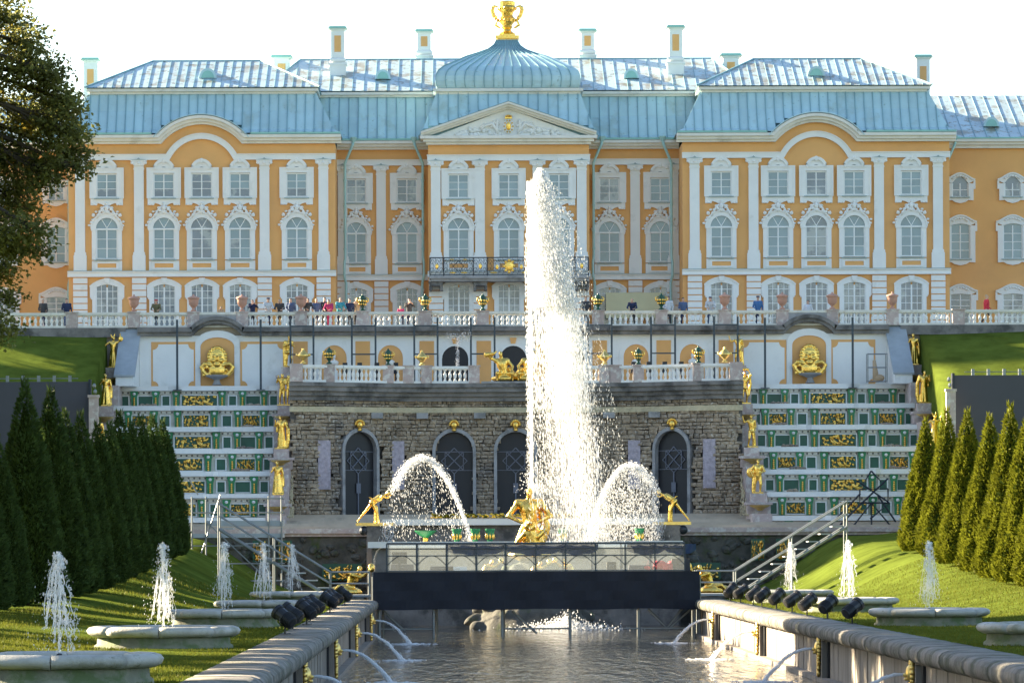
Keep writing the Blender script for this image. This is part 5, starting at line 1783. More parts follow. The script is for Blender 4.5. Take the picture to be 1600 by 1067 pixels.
# ------------------------------------------------------------------ steps and terrace in front of the grotto
tf = thing('grotto_steps', 'broad pale stone steps descending in front of the grotto', 'steps', (0, 240, 3.0))
for i in range(6):
    za, zb = 3.0, 4.05 - i * 0.18
    y0, y1 = 246.8 - i * 3.3, 252
    MB().box(-25, 25, y0 - 240, (250.6 if i == 0 else 246.8 - (i - 1) * 3.3) - 240, -2.5, zb - 3.0).build('step', 'sand_floor', tf)
rw = thing('terrace_wall', 'mossy dark retaining wall under the grotto terrace', 'wall', (0, 230, WZ))
MB().box(-25, 25, -0.2, 0.29, 0, 2.95 - WZ).build('wall_face', 'rock', rw)
MB().box(-25.2, 25.2, -0.5, 0.25, 2.951 - WZ, 3.2 - WZ).box(-25.1, 25.1, -0.36, 0.25, 2.8 - WZ, 2.95 - WZ).build('coping', 'pink_granite', rw)
rr = random.Random(13)
rk3 = MB()
for i in range(620):
    x = rr.uniform(-20, 20)
    z = rr.uniform(0, 4.2)
    r = rr.uniform(0.12, 0.36)
    rk3.ell((x, -0.2, z), (r, 0.18, r * 0.7), 6, 4, rot=Matrix.Rotation(rr.uniform(-1, 1), 3, 'Y'))
tag(rk3.build('rubble', 'rock', rw), kind='stuff')
# basket basin ledges
for nm, yy, zt, hw, lab in (('basin_ledge', 222.5, 3.62, 7.0, 'upper white stone basin ledge between the two faun statues'), ('basin_ledge', 216.5, 2.50, 7.6, 'lower white stone basin ledge just behind the stage shelter')):
    L = thing(nm, lab, 'basin ledge', (0, yy, WZ), 'white basin ledges')
    MB().box(-hw, hw, -0.35, 0.6, zt - 0.30 - WZ, zt - WZ).build('ledge', 'marble', L)
    MB().box(-hw + 0.2, hw - 0.2, 0.0, 5.0, 0, zt - 0.31 - WZ).build('base_wall', 'dark_stone', L)
    MB().box(-hw + 0.25, hw - 0.25, 0.7, 4.9, zt - 0.305 - WZ, zt - 0.12 - WZ).build('basin_water', 'canal_water', L)
for k, px in enumerate((714, 743, 766, 880, 1000)):
    p = P(px, 832, 216.6)
    o = thing('planter_vase', 'green and gilt vase on the lower basin ledge, %s from the left' % ORD[k], 'vase', (p.x, 217.2, 2.38), 'green vases on the lower basin ledge')
    MB().lathe([(0.14, 0), (0.14, 0.05), (0.12, 0.1), (0.17, 0.3), (0.22, 0.62), (0.25, 0.66), (0.25, 0.74)], 12).build('vase_body', 'bracket_green', o, smooth=False)
    e = MB()
    for q in range(8):
        a = q * PI / 4
        e.ell((0.18 * math.cos(a), 0.18 * math.sin(a), 0.36), (0.06, 0.06, 0.16), 6, 5)
    e.build('gilding', 'gold', o, smooth=True)
o = thing('green_bowl', 'flat green footed bowl with gilding left of the green vases', 'bowl', (P(665, 832, 216.6).x, 217.2, 2.38))
MB().lathe([(0.16, 0), (0.10, 0.1), (0.10, 0.3), (0.3, 0.42), (0.52, 0.6), (0.55, 0.66)], 16).build('bowl', 'bracket_green', o)
MB().lathe([(0.17, 0.01), (0.13, 0.12), (0.13, 0.3)], 10).build('gilding', 'gold', o)
fb = MB()
for i in range(420):
    x = rr.uniform(-4.6, 4.6)
    fb.ell((x, rr.uniform(-.35, .35), rr.uniform(0.05, 0.28)), (rr.uniform(.05, .11), .07, rr.uniform(.03, .07)), 5, 4, m=1 if rr.random() < 0.5 else 0)
fb.box(-4.9, 4.9, -0.5, 0.5, 0, 0.08, 2)
tag(fb.build('flower_bed', ['yellow_flower', 'grass_blade', 'sand_floor'], None, (0, 227.5, 3.62)), 'low bed of yellow flowers before the grotto doors', 'flower bed')
MB().box(-5, 5, 226.9, 228.1, 2.9, 3.62).build('flower_plinth', 'pink_granite')
tag(bpy.data.objects['flower_plinth'], 'low pink stone base carrying the yellow flower bed', 'stone base')

# ------------------------------------------------------------------ the two stepped cascades
NT = 7
TZ = [11.55, 10.32, 9.02, 7.72, 6.42, 5.15, 3.85]
TY = [258.0 - 3.25 * i for i in range(NT)]
gold_var = []
for q in range(6):
    m = MB()
    r = random.Random(200 + q)
    for i in range(48):
        x, z = r.uniform(-0.92, 0.92), r.uniform(-0.30, 0.28)
        m.ell((x, -0.03, z), (r.uniform(.04, .15), .05, r.uniform(.03, .11)), 6, 4, rot=Matrix.Rotation(r.uniform(-1.2, 1.2), 3, 'Y'))
    m.box(-0.95, 0.95, -0.012, 0.0, -0.30, -0.26)
    for i in range(3):                              # reclining relief figures
        x = r.uniform(-0.6, 0.6)
        m.ell((x, -0.06, 0.16), 0.06, 6, 5)
        m.tube([(x, -.06, .1), (x + .08, -.06, -.08), (x + .3, -.06, -.2), (x + .45, -.06, -.12)], [.06, .08, .06, .03], 6)
    gold_var.append(m.mesh('gold_relief', 'gold', True))
frame_me = {}


def framed(root, x, y, z0, z1, hw, m, name):
    key = (round(hw, 2), m, round(z1 - z0, 2), name)
    if key not in frame_me:
        h = z1 - z0
        frame_me[key] = (MB().box(-hw, hw, -0.02, 0.05, 0, h).mesh(name, m), MB().ring([(-hw - .07, -.05), (hw + .07, -.05), (hw + .07, h + .06), (-hw - .07, h + .06)], [(-hw, 0), (hw, 0), (hw, h), (-hw, h)], -0.09, 0.05).mesh('frame', 'marble'))
    a, b = frame_me[key]
    o = link(name, a, root, (x, y, z0))
    link('frame', b, o)
    return o


br = MB()
br.prism([(-0.15, 0.0), (0.15, 0.0), (0.17, 0.55), (0.22, 0.72), (0.22, 0.84), (-0.22, 0.84), (-0.22, 0.72), (-0.17, 0.55)], -0.22, 0.02)
br_me = br.mesh('bracket', 'bracket_green')
bg_ = MB()
for k in range(5):
    bg_.ell((0, -0.23, 0.07 + k * 0.10), (0.085 - k * .004, 0.05, 0.055), 6, 4)
bg_me = bg_.mesh('gilding', 'gold', True)
bs_me = MB().ell((0, -0.24, 0.70), (0.10, 0.05, 0.08), 6, 5).mesh('shell', 'marble', True)
for s in (-1, 1):
    side = 'left' if s < 0 else 'right'
    cs = thing('cascade', 'seven-tier cascade of white ledges with green and gilt panels on the %s' % side, 'cascade', (s * 18.1, 258, 3.0), 'stepped cascades')
    for i in range(NT):
        y = TY[i] - 258
        z1 = TZ[i] - 3.0
        z0 = (TZ[i + 1] if i < NT - 1 else TZ[i] - 1.2) - 3.0
        yb2 = (TY[i - 1] if i else 259.0) - 258
        MB().box(-4.6, 4.6, y + 0.05, yb2 + (0.04 if i else 0.9), z0 - 1.5 if i < NT - 1 else -3.0, z1 - 0.28).build('riser', 'cream_stone', cs)
        L = MB()
        mh = 1.5 if i % 2 == 0 else 1.15
        pts = [(-4.65, -0.25), (-mh - 0.3, -0.25), (-mh, -0.42), (mh, -0.42), (mh + 0.3, -0.25), (4.65, -0.25), (4.65, 0.5), (-4.65, 0.5)]
        n = len(pts)
        v = [(a, y + b, z1 - 0.27) for a, b in pts] + [(a, y + b, z1) for a, b in pts]
        L.add(v, [tuple(range(n - 1, -1, -1)), tuple(range(n, 2 * n))] + [(k, (k + 1) % n, (k + 1) % n + n, k + n) for k in range(n)])
        L.build('ledge', 'marble', cs)
        MB().box(-4.55, 4.55, y - 0.05, y + 0.05, z1 - 0.45, z1 - 0.275).build('fascia', 'cream_stone', cs)
        sp_ = MB()
        for k in range(30):
            x = -4.4 + 8.8 * k / 29
            sp_.ell((x, y - 0.06, z1 - 0.37), (0.055, 0.04, 0.055), 6, 4)
        tag(sp_.build('spout_row', 'dark_stone', cs), kind='stuff')
        pz0, pz1 = z0 + 0.05, z1 - 0.52
        if i == NT - 1:
            pz0 = z1 - 1.2
        hgt = pz1 - pz0
        if i % 2 == 0:
            o = framed(cs, 0, y, pz0 + 0.06, pz1 - 0.02, 1.02, 'green_paint', 'relief_panel')
            link('gold_relief', gold_var[(i + (s > 0) * 2) % 6], o, (0, -0.02, hgt / 2 - 0.03))
            lay = [('b', 1.33), ('n', 1.92, 0.2), ('b', 2.5), ('n', 3.1, 0.4), ('b', 3.74), ('n', 4.28, 0.2)]
        else:
            o = framed(cs, 0, y, pz0 + 0.06, pz1 - 0.02, 0.72, 'green_paint', 'relief_panel')
            link('gold_relief', gold_var[(i + 1) % 6], o, (0, -0.02, hgt / 2 - 0.03), scale=(0.72, 1, 1))
            lay = [('b', 1.05), ('n', 1.75, 0.24), ('b', 2.38), ('g', 3.12, 0.50), ('b', 3.85), ('n', 4.32, 0.18)]
        for t in (-1, 1):
            for e in lay:
                if e[0] == 'b':
                    o = link('bracket', br_me, cs, (t * e[1], y, pz0 + 0.0), scale=(1, 1, (z1 - 0.275 - pz0) / 0.84 * 0.98))
                    link('gilding', bg_me, o)
                    link('shell', bs_me, o)
                elif e[0] == 'n':
                    framed(cs, t * e[1], y, pz0 + 0.08, pz1 - 0.06, e[2], 'green_paint', 'niche_panel')
                else:
                    o = framed(cs, t * e[1], y, pz0 + 0.08, pz1 - 0.04, e[2], 'green_paint', 'relief_panel')
                    link('gold_relief', gold_var[(i + 3 + t) % 6], o, (0, -0.02, hgt / 2 - 0.04), scale=(0.5, 1, 0.9))
    # stone clumps lying on the ledges
    for k, (dx, i) in enumerate(((-2.9, 0), (3.2, 0), (2.9, 1), (-3.1, 1), (-2.8, 2), (3.0, 2), (-2.6, 3), (2.9, 3), (-3, 4))):
        m = MB()
        r = random.Random(k + 40)
        for q in range(9):
            m.ell((r.uniform(-.4, .4), r.uniform(-.1, .1), 0.06 + r.random() * 0.08), (r.uniform(.08, .2), .12, r.uniform(.06, .11)), 6, 4)
        m.build('tuff_clump', 'tuff', cs, (dx, TY[i] - 258 - 1.2, TZ[min(i + 1, 6)] - 3.0 + 0.0))
    # parapets carrying the statues: inner and outer
    for xo, nm in ((s * 12.95, 'inner'), (s * 23.05, 'outer')):
        w = thing('statue_parapet', 'stepped pinkish stone parapet along the %s edge of the %s cascade' % (nm, side), 'parapet', (xo, 250, 3.0), 'stepped statue parapets')
        for k, (y, zt) in enumerate(((258.0, 12.0), (252.5, 9.62), (247.0, 7.05), (241.5, 4.45))):
            MB().box(-0.52, 0.52, y - 3.3 - 250, y + 2.15 - 250, -3.5, zt - 3.0 - 0.5).build('parapet_block', 'pink_granite', w)
            MB().box(-0.62, 0.62, y - 0.75 - 250, y + 0.75 - 250, zt - 3.5, zt - 3.0 + 0.0).box(-0.72, 0.72, y - 0.85 - 250, y + 0.85 - 250, zt - 3.0 + 0.001, zt - 3.0 + 0.14).box(-0.42, 0.42, y - 0.45 - 250, y + 0.45 - 250, zt - 3.0 + 0.141, zt - 3.0 + 0.62).build('pedestal', 'pink_granite', w)
            sv = MB()                                     # gilded shell bowl below each statue
            sv.lathe([(0.12, 0), (0.22, 0.1), (0.50, 0.22), (0.58, 0.30), (0.5, 0.30)], 14, (0, y - 1.35 - 250, zt - 3.0 - 0.32))
            sv.build('shell_bowl', 'gold_dull', w)
        if nm == 'inner':
            rng = random.Random(9)
            m = MB()                                      # strings of water and dripping moss down the inner face
            for q in range(70):
                y0 = rng.uniform(-11.5, 7.5)
                zt = float(np.interp(y0 + 250, [238, 241.5, 247, 252.5, 258], [3.6, 4.0, 6.4, 9.0, 11.4])) - 3.0
                zz = zt
                k = 0
                while zz > 0.9 and k < 26:
                    m.ell((-s * (0.55 + rng.uniform(0, .12)), y0 + rng.gauss(0, .05), zz), (0.05, 0.07, rng.uniform(.05, .12)), 5, 4)
                    zz -= rng.uniform(0.12, 0.4)
                    k += 1
            tag(m.build('dripping_stone', 'tuff_band', w), kind='stuff')

# ------------------------------------------------------------------ gilded statues
def statue(kind, px, py, Y, h, label, z=None, flip=1, rz=0.0, x=None, grp='gilded statues of the cascade', nat=1.86):
    p = P(px, py, Y)
    o = link('statue', STATM[kind], None, (p.x if x is None else x, Y, p.z if z is None else z))
    k = h / nat
    o.scale = (k * flip, k, k)
    o.rotation_euler = (0, 0, rz)
    return tag(o, label, 'statue', grp)


PED = [(258.0, 12.0), (252.5, 9.62), (247.0, 7.05), (241.5, 4.45)]
inner = [('folded', 'pair', 'cloaked', 'robed'), ('youth', 'bearer', 'youth', 'strongman')]
ilab = [('gilded statue with arms folded on the chest, topmost left of the grotto', 'gilded pair of figures, second from the top left of the grotto', 'gilded cloaked statue with hand at the shoulder, third down left of the grotto', 'gilded long-robed statue, lowest on the parapet left of the grotto'),
        ('gilded nude with one arm raised, topmost right of the grotto', 'gilded figure holding a shell overhead, second from the top right of the grotto', 'slender gilded nude with one arm raised, third down right of the grotto', 'stocky gilded statue with billowing cloak, lowest right of the grotto')]
for si, s in enumerate((-1, 1)):
    for k in range(4):
        y, zt = PED[k]
        statue(inner[si][k], 0, 0, y, 1.86, ilab[si][k], z=zt + 0.62 + 0.005, flip=1 if si == 0 else (-1 if k == 3 else 1), x=s * 12.95, rz=R((-12, 8, 15, -6)[k]) * s)
outer = [('tambourine', 'robed'), ('robed', 'cloaked')]
olab = [('gilded dancer holding a tambourine beside the left grass slope', 'gilded robed statue beside the yellow lit grass, far left'), ('gilded robed statue beside the right grass slope, highest', 'gilded cloaked statue above the conical trees, far right')]
for si, s in enumerate((-1, 1)):
    for k in range(2):
        y, zt = PED[k]
        statue(outer[si][k], 0, 0, y, 1.86, olab[si][k], z=zt + 0.62 + 0.005, x=s * 23.05, flip=-1 if (si and k) else 1, rz=R(10 * (k - 0.5)))
statue('robed', 0, 0, PED[2][0], 1.8, 'gilded statue half hidden behind the top of the left conical trees', z=PED[2][1] + .625, x=-23.05)
statue('tambourine', 0, 0, PED[2][0], 1.8, 'gilded statue half hidden behind the top of the right conical trees', z=PED[2][1] + .625, x=23.05)
# tritons on the middle of the grotto edge
tb = MB().box(-1.9, 1.9, -0.55, 0.55, 0, 0.10).build('triton_plinth', 'grey_granite', None, (0, 249.75, 11.345))
tag(tb, 'low granite plinth under the gilded tritons on the grotto edge', 'plinth')
for s in (-1, 1):
    o = link('statue', STATM['triton'], None, (s * 0.62, 249.75, 11.448), scale=(1.30 * (1 if s < 0 else -1), 1.3, 1.35))
    tag(o, 'gilded triton blowing a shell trumpet, %s of the pair on the grotto edge' % ('left' if s < 0 else 'right'), 'statue', 'gilded tritons')
# leaning fauns
for s in (-1, 1):
    x = s * 7.35
    b = thing('statue_bracket', 'gilt slab on a stone pier under the leaning %s faun' % ('left' if s < 0 else 'right'), 'pedestal', (x, 222.2, WZ), 'faun pedestals')
    MB().box(-0.95, 0.95, -0.4, 0.4, 3.30 - WZ, 3.45 - WZ).build('slab', 'gold_dull', b)
    MB().box(-0.42, 0.42, -0.35, 0.35, 0, 3.299 - WZ).build('pier', 'dark_stone', b)
    MB().ell((-s * -0.55, -0.2, 3.05 - WZ), (0.24, 0.24, 0.24), 12, 8).build('ball', 'iron', b)
    o = link('statue', STATM['faun'], None, (x + s * 0.05, 222.2, 3.455), scale=(-s * 1.02, 1.02, 1.02))
    tag(o, 'gilded faun leaning inward with one leg stretched back, %s of the big jet' % ('left' if s < 0 else 'right'), 'statue', 'leaning gilded fauns')
# nymphs by the stage ends
for s in (-1, 1):
    n_ = MB().lathe([(0.9, 0), (0.85, 0.9), (0.7, 1.55)], 10).build('nymph_rock', 'rock', None, (s * 8.2, 203, WZ - 0.05))
    tag(n_, 'dark rock under the crouching gilded nymph at the %s end of the stage' % ('left' if s < 0 else 'right'), 'rock', 'nymph rocks')
    o = link('statue', STATM['nymph'], None, (s * 8.2, 203, -0.02), scale=(-s * 1.25, 1.25, 1.35))
    tag(o, 'crouching gilded nymph with urn at the %s end of the stage' % ('left' if s < 0 else 'right'), 'statue', 'crouching gilded nymphs')
# the hero on his rock
hr = MB()
rr2 = random.Random(31)
for i in range(170):
    a = rr2.random() * 2 * PI
    z = rr2.random() ** 1.3
    r = 3.3 * (1 - z * 0.72)
    hr.ell((r * math.cos(a) * rr2.random() ** .3, r * 0.8 * math.sin(a) * rr2.random() ** .3, z * 2.9), (rr2.uniform(.22, .5), rr2.uniform(.22, .45), rr2.uniform(.15, .35)), 7, 5, rot=Matrix.Rotation(rr2.uniform(-1, 1), 3, 'Y'))
hr.lathe([(3.0, -0.3), (2.4, 0.6), (1.5, 1.8), (0.8, 3.0)], 12)
hm = remeshed(hr, 0.11, 'rock', 'statue_rock', 1)
tag(link('statue_rock', hm, None, (0.1, 207, WZ)), 'dark rock mound rising from the pool under the gilded hero', 'rock')
o = link('statue', STATM['hero'], None, (0.05, 206.9, 1.62), scale=1.72)
tag(o, 'large gilded hero forcing open a lion\'s jaws under the tall jet', 'statue')
for k, (dx, dy, s) in enumerate(((-2.1, -1.4, 1), (2.0, -1.4, -1), (0.1, -2.0, 1))):
    o = link('statue', STATM['nymph'], None, (dx, 206.5 + dy, (0.62, 0.62, 0.55)[k]), scale=(s * 1.0, 1.0, 1.0))
    tag(o, 'reclining gilded figure at the %s foot of the hero\'s rock' % ('left', 'right', 'front')[k], 'statue', 'gilded figures round the hero\'s rock')
# green gilt relief slabs low on the terrace wall
for s in (-1, 1):
    for k, x in enumerate((9.2, 12.1, 13.4)):
        o = thing('wall_plaque', 'green plaque with gilt relief low on the terrace wall, %s on the %s' % (('nearest the stage', 'second out', 'third out')[k], 'left' if s < 0 else 'right'), 'plaque', (s * x, 229.45, (0.55 if k == 0 else 1.5)), 'green gilt plaques on the terrace wall')
        w_, h_ = ((1.0, 0.85) if k == 0 else (0.35, 1.1))
        MB().box(-w_, w_, -0.1, 0.0, 0, h_).build('slab', 'green_paint', o)
        link('gold_relief', gold_var[k + 1], o, (0, -0.09, h_ / 2), scale=(w_ * 0.95, 1, h_ / 0.75))
# ------------------------------------------------------------------ plants
def tri_cloud(name, V, Fc, mats, mi=None):
    """numpy (n, k, 3) vertices and a (q, 3) face pattern repeated n times"""
    n, k, _ = V.shape
    q = Fc.shape[0]
    me = bpy.data.meshes.new(name)
    me.vertices.add(n * k)
    me.vertices.foreach_set('co', V.reshape(-1).astype(np.float32))
    idx = (Fc[None] + (np.arange(n) * k)[:, None, None]).reshape(-1)
    me.loops.add(len(idx))
    me.loops.foreach_set('vertex_index', idx.astype(np.int32))
    me.polygons.add(n * q)
    me.polygons.foreach_set('loop_start', (np.arange(n * q) * 3).astype(np.int32))
    me.polygons.foreach_set('loop_total', np.full(n * q, 3, np.int32))
    for m_ in (mats if isinstance(mats, (list, tuple)) else [mats]):
        me.materials.append(M[m_])
    if mi is not None:
        me.polygons.foreach_set('material_index', np.repeat(mi, q).astype(np.int32))
    me.update(calc_edges=True)
    return me


def leaf_quads(P0, D, U, ln, wd):
    """diamond leaf: base, two sides, tip (n arrays)"""
    S_ = np.cross(D, U)
    S_ /= np.linalg.norm(S_, axis=1, keepdims=True) + 1e-9
    mid = P0 + D * (ln * 0.45)[:, None]
    fold = np.cross(S_, D) * (wd * 0.25)[:, None]
    V = np.stack([P0, mid + S_ * (wd * 0.5)[:, None] + fold, P0 + D * ln[:, None], mid - S_ * (wd * 0.5)[:, None] + fold], 1)
    return V


LF = np.array([[0, 1, 2], [0, 2, 3]])


def conifer(seed, H=6.0, Rb=1.25, n=13500, leaf='hedge_leaf', full=0.0):
    g = np.random.default_rng(seed)
    t = 1 - np.sqrt(g.random(n)) * 0.995
    t = np.clip(t, 0.0, 0.995)
    a = g.random(n) * 2 * PI
    lump = 1 + 0.07 * np.sin(3 * a + seed) * np.sin(9 * t + seed) + 0.06 * np.sin(7 * a + 14 * t + 2 * seed) + 0.05 * np.sin(11 * a - 23 * t)
    prof = ((1 - full) * (1 - t) ** 0.86 + full * (1 - t ** 1.9) ** 0.95) * np.minimum(1, 0.72 + t * 4.5)
    r = Rb * prof * lump * (1 - 0.20 * g.random(n) ** 2.2) + 0.02
    z = 0.12 + t * H
    Pn = np.stack([r * np.cos(a), r * np.sin(a), z], 1)
    out = np.stack([np.cos(a), np.sin(a), np.full(n, 0.75)], 1) + g.normal(0, 0.45, (n, 3))
    out /= np.linalg.norm(out, axis=1, keepdims=True)
    V = leaf_quads(Pn - out * 0.06, out, g.normal(0, 1, (n, 3)), g.uniform(0.10, 0.22, n), g.uniform(0.045, 0.085, n))
    # leading shoots on top
    k = 60
    a2 = g.random(k) * 2 * PI
    P2 = np.stack([0.07 * np.cos(a2), 0.07 * np.sin(a2), H * (0.93 + 0.09 * g.random(k))], 1)
    o2 = np.stack([0.3 * np.cos(a2), 0.3 * np.sin(a2), np.ones(k)], 1)
    o2 /= np.linalg.norm(o2, axis=1, keepdims=True)
    V2 = leaf_quads(P2, o2, g.normal(0, 1, (k, 3)), g.uniform(0.15, 0.3, k), g.uniform(0.03, 0.06, k))
    crown = tri_cloud('crown', np.concatenate([V, V2]), LF, leaf)
    if full:
        k2 = 1.18
    else:
        k2 = 1.0
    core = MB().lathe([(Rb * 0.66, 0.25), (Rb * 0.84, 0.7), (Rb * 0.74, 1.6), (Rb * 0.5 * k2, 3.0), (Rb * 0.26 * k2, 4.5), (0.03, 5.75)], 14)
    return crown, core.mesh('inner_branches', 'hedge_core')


def core_trunk():
    return MB().tube([(0, 0, -0.25), (0, 0, 0.3), (0, 0, 2.0)], [0.13, 0.11, 0.05], 8).mesh('trunk', 'bark')


TRK = core_trunk()
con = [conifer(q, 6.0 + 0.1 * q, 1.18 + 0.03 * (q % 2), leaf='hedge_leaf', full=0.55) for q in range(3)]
con_s = [conifer(q + 10, 6.0 + 0.1 * q, 1.28, leaf='hedge_leaf_sun_painted') for q in range(3)]
ltrees = [(124.5, -16.7, 0.86), (129.5, -16.6, 0.80), (137, -16.5, 1.0), (145.6, -16.5, 1.03), (150.5, -16.45, 1.0), (157, -16.5, 0.99), (164.6, -16.5, 0.98), (169, -16.4, 0.95), (174, -16.4, 1.0), (179, -16.3, 0.97), (184.5, -16.3, 0.99), (190, -16.2, 0.97), (195, -16.1, 0.98)]
rtrees = [(156, 17.3, 0.98), (161, 17.25, 1.02), (166, 17.2, 1.03), (172, 17.15, 1.0), (179, 17.1, 1.0), (185.5, 17.0, 0.98), (193, 16.9, 0.95)]
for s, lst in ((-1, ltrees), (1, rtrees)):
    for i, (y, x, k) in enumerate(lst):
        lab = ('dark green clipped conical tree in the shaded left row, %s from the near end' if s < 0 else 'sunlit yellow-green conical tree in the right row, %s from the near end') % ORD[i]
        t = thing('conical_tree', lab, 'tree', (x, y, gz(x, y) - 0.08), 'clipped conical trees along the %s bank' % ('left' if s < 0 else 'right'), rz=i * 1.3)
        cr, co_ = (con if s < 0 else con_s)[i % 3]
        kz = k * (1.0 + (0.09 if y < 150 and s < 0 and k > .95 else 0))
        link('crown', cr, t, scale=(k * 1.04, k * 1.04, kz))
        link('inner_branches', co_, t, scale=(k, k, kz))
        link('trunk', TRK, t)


# ---- the big broadleaf tree at the left edge
def broadleaf(seed, blobs, trunk_pts, radii, base, dens=1.0, lsz=1.0):
    """blobs: (centre, radius, leaves) in tree-local coordinates"""
    g = np.random.default_rng(seed)
    Vs = []
    wood = MB()
    wood.tube(trunk_pts, radii, 9)
    top = Vector(trunk_pts[-1])
    for (c, r, n) in blobs:
        c = np.array(c)
        n = int(n * dens)
        # twigs: sub-clusters inside the blob
        k = max(5, n // 45)
        d = g.normal(0, 1, (k, 3))
        d /= np.linalg.norm(d, axis=1, keepdims=True)
        sub = c + d * (r * g.random(k) ** 0.45)[:, None] * np.array([1, 1, 0.8])
        which = g.integers(0, k, n)
        off = g.normal(0, 1, (n, 3)) * (0.20 + 0.05 * r) * np.array([1, 1, 0.62])
        p = sub[which] + off
        o = g.normal(0, 1, (n, 3)) * np.array([1, 1, 0.7]) + np.array([0, 0, -0.25])
        o /= np.linalg.norm(o, axis=1, keepdims=True)
        Vs.append(leaf_quads(p, o, g.normal(0, 0.6, (n, 3)) + np.array([0, 0, 1.0]), lsz * g.uniform(0.10, 0.19, n), lsz * g.uniform(0.07, 0.12, n)))
        # limb towards the blob and its twigs
        a = Vector(trunk_pts[-2]).lerp(top, min(1, max(0, (c[2] - 5) / 9)))
        e = Vector(c)
        mid = a.lerp(e, 0.5) + Vector((0, 0, 0.5))
        wood.tube([a, mid, e], [0.13, 0.08, 0.035], 6)
        for q in range(min(k, 26)):
            wood.tube([mid.lerp(e, 0.5 + 0.5 * g.random()), Vector(sub[q])], [0.03, 0.008], 4)
    me = tri_cloud('crown', np.concatenate(Vs), LF, 'oak_leaf')
    return me, wood.mesh('trunk', 'bark')


TB = Vector((-21.0, 120.0, gz(-21, 120)))
bl = []
for (px, py, r, n) in ((15, 20, 45, 1300), (45, 60, 34, 700), (28, 110, 60, 2000), (85, 105, 30, 620), (105, 150, 30, 620), (55, 175, 55, 1900), (92, 190, 40, 1150), (125, 205, 18, 330), (118, 240, 26, 560), (130, 262, 11, 150), (15, 240, 62, 2200), (70, 262, 38, 950), (30, 310, 42, 1000), (8, 360, 46, 1200), (52, 352, 22, 330), (60, 385, 16, 200), (-5, 420, 36, 800), (18, 465, 18, 180), (4, 505, 28, 420), (22, 380, 24, 330),
                       (-60, 60, 80, 1800), (-70, 200, 90, 2200), (-70, 340, 85, 1900), (-50, 470, 60, 1000)):
    Y = 120 + random.Random(px * 7 + py).uniform(-1.6, 1.6)
    p = P(px, py, Y)
    bl.append((tuple(p - TB), r * Y / F, n))
rq = random.Random(3)
for i in range(12):
    a = rq.random() * 2 * PI
    q = math.sqrt(rq.random()) * 6.2
    z = rq.uniform(8, 20)
    x = q * math.cos(a) - 1.5
    if x > 3.8:
        continue
    bl.append(((x, q * math.sin(a), z), rq.uniform(1.2, 1.9), 480))
cr_me, wd_me = broadleaf(5, bl, [(0, 0, -0.3), (0.1, 0, 2.5), (0.2, 0.1, 6), (0.5, 0, 10), (0.3, 0, 15)], [0.55, 0.42, 0.36, 0.26, 0.10], TB)
t = thing('broadleaf_tree', 'tall broadleaf tree with a few yellowing leaves at the left edge', 'tree', TB)
link('crown', cr_me, t)
link('trunk', wd_me, t)
# unseen trees left of the view, read from the shade, sized to cast it
bl2 = []
for i in range(60):
    a = rq.random() * 2 * PI
    q = math.sqrt(rq.random()) * 6.2
    z = rq.uniform(6, 22)
    bl2.append(((q * math.cos(a), q * math.sin(a), z), rq.uniform(1.3, 2.1), 560))
cr2, wd2 = broadleaf(9, bl2, [(0, 0, -0.3), (0.1, 0, 2.5), (0, 0.1, 6), (0.2, 0, 10), (0.1, 0, 15)], [0.5, 0.4, 0.34, 0.25, 0.10], TB, lsz=3.5)
for i, (x, y) in enumerate(((-54, 264), (-50, 274), (-31.5, 195), (-31, 185), (-31, 174), (-30.5, 163), (-29.5, 150), (-29, 139), (-29.5, 128), (-29, 117), (-28, 106), (-29, 95), (-27.5, 84), (-27, 73))):
    t = thing('broadleaf_tree', 'unseen shade tree left of the picture edge, %s' % ORD[i] + ' from the far end', 'tree', (x, y, gz(x, y)), 'unseen shade trees left of the view', rz=i * 1.9)
    k = 0.5 if 160 < y < 200 else (0.84 if 125 < y < 145 else 1.0)
    link('crown', cr2, t, scale=k)
    link('trunk', wd2, t, scale=k)
    if y > 260:
        t.location.z = TER


# ---- grass blades on the near banks
def grass_blades(s, seed, regions):
    g = np.random.default_rng(seed)
    Vs = []
    for (x0, x1, y0, y1, n, hh) in regions:
        x = g.uniform(x0, x1, n)
        y = g.uniform(y0, y1, n)
        ok = np.ones(n, bool)
        for by in BAS_Y:
            ok &= np.hypot(x - 9.75, y - by) > 1.50
        x, y = x[ok], y[ok]
        z = np.array([gz(s * a, b) for a, b in zip(x, y)])
        m = len(x)
        an = g.random(m) * PI
        w = g.uniform(0.008, 0.016, m) * (hh / 0.06)
        h = g.uniform(0.5, 1.2, m) * hh
        bx, by_ = np.cos(an) * w, np.sin(an) * w
        lx, ly = g.normal(0, 0.4, m) * h, g.normal(0, 0.4, m) * h
        V = np.stack([np.stack([s * x - bx, y - by_, z - 0.01], 1), np.stack([s * x + bx, y + by_, z - 0.01], 1), np.stack([s * x + lx, y + ly, z + h], 1)], 1)
        Vs.append(V)
    return tri_cloud('grass', np.concatenate(Vs), np.array([[0, 1, 2]]), 'grass_blade')


tag(link('grass', grass_blades(-1, 1, [(7.85, 13.5, 66, 100, 34000, 0.05), (7.85, 16, 100, 140, 30000, 0.06), (7.85, 17, 140, 187, 22000, 0.07)])), 'short mown grass of the shaded left bank', 'grass', kind='stuff')
tag(link('grass', grass_blades(1, 2, [(7.85, 17, 84, 130, 34000, 0.055), (7.85, 18, 130, 187, 34000, 0.065)])), 'short mown grass of the sunlit right bank', 'grass', kind='stuff')
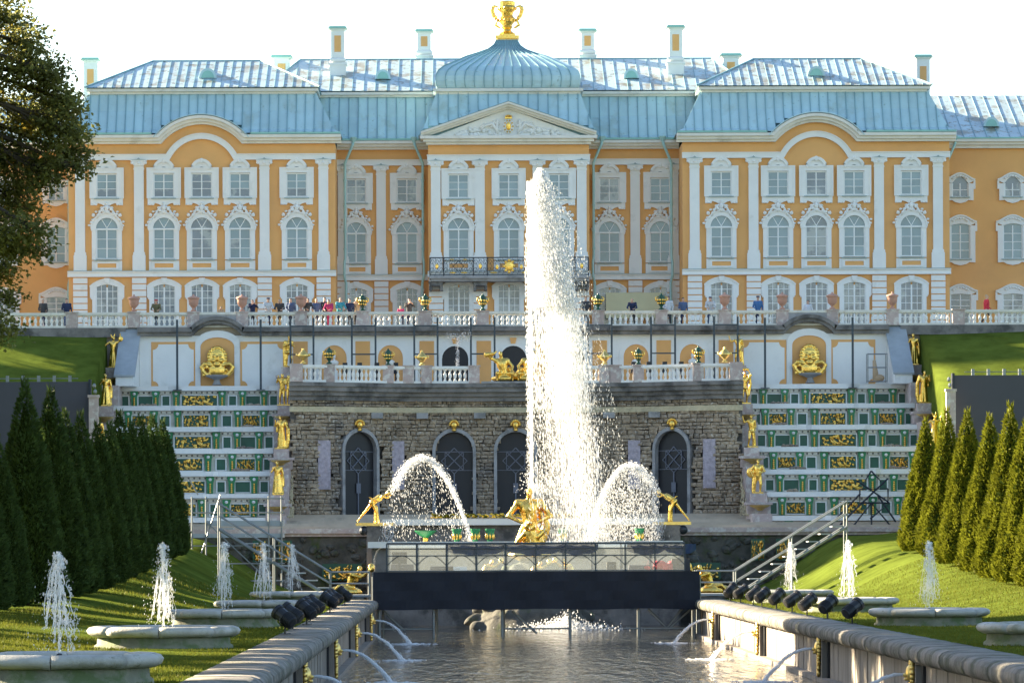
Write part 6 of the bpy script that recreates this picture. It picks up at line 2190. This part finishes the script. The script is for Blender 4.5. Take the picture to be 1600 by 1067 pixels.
# ------------------------------------------------------------------ stage shelter across the canal
SY = 186.0
stg = thing('stage', 'long dark-skirted temporary stage with clear railing shelter spanning the canal', 'stage', (0, SY, WZ))
sz = lambda z: z - WZ
x0s, x1s = -6.78, 6.78
sk = MB()
nx = 60
v, f = [], []
rs_ = random.Random(2)
wob = [[0.02 * math.sin(i * 0.7 + j * 1.9) + rs_.uniform(-.012, .012) for i in range(nx + 1)] for j in range(5)]
for j in range(5):
    for i in range(nx + 1):
        v.append((x0s + (x1s - x0s) * i / nx, wob[j][i], sz(-0.37 + 1.56 * j / 4) - (0.02 * math.sin(i * 0.35) if j == 0 else 0)))
for j in range(4):
    for i in range(nx):
        a = j * (nx + 1) + i
        f.append((a, a + 1, a + nx + 2, a + nx + 1))
sk.add(v, f)
o0 = len(v)
sk.add([(x, y + 0.025, z) for x, y, z in v], [q[::-1] for q in f])
sk.build('skirt', 'black_skirt', stg)
MB().box(x0s, x1s, 0.08, 5.6, sz(1.0), sz(1.16)).build('deck', 'deck_grey', stg)
MB().box(x0s, x0s + 0.03, 0.05, 5.6, sz(-0.37), sz(1.17)).box(x1s - 0.03, x1s, 0.05, 5.6, sz(-0.37), sz(1.17)).build('side_skirt', 'black_skirt', stg)
for px in (582, 592, 677, 784, 890, 998, 1085, 1093):
    x = P(px, 970, SY).x
    MB().tube([(x, 0.3, -0.5), (x, 0.3, sz(1.0))], 0.06, 8).build('leg', 'steel', stg)
    MB().tube([(x + 0.1, 3.6, -0.5), (x + 0.1, 3.6, sz(1.0))], 0.06, 8).build('leg', 'steel', stg)
for (pa, ya, pb, yb3) in ((597, 952, 632, 985), (800, 955, 838, 990), (1012, 953, 1045, 987), (1080, 953, 1040, 987), (1065, 953, 1040, 985)):
    a, b = P(pa, ya, SY + 1.0), P(pb, yb3, SY + 1.0)
    MB().tube([(a.x, 1.0, a.z - WZ), (b.x, 1.0, b.z - WZ)], 0.045, 6).build('brace', 'steel', stg)
for (a, b) in ((-6.5, -4.3), (-1.4, 1.4), (3.6, 6.4)):
    MB().tube([(a, 0.35, sz(-1.18)), (b, 0.35, sz(-1.18))], 0.035, 6).build('brace', 'steel', stg)
# railing and shelter frame
ZT = 2.37
n = 11
xs9 = [P(604 + (1070 - 604) * i / 10, 870, SY).x for i in range(11)]
for x in xs9:
    MB().box(x - 0.028, x + 0.028, 0.10, 0.156, sz(1.16), sz(ZT)).build('post', 'pole_metal', stg)
    MB().box(x - 0.028, x + 0.028, 4.9, 4.956, sz(1.16), sz(ZT)).build('post', 'pole_metal', stg)
for z, r in ((ZT, 0.04), (2.15, 0.022), (1.86, 0.022), (1.22, 0.03)):
    for y in (0.128, 4.93):
        MB().tube([(xs9[0], y, sz(z)), (xs9[-1], y, sz(z))], r, 6).build('rail', 'pole_metal', stg)
for i in range(10):
    a, b = xs9[i], xs9[i + 1]
    MB().tube([(a + (b - a) * k / 10, 0.128, sz(1.45 + 0.42 * math.sin(PI * k / 10))) for k in range(11)], 0.016, 5).build('arch_bar', 'pole_metal', stg)
    MB().box(a + 0.03, b - 0.03, 0.12, 0.13, sz(1.22), sz(2.30)).build('film_panel', 'clear_film', stg)
    MB().box(a + 0.03, b - 0.03, 4.92, 4.926, sz(1.22), sz(2.30)).build('film_panel', 'clear_film', stg)
# clear film roof, rounded at the ends
rf = MB()
prof = [(-6.75, 1.2), (-6.78, 1.7), (-6.66, 2.05), (-6.4, 2.28), (-6.0, 2.37), (6.0, 2.37), (6.45, 2.26), (6.7, 2.0), (6.78, 1.6), (6.78, 1.2)]
rf.v = [(x, y, sz(z) + 0.02) for y in (0.3, 4.8) for x, z in prof]
k = len(prof)
rf.f = [(i, i + 1, k + i + 1, k + i) for i in range(k - 1)]
rf.m = [0] * len(rf.f)
rf.build('film_roof', 'clear_film', stg, smooth=True)
# blue sheet swags under the rail
for (pa, pb) in ((697, 790), (790, 880), (870, 935), (980, 1040), (1040, 1088)):
    a, b = P(pa, 860, SY).x, P(pb, 860, SY).x
    m = MB()
    nn = 14
    v, f = [], []
    for i in range(nn + 1):
        t = i / nn
        sag = 0.26 + 0.20 * math.sin(PI * t) + 0.03 * math.sin(t * 17)
        for j in range(4):
            v.append((a + (b - a) * t, 0.20 + 0.04 * math.sin(i * 1.3 + j) + j * 0.03, sz(ZT - 0.05) - sag * j / 3))
    for i in range(nn):
        for j in range(3):
            q = i * 4 + j
            f.append((q, q + 4, q + 5, q + 1))
    m.add(v, f)
    m.build('sheet_swag', 'blue_tarp', stg, smooth=True)
# equipment standing on the deck
for k, (px, w, h, mt, lab) in enumerate(((624, 0.62, 0.50, 'lamp_black', 'dark screen box at the left end of the stage deck'), (628, 1.0, 0.34, 'panel_black', 'low dark case at the left end of the stage deck'), (690, 1.0, 0.26, 'panel_black', 'low black wedge case on the left half of the stage deck'), (715, 0.8, 0.24, 'white_case', 'small white case on the left half of the stage deck'), (1000, 1.0, 0.28, 'panel_black', 'low black case on the right half of the stage deck'), (955, 0.42, 0.42, 'lamp_black', 'small dark box right of the middle of the stage deck'), (1063, 0.8, 0.55, 'charcoal', 'dark crate at the right end of the stage deck'))):
    if mt == 'charcoal':
        mt = 'cloth_charcoal'
    x = P(px, 880, SY + 1.5).x
    yy = SY + (2.6 if k == 1 else 1.4)
    o = thing('equipment_case', lab, 'case', (x, yy, 1.16), 'equipment on the stage deck')
    if k == 0:
        MB().box(-0.05, 0.05, -0.05, 0.05, 0, 0.40).box(-0.2, 0.2, -0.15, 0.15, 0, 0.03).build('stand', 'iron', o)
        MB().box(-w / 2, w / 2, -0.06, 0.06, 0.36, 0.36 + h).build('screen', mt, o)
    else:
        MB().prism([(-w / 2, 0.03), (w / 2, 0.03), (w / 2 - 0.03, h), (-w / 2 + 0.03, h)], -0.25, 0.25).build('body', mt, o)
        MB().box(-w / 2 + 0.05, w / 2 - 0.05, -0.2, 0.2, 0, 0.03).build('feet', 'iron', o)
        MB().tube([(-0.09, -0.26, h * 0.6), (-0.08, -0.3, h * 0.62), (0.08, -0.3, h * 0.62), (0.09, -0.26, h * 0.6)], 0.012, 5).build('handle', 'steel', o)
cl = MB()
rc = random.Random(6)
for i in range(40):
    cl.ell((rc.gauss(0, .28), rc.gauss(0, .16), 0.10 + abs(rc.gauss(0, .14))), (rc.uniform(.10, .2), .14, rc.uniform(.08, .15)), 7, 5)
cm = remeshed(cl, 0.04, 'red_cloth', 'cloth_heap', 2)
tag(link('cloth_heap', cm, None, (P(1037, 880, SY + 1.5).x, SY + 1.3, 1.165)), 'crumpled red cloth heap on the right part of the stage', 'cloth')

# ------------------------------------------------------------------ metal stairs and scaffolds beside the stage
for s in (-1, 1):
    side = 'left' if s < 0 else 'right'
    w = thing('metal_stairs', 'steel scaffold stairs climbing from the %s end of the stage' % side, 'stairs', (s * 7.0, 196, WZ), 'steel stairs beside the stage')
    w.scale = (s, 1, 1)
    MB().box(0.1, 1.9, -0.8, 0.8, sz(0.06), sz(0.16)).build('landing', 'deck_grey', w)
    for k in range(9):
        x = 1.9 + k * 0.52
        MB().box(x, x + 0.50, -0.7, 0.7, sz(0.16 + 0.325 * (k + 1)) - 0.05, sz(0.16 + 0.325 * (k + 1))).build('tread', 'deck_grey', w)
    for y in (-0.75, 0.75):
        MB().tube([(1.8, y, sz(0.0)), (6.7, y, sz(3.05))], 0.06, 6).build('stringer', 'steel', w)
        MB().tube([(0.15, y, sz(1.15)), (1.85, y, sz(1.15)), (6.7, y, sz(4.15))], 0.035, 6).build('handrail', 'steel', w)
        MB().tube([(0.15, y, sz(0.65)), (1.85, y, sz(0.65)), (6.7, y, sz(3.62))], 0.028, 6).build('handrail', 'steel', w)
        for x, za, zb in ((0.15, WZ - 0.5, 1.18), (1.85, WZ - 0.5, 1.18), (4.3, WZ - 0.5, 2.7), (6.7, WZ - 0.5, 4.18)):
            MB().tube([(x, y, sz(za)), (x, y, sz(zb))], 0.035, 6).build('upright', 'steel', w)
sc = thing('scaffold', 'steel tube scaffold with grey decks at the foot of the left cascade', 'scaffold', (-14.5, 214, 1.0))
for px in (322, 420, 440, 300):
    for y in (0, 2.4):
        x = P(px, 850, 214 + y).x + 14.5
        MB().tube([(x, y, -0.6), (x, y, P(px, 773, 214).z - 1.0)], 0.04, 6).build('upright', 'steel', sc)
xa, xb = P(300, 820, 214).x + 14.5, P(442, 820, 214).x + 14.5
for py in (776, 798, 850, 878, 905):
    for y in (0.0, 2.4):
        z = P(370, py, 214).z - 1.0
        MB().tube([(xa, y, z), (xb, y, z)], 0.03, 6).build('ledger', 'steel', sc)
for py, t in ((815, 0.26), (834, 0.2)):
    z = P(370, py, 214).z - 1.0
    MB().box(xa if py > 820 else P(322, py, 214).x + 14.5, xb, 0.05, 2.35, z - t / 2, z + t / 2).build('deck', 'deck_grey', sc)
for (pa, ya, pb, yb4) in ((322, 812, 420, 905), (345, 770, 300, 905), (296, 745, 310, 770)):
    a, b = P(pa, ya, 213.9), P(pb, yb4, 213.9)
    MB().tube([(a.x + 14.5, -0.08, a.z - 1.0), (b.x + 14.5, -0.08, b.z - 1.0)], 0.032, 6).build('brace', 'steel', sc)
# folded rigging on the right cascade
rg_ = thing('rigging_frame', 'dark star-shaped lattice rigging before the lower right cascade', 'rigging', (16.6, 236, 3.1))
star = [(1362, 745), (1392, 765), (1362, 785), (1332, 762), (1362, 745)]
fr = MB()
q = lambda px, py: (P(px, py, 236).x - 16.6, 0, P(px, py, 236).z - 3.1)
for seg_ in ([(1362, 740), (1345, 768), (1388, 768), (1362, 740)], [(1340, 755), (1390, 790), (1360, 815)], [(1388, 752), (1342, 795), (1312, 825)], [(1362, 790), (1362, 828)], [(1290, 832), (1345, 775)], [(1400, 820), (1372, 778)], [(1330, 830), (1362, 790), (1395, 830)], [(1344, 768), (1344, 790), (1388, 790), (1388, 768)]):
    fr.tube([q(*p) for p in seg_], 0.05, 5)
fr.build('lattice', 'iron', rg_)
MB().box(q(1280, 835)[0], q(1410, 835)[0], -0.3, 0.3, -0.05, 0.05).build('base_beam', 'iron', rg_)

# ------------------------------------------------------------------ light poles in front of the panelled wall
PY = 257.4
for k, (a, b) in enumerate(((456, 492), (552, 589), (649.5, 686), (738, 775), (921, 958), (1019.5, 1057), (1118, 1155))):
    xa, xb = P(a, 540, PY).x, P(b, 540, PY).x
    t = thing('double_light_pole', 'dark twin light pole before the retaining wall, %s from the left' % ORD[k], 'light pole', ((xa + xb) / 2, PY, 11.3), 'dark double-pole frames before the wall')
    h = (xb - xa) / 2
    for x in (-h, h):
        MB().box(x - 0.055, x + 0.055, -0.055, 0.055, 0, 15.42 - 11.3).build('pole', 'pole_metal', t)
    for z in (14.95, 13.33):
        MB().box(-h + 0.056, h - 0.056, -0.04, 0.04, z - 11.34, z - 11.26).build('cross_bar', 'pole_metal', t)
    for x in (-h, h):
        MB().box(x - 0.2, x + 0.2, -0.2, 0.2, 0.0, 0.03).build('foot_plate', 'pole_metal', t)
for k, px in enumerate((279, 409.5, 1197.5, 1334.5)):
    x = P(px, 540, PY).x
    t = thing('light_pole', 'single dark pole before the white panels, %s from the left' % ORD[k], 'pole', (x, PY, 11.3), 'single dark poles before the wall')
    MB().box(-0.06, 0.06, -0.06, 0.06, 0, 15.35 - 11.3).build('pole', 'pole_metal', t)
    MB().box(-0.25, 0.25, -0.25, 0.25, 0.0, 0.03).build('foot_plate', 'pole_metal', t)
# floor of the strip between panelled wall, cascades and grotto roof
tag(MB().box(-12.35, 12.35, 250.9, 259.0, 10.8, 11.31).build('upper_walk_floor', 'sand_floor'), kind='structure')
# wire cage with wrapped figure near the right end
cg = thing('wire_cage', 'wire cage holding a wrapped pale bundle near the right buttress', 'cage', (P(1372, 590, 257).x, 257.0, 11.6))
for x in (-0.55, 0.55):
    for y in (-0.4, 0.4):
        MB().tube([(x, y, 0), (x, y, 1.65)], 0.03, 5).build('post', 'steel', cg)
for z in (0.05, 0.85, 1.62):
    MB().tube([(-0.55, -0.4, z), (0.55, -0.4, z), (0.55, 0.4, z), (-0.55, 0.4, z), (-0.55, -0.4, z)], 0.02, 5).build('rail', 'steel', cg)
wb = MB()
wb.cap((-0.05, 0, 0.2), (-0.15, 0, 1.2), 0.2, 0.1).ell((0.1, 0, 0.25), (0.35, 0.25, 0.22))
wb.build('bundle', 'cloth_tan', cg, smooth=True)

# ------------------------------------------------------------------ black hoardings behind the trees
for s in (-1, 1):
    xa = P(140, 620, 215).x if s < 0 else P(1493, 620, 215).x
    h = thing('screen_hoarding', 'big dark grey screen standing behind the conical trees on the %s' % ('left' if s < 0 else 'right'), 'screen', (xa, 215, gz(24, 215)), 'dark screens beside the cascades')
    zt = P(70 if s < 0 else 1560, 592, 215).z - gz(24, 215)
    a, b = sorted((0, s * 19))
    MB().box(a, b, 0, 0.25, 0, zt).build('panel', 'panel_black', h)
    a, b = sorted((-s * 0.12, -s * 0.003))
    MB().box(a, b, -0.15, 0.4, 0, zt + 0.1).build('side_post', 'iron', h)
    for k in range(8):
        x = s * (0.9 + k * 0.75)
        MB().box(x - 0.07, x + 0.07, 0.0, 0.2, zt + 0.001, zt + 0.30).build('clamp', 'steel', h)
    MB().tube([(s * 0.5, 0.1, zt + 0.16), (s * 7, 0.1, zt + 0.16)], 0.02, 5).build('cable_rail', 'steel', h)
    c = MB()
    for k in range(7):
        c.ell((-s * 0.28 + 0.05 * math.sin(k * 2), -0.1, zt - 0.2 - k * 0.28), (0.09, 0.09, 0.12), 7, 5)
    c.build('cable_clips', 'steel', h)
    for k in range(3):
        MB().tube([(s * (1 + 3 * k), 0.3, zt * 0.8), (s * (1 + 3 * k), 3.2, 0.3)], 0.05, 6).build('strut', 'iron', h)
# post stubs right of the left screen
for s, px in ((-1, 148), (1, 1487)):
    p = P(px, 640, 214)
    o = MB().box(-0.22, 0.22, -0.22, 0.22, 0, P(px, 617, 214).z - gz(p.x, 214)).box(-0.27, 0.27, -0.27, 0.27, P(px, 617, 214).z - gz(p.x, 214), P(px, 617, 214).z - gz(p.x, 214) + 0.12).build('stone_post', 'pink_granite', None, (p.x, 214, gz(p.x, 214)))
    tag(o, 'brownish stone post at the inner edge of the %s dark screen' % ('left' if s < 0 else 'right'), 'post', 'stone posts by the screens')

# ------------------------------------------------------------------ people along the upper balustrade
folk = [(70, 'stand', 'charcoal', 'navy', None, 'in dark clothes at the far left of the terrace'), (107, 'stand', 'navy', 'denim', None, 'in a navy top near the left rain pipe'),
        (247, 'lean', 'olive', 'charcoal', 'red', 'in an olive jacket and red cap leaning on the rail'), (349, 'lean', 'tan', 'charcoal', None, 'low behind the stone panel over the left mask fountain'),
        (397, 'photo', 'navy', 'charcoal', None, 'in navy with a shoulder strap beside a terracotta vase'), (421, 'lean', 'pale', 'navy', 'navy', 'in a pale shirt and dark cap at the rail'),
        (440, 'lean', 'charcoal', 'charcoal', None, 'in a charcoal top leaning on the rail'), (457, 'stand', 'denim', 'navy', None, 'in a denim jacket next to the fourth terracotta vase'),
        (482, 'lean', 'charcoal', 'charcoal', None, 'in charcoal just behind the fourth terracotta vase'), (497, 'stand', 'denim', 'navy', None, 'in a denim top between dark visitors'),
        (510, 'stand', 'charcoal', 'charcoal', None, 'in charcoal half behind the magenta visitor'), (518, 'lean', 'magenta', 'magenta', None, 'in a magenta dress at the rail'),
        (533, 'lean', 'teal', 'navy', None, 'in a bright teal top'), (549, 'stand', 'navy', 'charcoal', None, 'in dark blue left of the first green urn'), (560, 'photo', 'tan', 'charcoal', None, 'in tan lifting a camera beside the first green urn'),
        (630, 'lean', 'magenta', 'navy', None, 'crouched in pink before the link windows'), (642, 'photo', 'charcoal', 'navy', None, 'in black photographing the cascade'),
        (918, 'stand', 'charcoal', 'charcoal', None, 'in grey seen through the edge of the spray'), (991, 'lean', 'navy', 'charcoal', None, 'in navy leaning before the cream sheet'),
        (1047, 'stand', 'pale', 'charcoal', None, 'in a pale shirt beside the fifth green urn'), (1070, 'stand', 'denim', 'navy', None, 'in a denim jacket near the cream sheet'),
        (1112, 'lean', 'pale', 'denim', 'navy', 'in white with a dark cap left of a terracotta vase'), (1187, 'stand', 'blue', 'navy', 'navy', 'in a bright blue jacket and dark hat at the rail'),
        (1265, 'stand', 'pale', 'charcoal', None, 'in pale clothes behind the right stone panel'), (1544, 'walk', 'red', 'charcoal', None, 'in a red coat walking at the far right')]
for i, (px, kind, top, legs, hat, lab) in enumerate(folk):
    y = 260.1 if kind == 'lean' else 260.5 + 0.25 * (i % 3)
    if px in (1265,):
        y = 264
    x = P(px, 480, y).x
    sc_ = 0.97 + 0.03 * math.sin(i * 2.7)
    if px in (349, 630):
        sc_ = 0.72
    o = link('person', person_mesh(kind, top, legs, 'hair_dark' if i % 3 else 'cloth_tan', hat), None, (x, y, TER + 0.03 * sc_), rz=R((i * 37) % 50 - 25) + (R(90) if kind == 'walk' else 0), scale=sc_)
    o.location.z = TER + 0.0
    tag(o, 'visitor ' + lab, 'person', 'visitors on the palace terrace')
# ------------------------------------------------------------------ falling water and spray
OCT = np.array([[0, 2, 4], [2, 1, 4], [1, 3, 4], [3, 0, 4], [2, 0, 5], [1, 2, 5], [3, 1, 5], [0, 3, 5]])


def drop_cloud(name, C, r, L, D, m):
    """C (n,3) centres, r (n,) radii, L (n,) half lengths, D (n,3) unit directions"""
    A = np.cross(D, np.array([0.3, 1.0, 0.1]))
    A /= np.linalg.norm(A, axis=1, keepdims=True)
    B = np.cross(D, A)
    r, L = r[:, None], L[:, None]
    V = np.stack([C + A * r, C - A * r, C + B * r, C - B * r, C + D * L, C - D * L], 1)
    return tri_cloud(name, V, OCT, m)


def px_cloud(px, py, Y):
    x = px - VX + ROLL * (py - VY)
    y = py - VY - ROLL * (px - VX)
    return np.stack([CX + x * Y / F, Y, EYE - y * Y / F], 1)


g = np.random.default_rng(42)
JY = 207.0
ys_ = [266, 285, 300, 350, 400, 500, 600, 700, 800, 852]
xr_ = [849, 859, 866, 881, 892, 907, 920, 935, 948, 956]
xl_ = [844, 836, 832, 829, 828, 828, 828, 829, 830, 830]


def plume(n, y0, y1, pw, fu):
    t = g.random(n) ** pw
    y = y0 + (y1 - y0) * t
    l, r = np.interp(y, ys_, xl_), np.interp(y, ys_, xr_)
    u = fu(n, y)
    ragged = g.normal(0, 1, n) * 1.6
    return l + (r - l) * u + ragged, y


def fan(n, y):
    a = g.beta(1.3, 1.5, n)
    return a


def veil(n, y):
    k = g.random(n)
    core = np.clip(g.normal(0.70, 0.15, n), 0, 1.08)
    wide = g.random(n) ** 0.8
    return np.where(k < 0.62, core, wide)


parts = []
for (n, y0, y1, pw, fu, ra, La) in ((24000, 266, 480, 0.85, fan, (.010, .022), (.04, .13)), (7000, 400, 640, 0.9, veil, (.009, .020), (.07, .22)), (5200, 460, 850, 0.85, veil, (.008, .018), (.08, .26))):
    x, y = plume(n, y0, y1, pw, fu)
    # streaky curtains: pull drops towards a few falling filaments
    fil = np.round(x / 5 + 0.5 * np.sin(y / 37)) * 5 + 1.3 * np.sin(y / 23 + x)
    x = np.where(g.random(n) < 0.35, fil, x)
    Y = JY + g.normal(0, 0.22 + 0.55 * np.clip((y - 266) / 200, 0, 1) + (y - 266) / 560 * 0.3, n)
    C = px_cloud(x, y, Y)
    D = np.stack([0.10 + 0.05 * g.normal(size=n), 0.05 * g.normal(size=n), -np.ones(n)], 1)
    D /= np.linalg.norm(D, axis=1, keepdims=True)
    parts.append((C, g.uniform(*ra, n), g.uniform(*La, n), D))
# finest mist
n = 16000
x, y = plume(n, 280, 850, 0.9, lambda n, y: np.clip(g.normal(0.6, 0.33, n), -0.02, 1.35))
C = px_cloud(x, y, JY + g.normal(0, 0.9, n))
D = np.tile(np.array([[0.08, 0, -0.997]]), (n, 1))
parts.append((C, g.uniform(.006, .013, n), g.uniform(.03, .09, n), D))
# drops flung off the upper left edge
n = 900
y = g.uniform(300, 800, n)
C = px_cloud(828 + g.normal(0, 2.2, n), y, JY + g.normal(0, 0.2, n))
parts.append((C, g.uniform(.008, .02, n), g.uniform(.02, .08, n), np.tile(np.array([[0.0, 0, -1.0]]), (n, 1))))
root = Vector((0.1, JY, 2.6))
cat_ = [np.concatenate([p[i] for p in parts]) for i in range(4)]
jet = thing('great_jet', 'tall white water jet and drifting spray plume above the gilded hero', 'water jet', root)
o = link('spray', drop_cloud('spray', cat_[0] - np.array(root), cat_[1], cat_[2], cat_[3], 'spray'), jet)
o['kind'] = 'stuff'
def mist(name, rows, m, parent, off, shrink=0.8):
    """rows: (y pixel, x left, x right, depth radius)"""
    b = MB()
    v, f = [], []
    K = 14
    for (py, l, r, dr) in rows:
        c = P((l + r) / 2, py, JY)
        rx = (r - l) / 2 * JY / F * shrink
        for i in range(K):
            a = 2 * PI * i / K
            v.append((c.x - off[0] + rx * math.cos(a), c.y - off[1] + dr * math.sin(a), c.z - off[2]))
    n_ = len(rows)
    for j in range(n_ - 1):
        for i in range(K):
            a, d = j * K + i, j * K + (i + 1) % K
            f.append((a, a + K, d + K, d))
    f += [tuple(range(K)), tuple(range(n_ * K - 1, (n_ - 1) * K - 1, -1))]
    b.add(v, f)
    q = b.build(name, m, parent)
    q['kind'] = 'stuff'
    return q


ii = lambda y, t: float(np.interp(y, ys_, t))
mist('mist', [(y, ii(y, xl_), ii(y, xr_) - 3, 0.15 + 0.5 * min(1, (y - 270) / 150)) for y in (274, 290, 310, 340, 380, 420, 450, 480)], 'mist_dense', jet, root)
mist('mist', [(y, ii(y, xl_) + 22, ii(y, xr_) - 6, 1.0) for y in (481, 520, 570, 620, 680, 740, 800, 846)], 'mist_thin', jet, root, 0.9)
st_ = MB()
pts = [P(832 - 1.6 * (i / 20), 850 + (284 - 850) * i / 20, JY) - root for i in range(21)]
rj = random.Random(5)
st_.tube(pts, [0.06 + 0.05 * (i / 20) + rj.uniform(-.01, .012) for i in range(21)], 8)
st_.build('stream', 'jet', jet, smooth=True)
# small fan of water behind the hero's head
n = 1300
a = g.normal(0.18, 0.42, n)
v0 = g.uniform(0.3, 1.0, n)
t = g.random(n)
C = np.stack([0.30 + np.sin(a) * v0 * t * 1.5, JY + g.normal(0, .15, n), 4.55 + np.cos(a) * v0 * 1.5 * t * 1.2 - 1.3 * t ** 2 * (1.3 - v0)], 1)
D = np.tile(np.array([[0.15, 0, -0.98]]), (n, 1))
o = link('head_spray', drop_cloud('head_spray', C - np.array(root), g.uniform(.008, .020, n), g.uniform(.015, .05, n), D, 'spray'), jet)
o['kind'] = 'stuff'


def faun_jet(s, start, apex, end, seed, veil_n, label):
    gg = np.random.default_rng(seed)
    Yj = 220.0
    p0, p1, p2 = (np.array(P(*q, Yj)) for q in (start, apex, end))
    # ballistic curve through start and apex and end: quadratic in x
    Amat = np.array([[p[0] ** 2, p[0], 1] for p in (p0, p1, p2)])
    co = np.linalg.solve(Amat, np.array([p0[2], p1[2], p2[2]]))
    n = 2600
    t = gg.random(n) ** 0.85
    x = p0[0] + (p2[0] - p0[0]) * t
    spread = 0.05 + 0.07 * (1 - t)
    C = np.stack([x + gg.normal(0, spread), Yj + gg.normal(0, 0.12, n), co[0] * x ** 2 + co[1] * x + co[2] + gg.normal(0, spread)], 1)
    D = np.stack([np.full(n, np.sign(p2[0] - p0[0])), np.zeros(n), np.sign(p2[0] - p0[0]) * (2 * co[0] * x + co[1])], 1)
    D /= np.linalg.norm(D, axis=1, keepdims=True)
    o_ = np.array([p2[0], Yj, 2.5])
    jt = thing('faun_jet', label, 'water jet', tuple(o_), 'arching jets from the fauns')
    r, L = gg.uniform(.010, .030, n), gg.uniform(.02, .09, n)
    # drops falling away below the curve
    m = veil_n
    t = gg.random(m)
    x2 = p0[0] + (p2[0] - p0[0]) * t
    top = co[0] * x2 ** 2 + co[1] * x2 + co[2]
    z2 = top - (top - 2.5) * gg.random(m) ** 1.1
    C2 = np.stack([x2 + gg.normal(0, .1, m), Yj + gg.normal(0, .35, m), z2], 1)
    D2 = np.tile(np.array([[0.12 * np.sign(p2[0] - p0[0]), 0, -0.99]]), (m, 1))
    q = link('spray', drop_cloud('spray', np.concatenate([C, C2]) - o_, np.concatenate([r, gg.uniform(.007, .017, m)]), np.concatenate([L, gg.uniform(.02, .10, m)]), np.concatenate([D, D2]), 'spray'), jt)
    q['kind'] = 'stuff'
    sm = MB()
    xs2 = [p1[0] + (p2[0] - p1[0]) * i / 14 for i in range(15)]
    sm.tube([(x - o_[0], 0, co[0] * x * x + co[1] * x + co[2] - o_[2]) for x in xs2], [0.03 + 0.02 * math.sin(i) ** 2 for i in range(15)], 6)
    sm.build('stream', 'jet', jt)


faun_jet(-1, (612, 768), (660, 716), (736, 842), 7, 1000, 'arching water jet from the left faun towards the tall jet')
faun_jet(1, (1028, 772), (985, 730), (916, 845), 8, 5200, 'arching misty water jet from the right faun towards the tall jet')
# water running off the left faun's ledge
gg = np.random.default_rng(77)
for s, n in ((-1, 900), (1, 600)):
    C = np.stack([gg.normal(0, .18, n) + 0.3 * -s, gg.normal(0, .15, n), gg.uniform(-0.3, 2.5, n)], 1)
    q = link('ledge_spill', drop_cloud('ledge_spill', C, gg.uniform(.008, .02, n), gg.uniform(.03, .12, n), np.tile(np.array([[0.0, 0, -1.0]]), (n, 1)), 'spray'), None, (s * 6.95, 221.6, 1.0))
    tag(q, 'water spilling down beside the %s faun\'s pier' % ('left' if s < 0 else 'right'), 'water', 'water spilling beside the fauns', 'stuff')
# splash where the great jet lands, seen under the stage
n = 2600
a = gg.random(n) * 2 * PI
rr_ = np.abs(gg.normal(0, 1.3, n))
C = np.stack([rr_ * np.cos(a), rr_ * np.sin(a) * 0.6, np.abs(gg.normal(0, 0.35, n)) * np.exp(-rr_ / 2)], 1)
q = link('pool_splash', drop_cloud('pool_splash', C, gg.uniform(.01, .035, n), gg.uniform(.015, .06, n), np.tile(np.array([[0.0, 0, -1.0]]), (n, 1)), 'spray'), None, (1.6, 203.5, WZ))
tag(q, 'white splash on the pool under the stage right of the rock', 'splash')
# thin jet on the grotto roof
n = 260
C = np.stack([gg.normal(0, .05, n), gg.normal(0, .05, n), gg.uniform(0, 1.75, n)], 1)
C2 = np.stack([gg.uniform(-.65, .75, 150), gg.normal(0, .1, 150), 1.75 + gg.normal(0, .14, 150)], 1)
n2 = n + 150
q = link('thin_jet', drop_cloud('thin_jet', np.concatenate([C, C2]), gg.uniform(.008, .02, n2), gg.uniform(.02, .06, n2), np.tile(np.array([[0.0, 0, -1.0]]), (n2, 1)), 'spray'), None, (P(717, 560, 252).x, 252, 12.3))
tag(q, 'thin spattering jet in front of the left black arch', 'water jet')
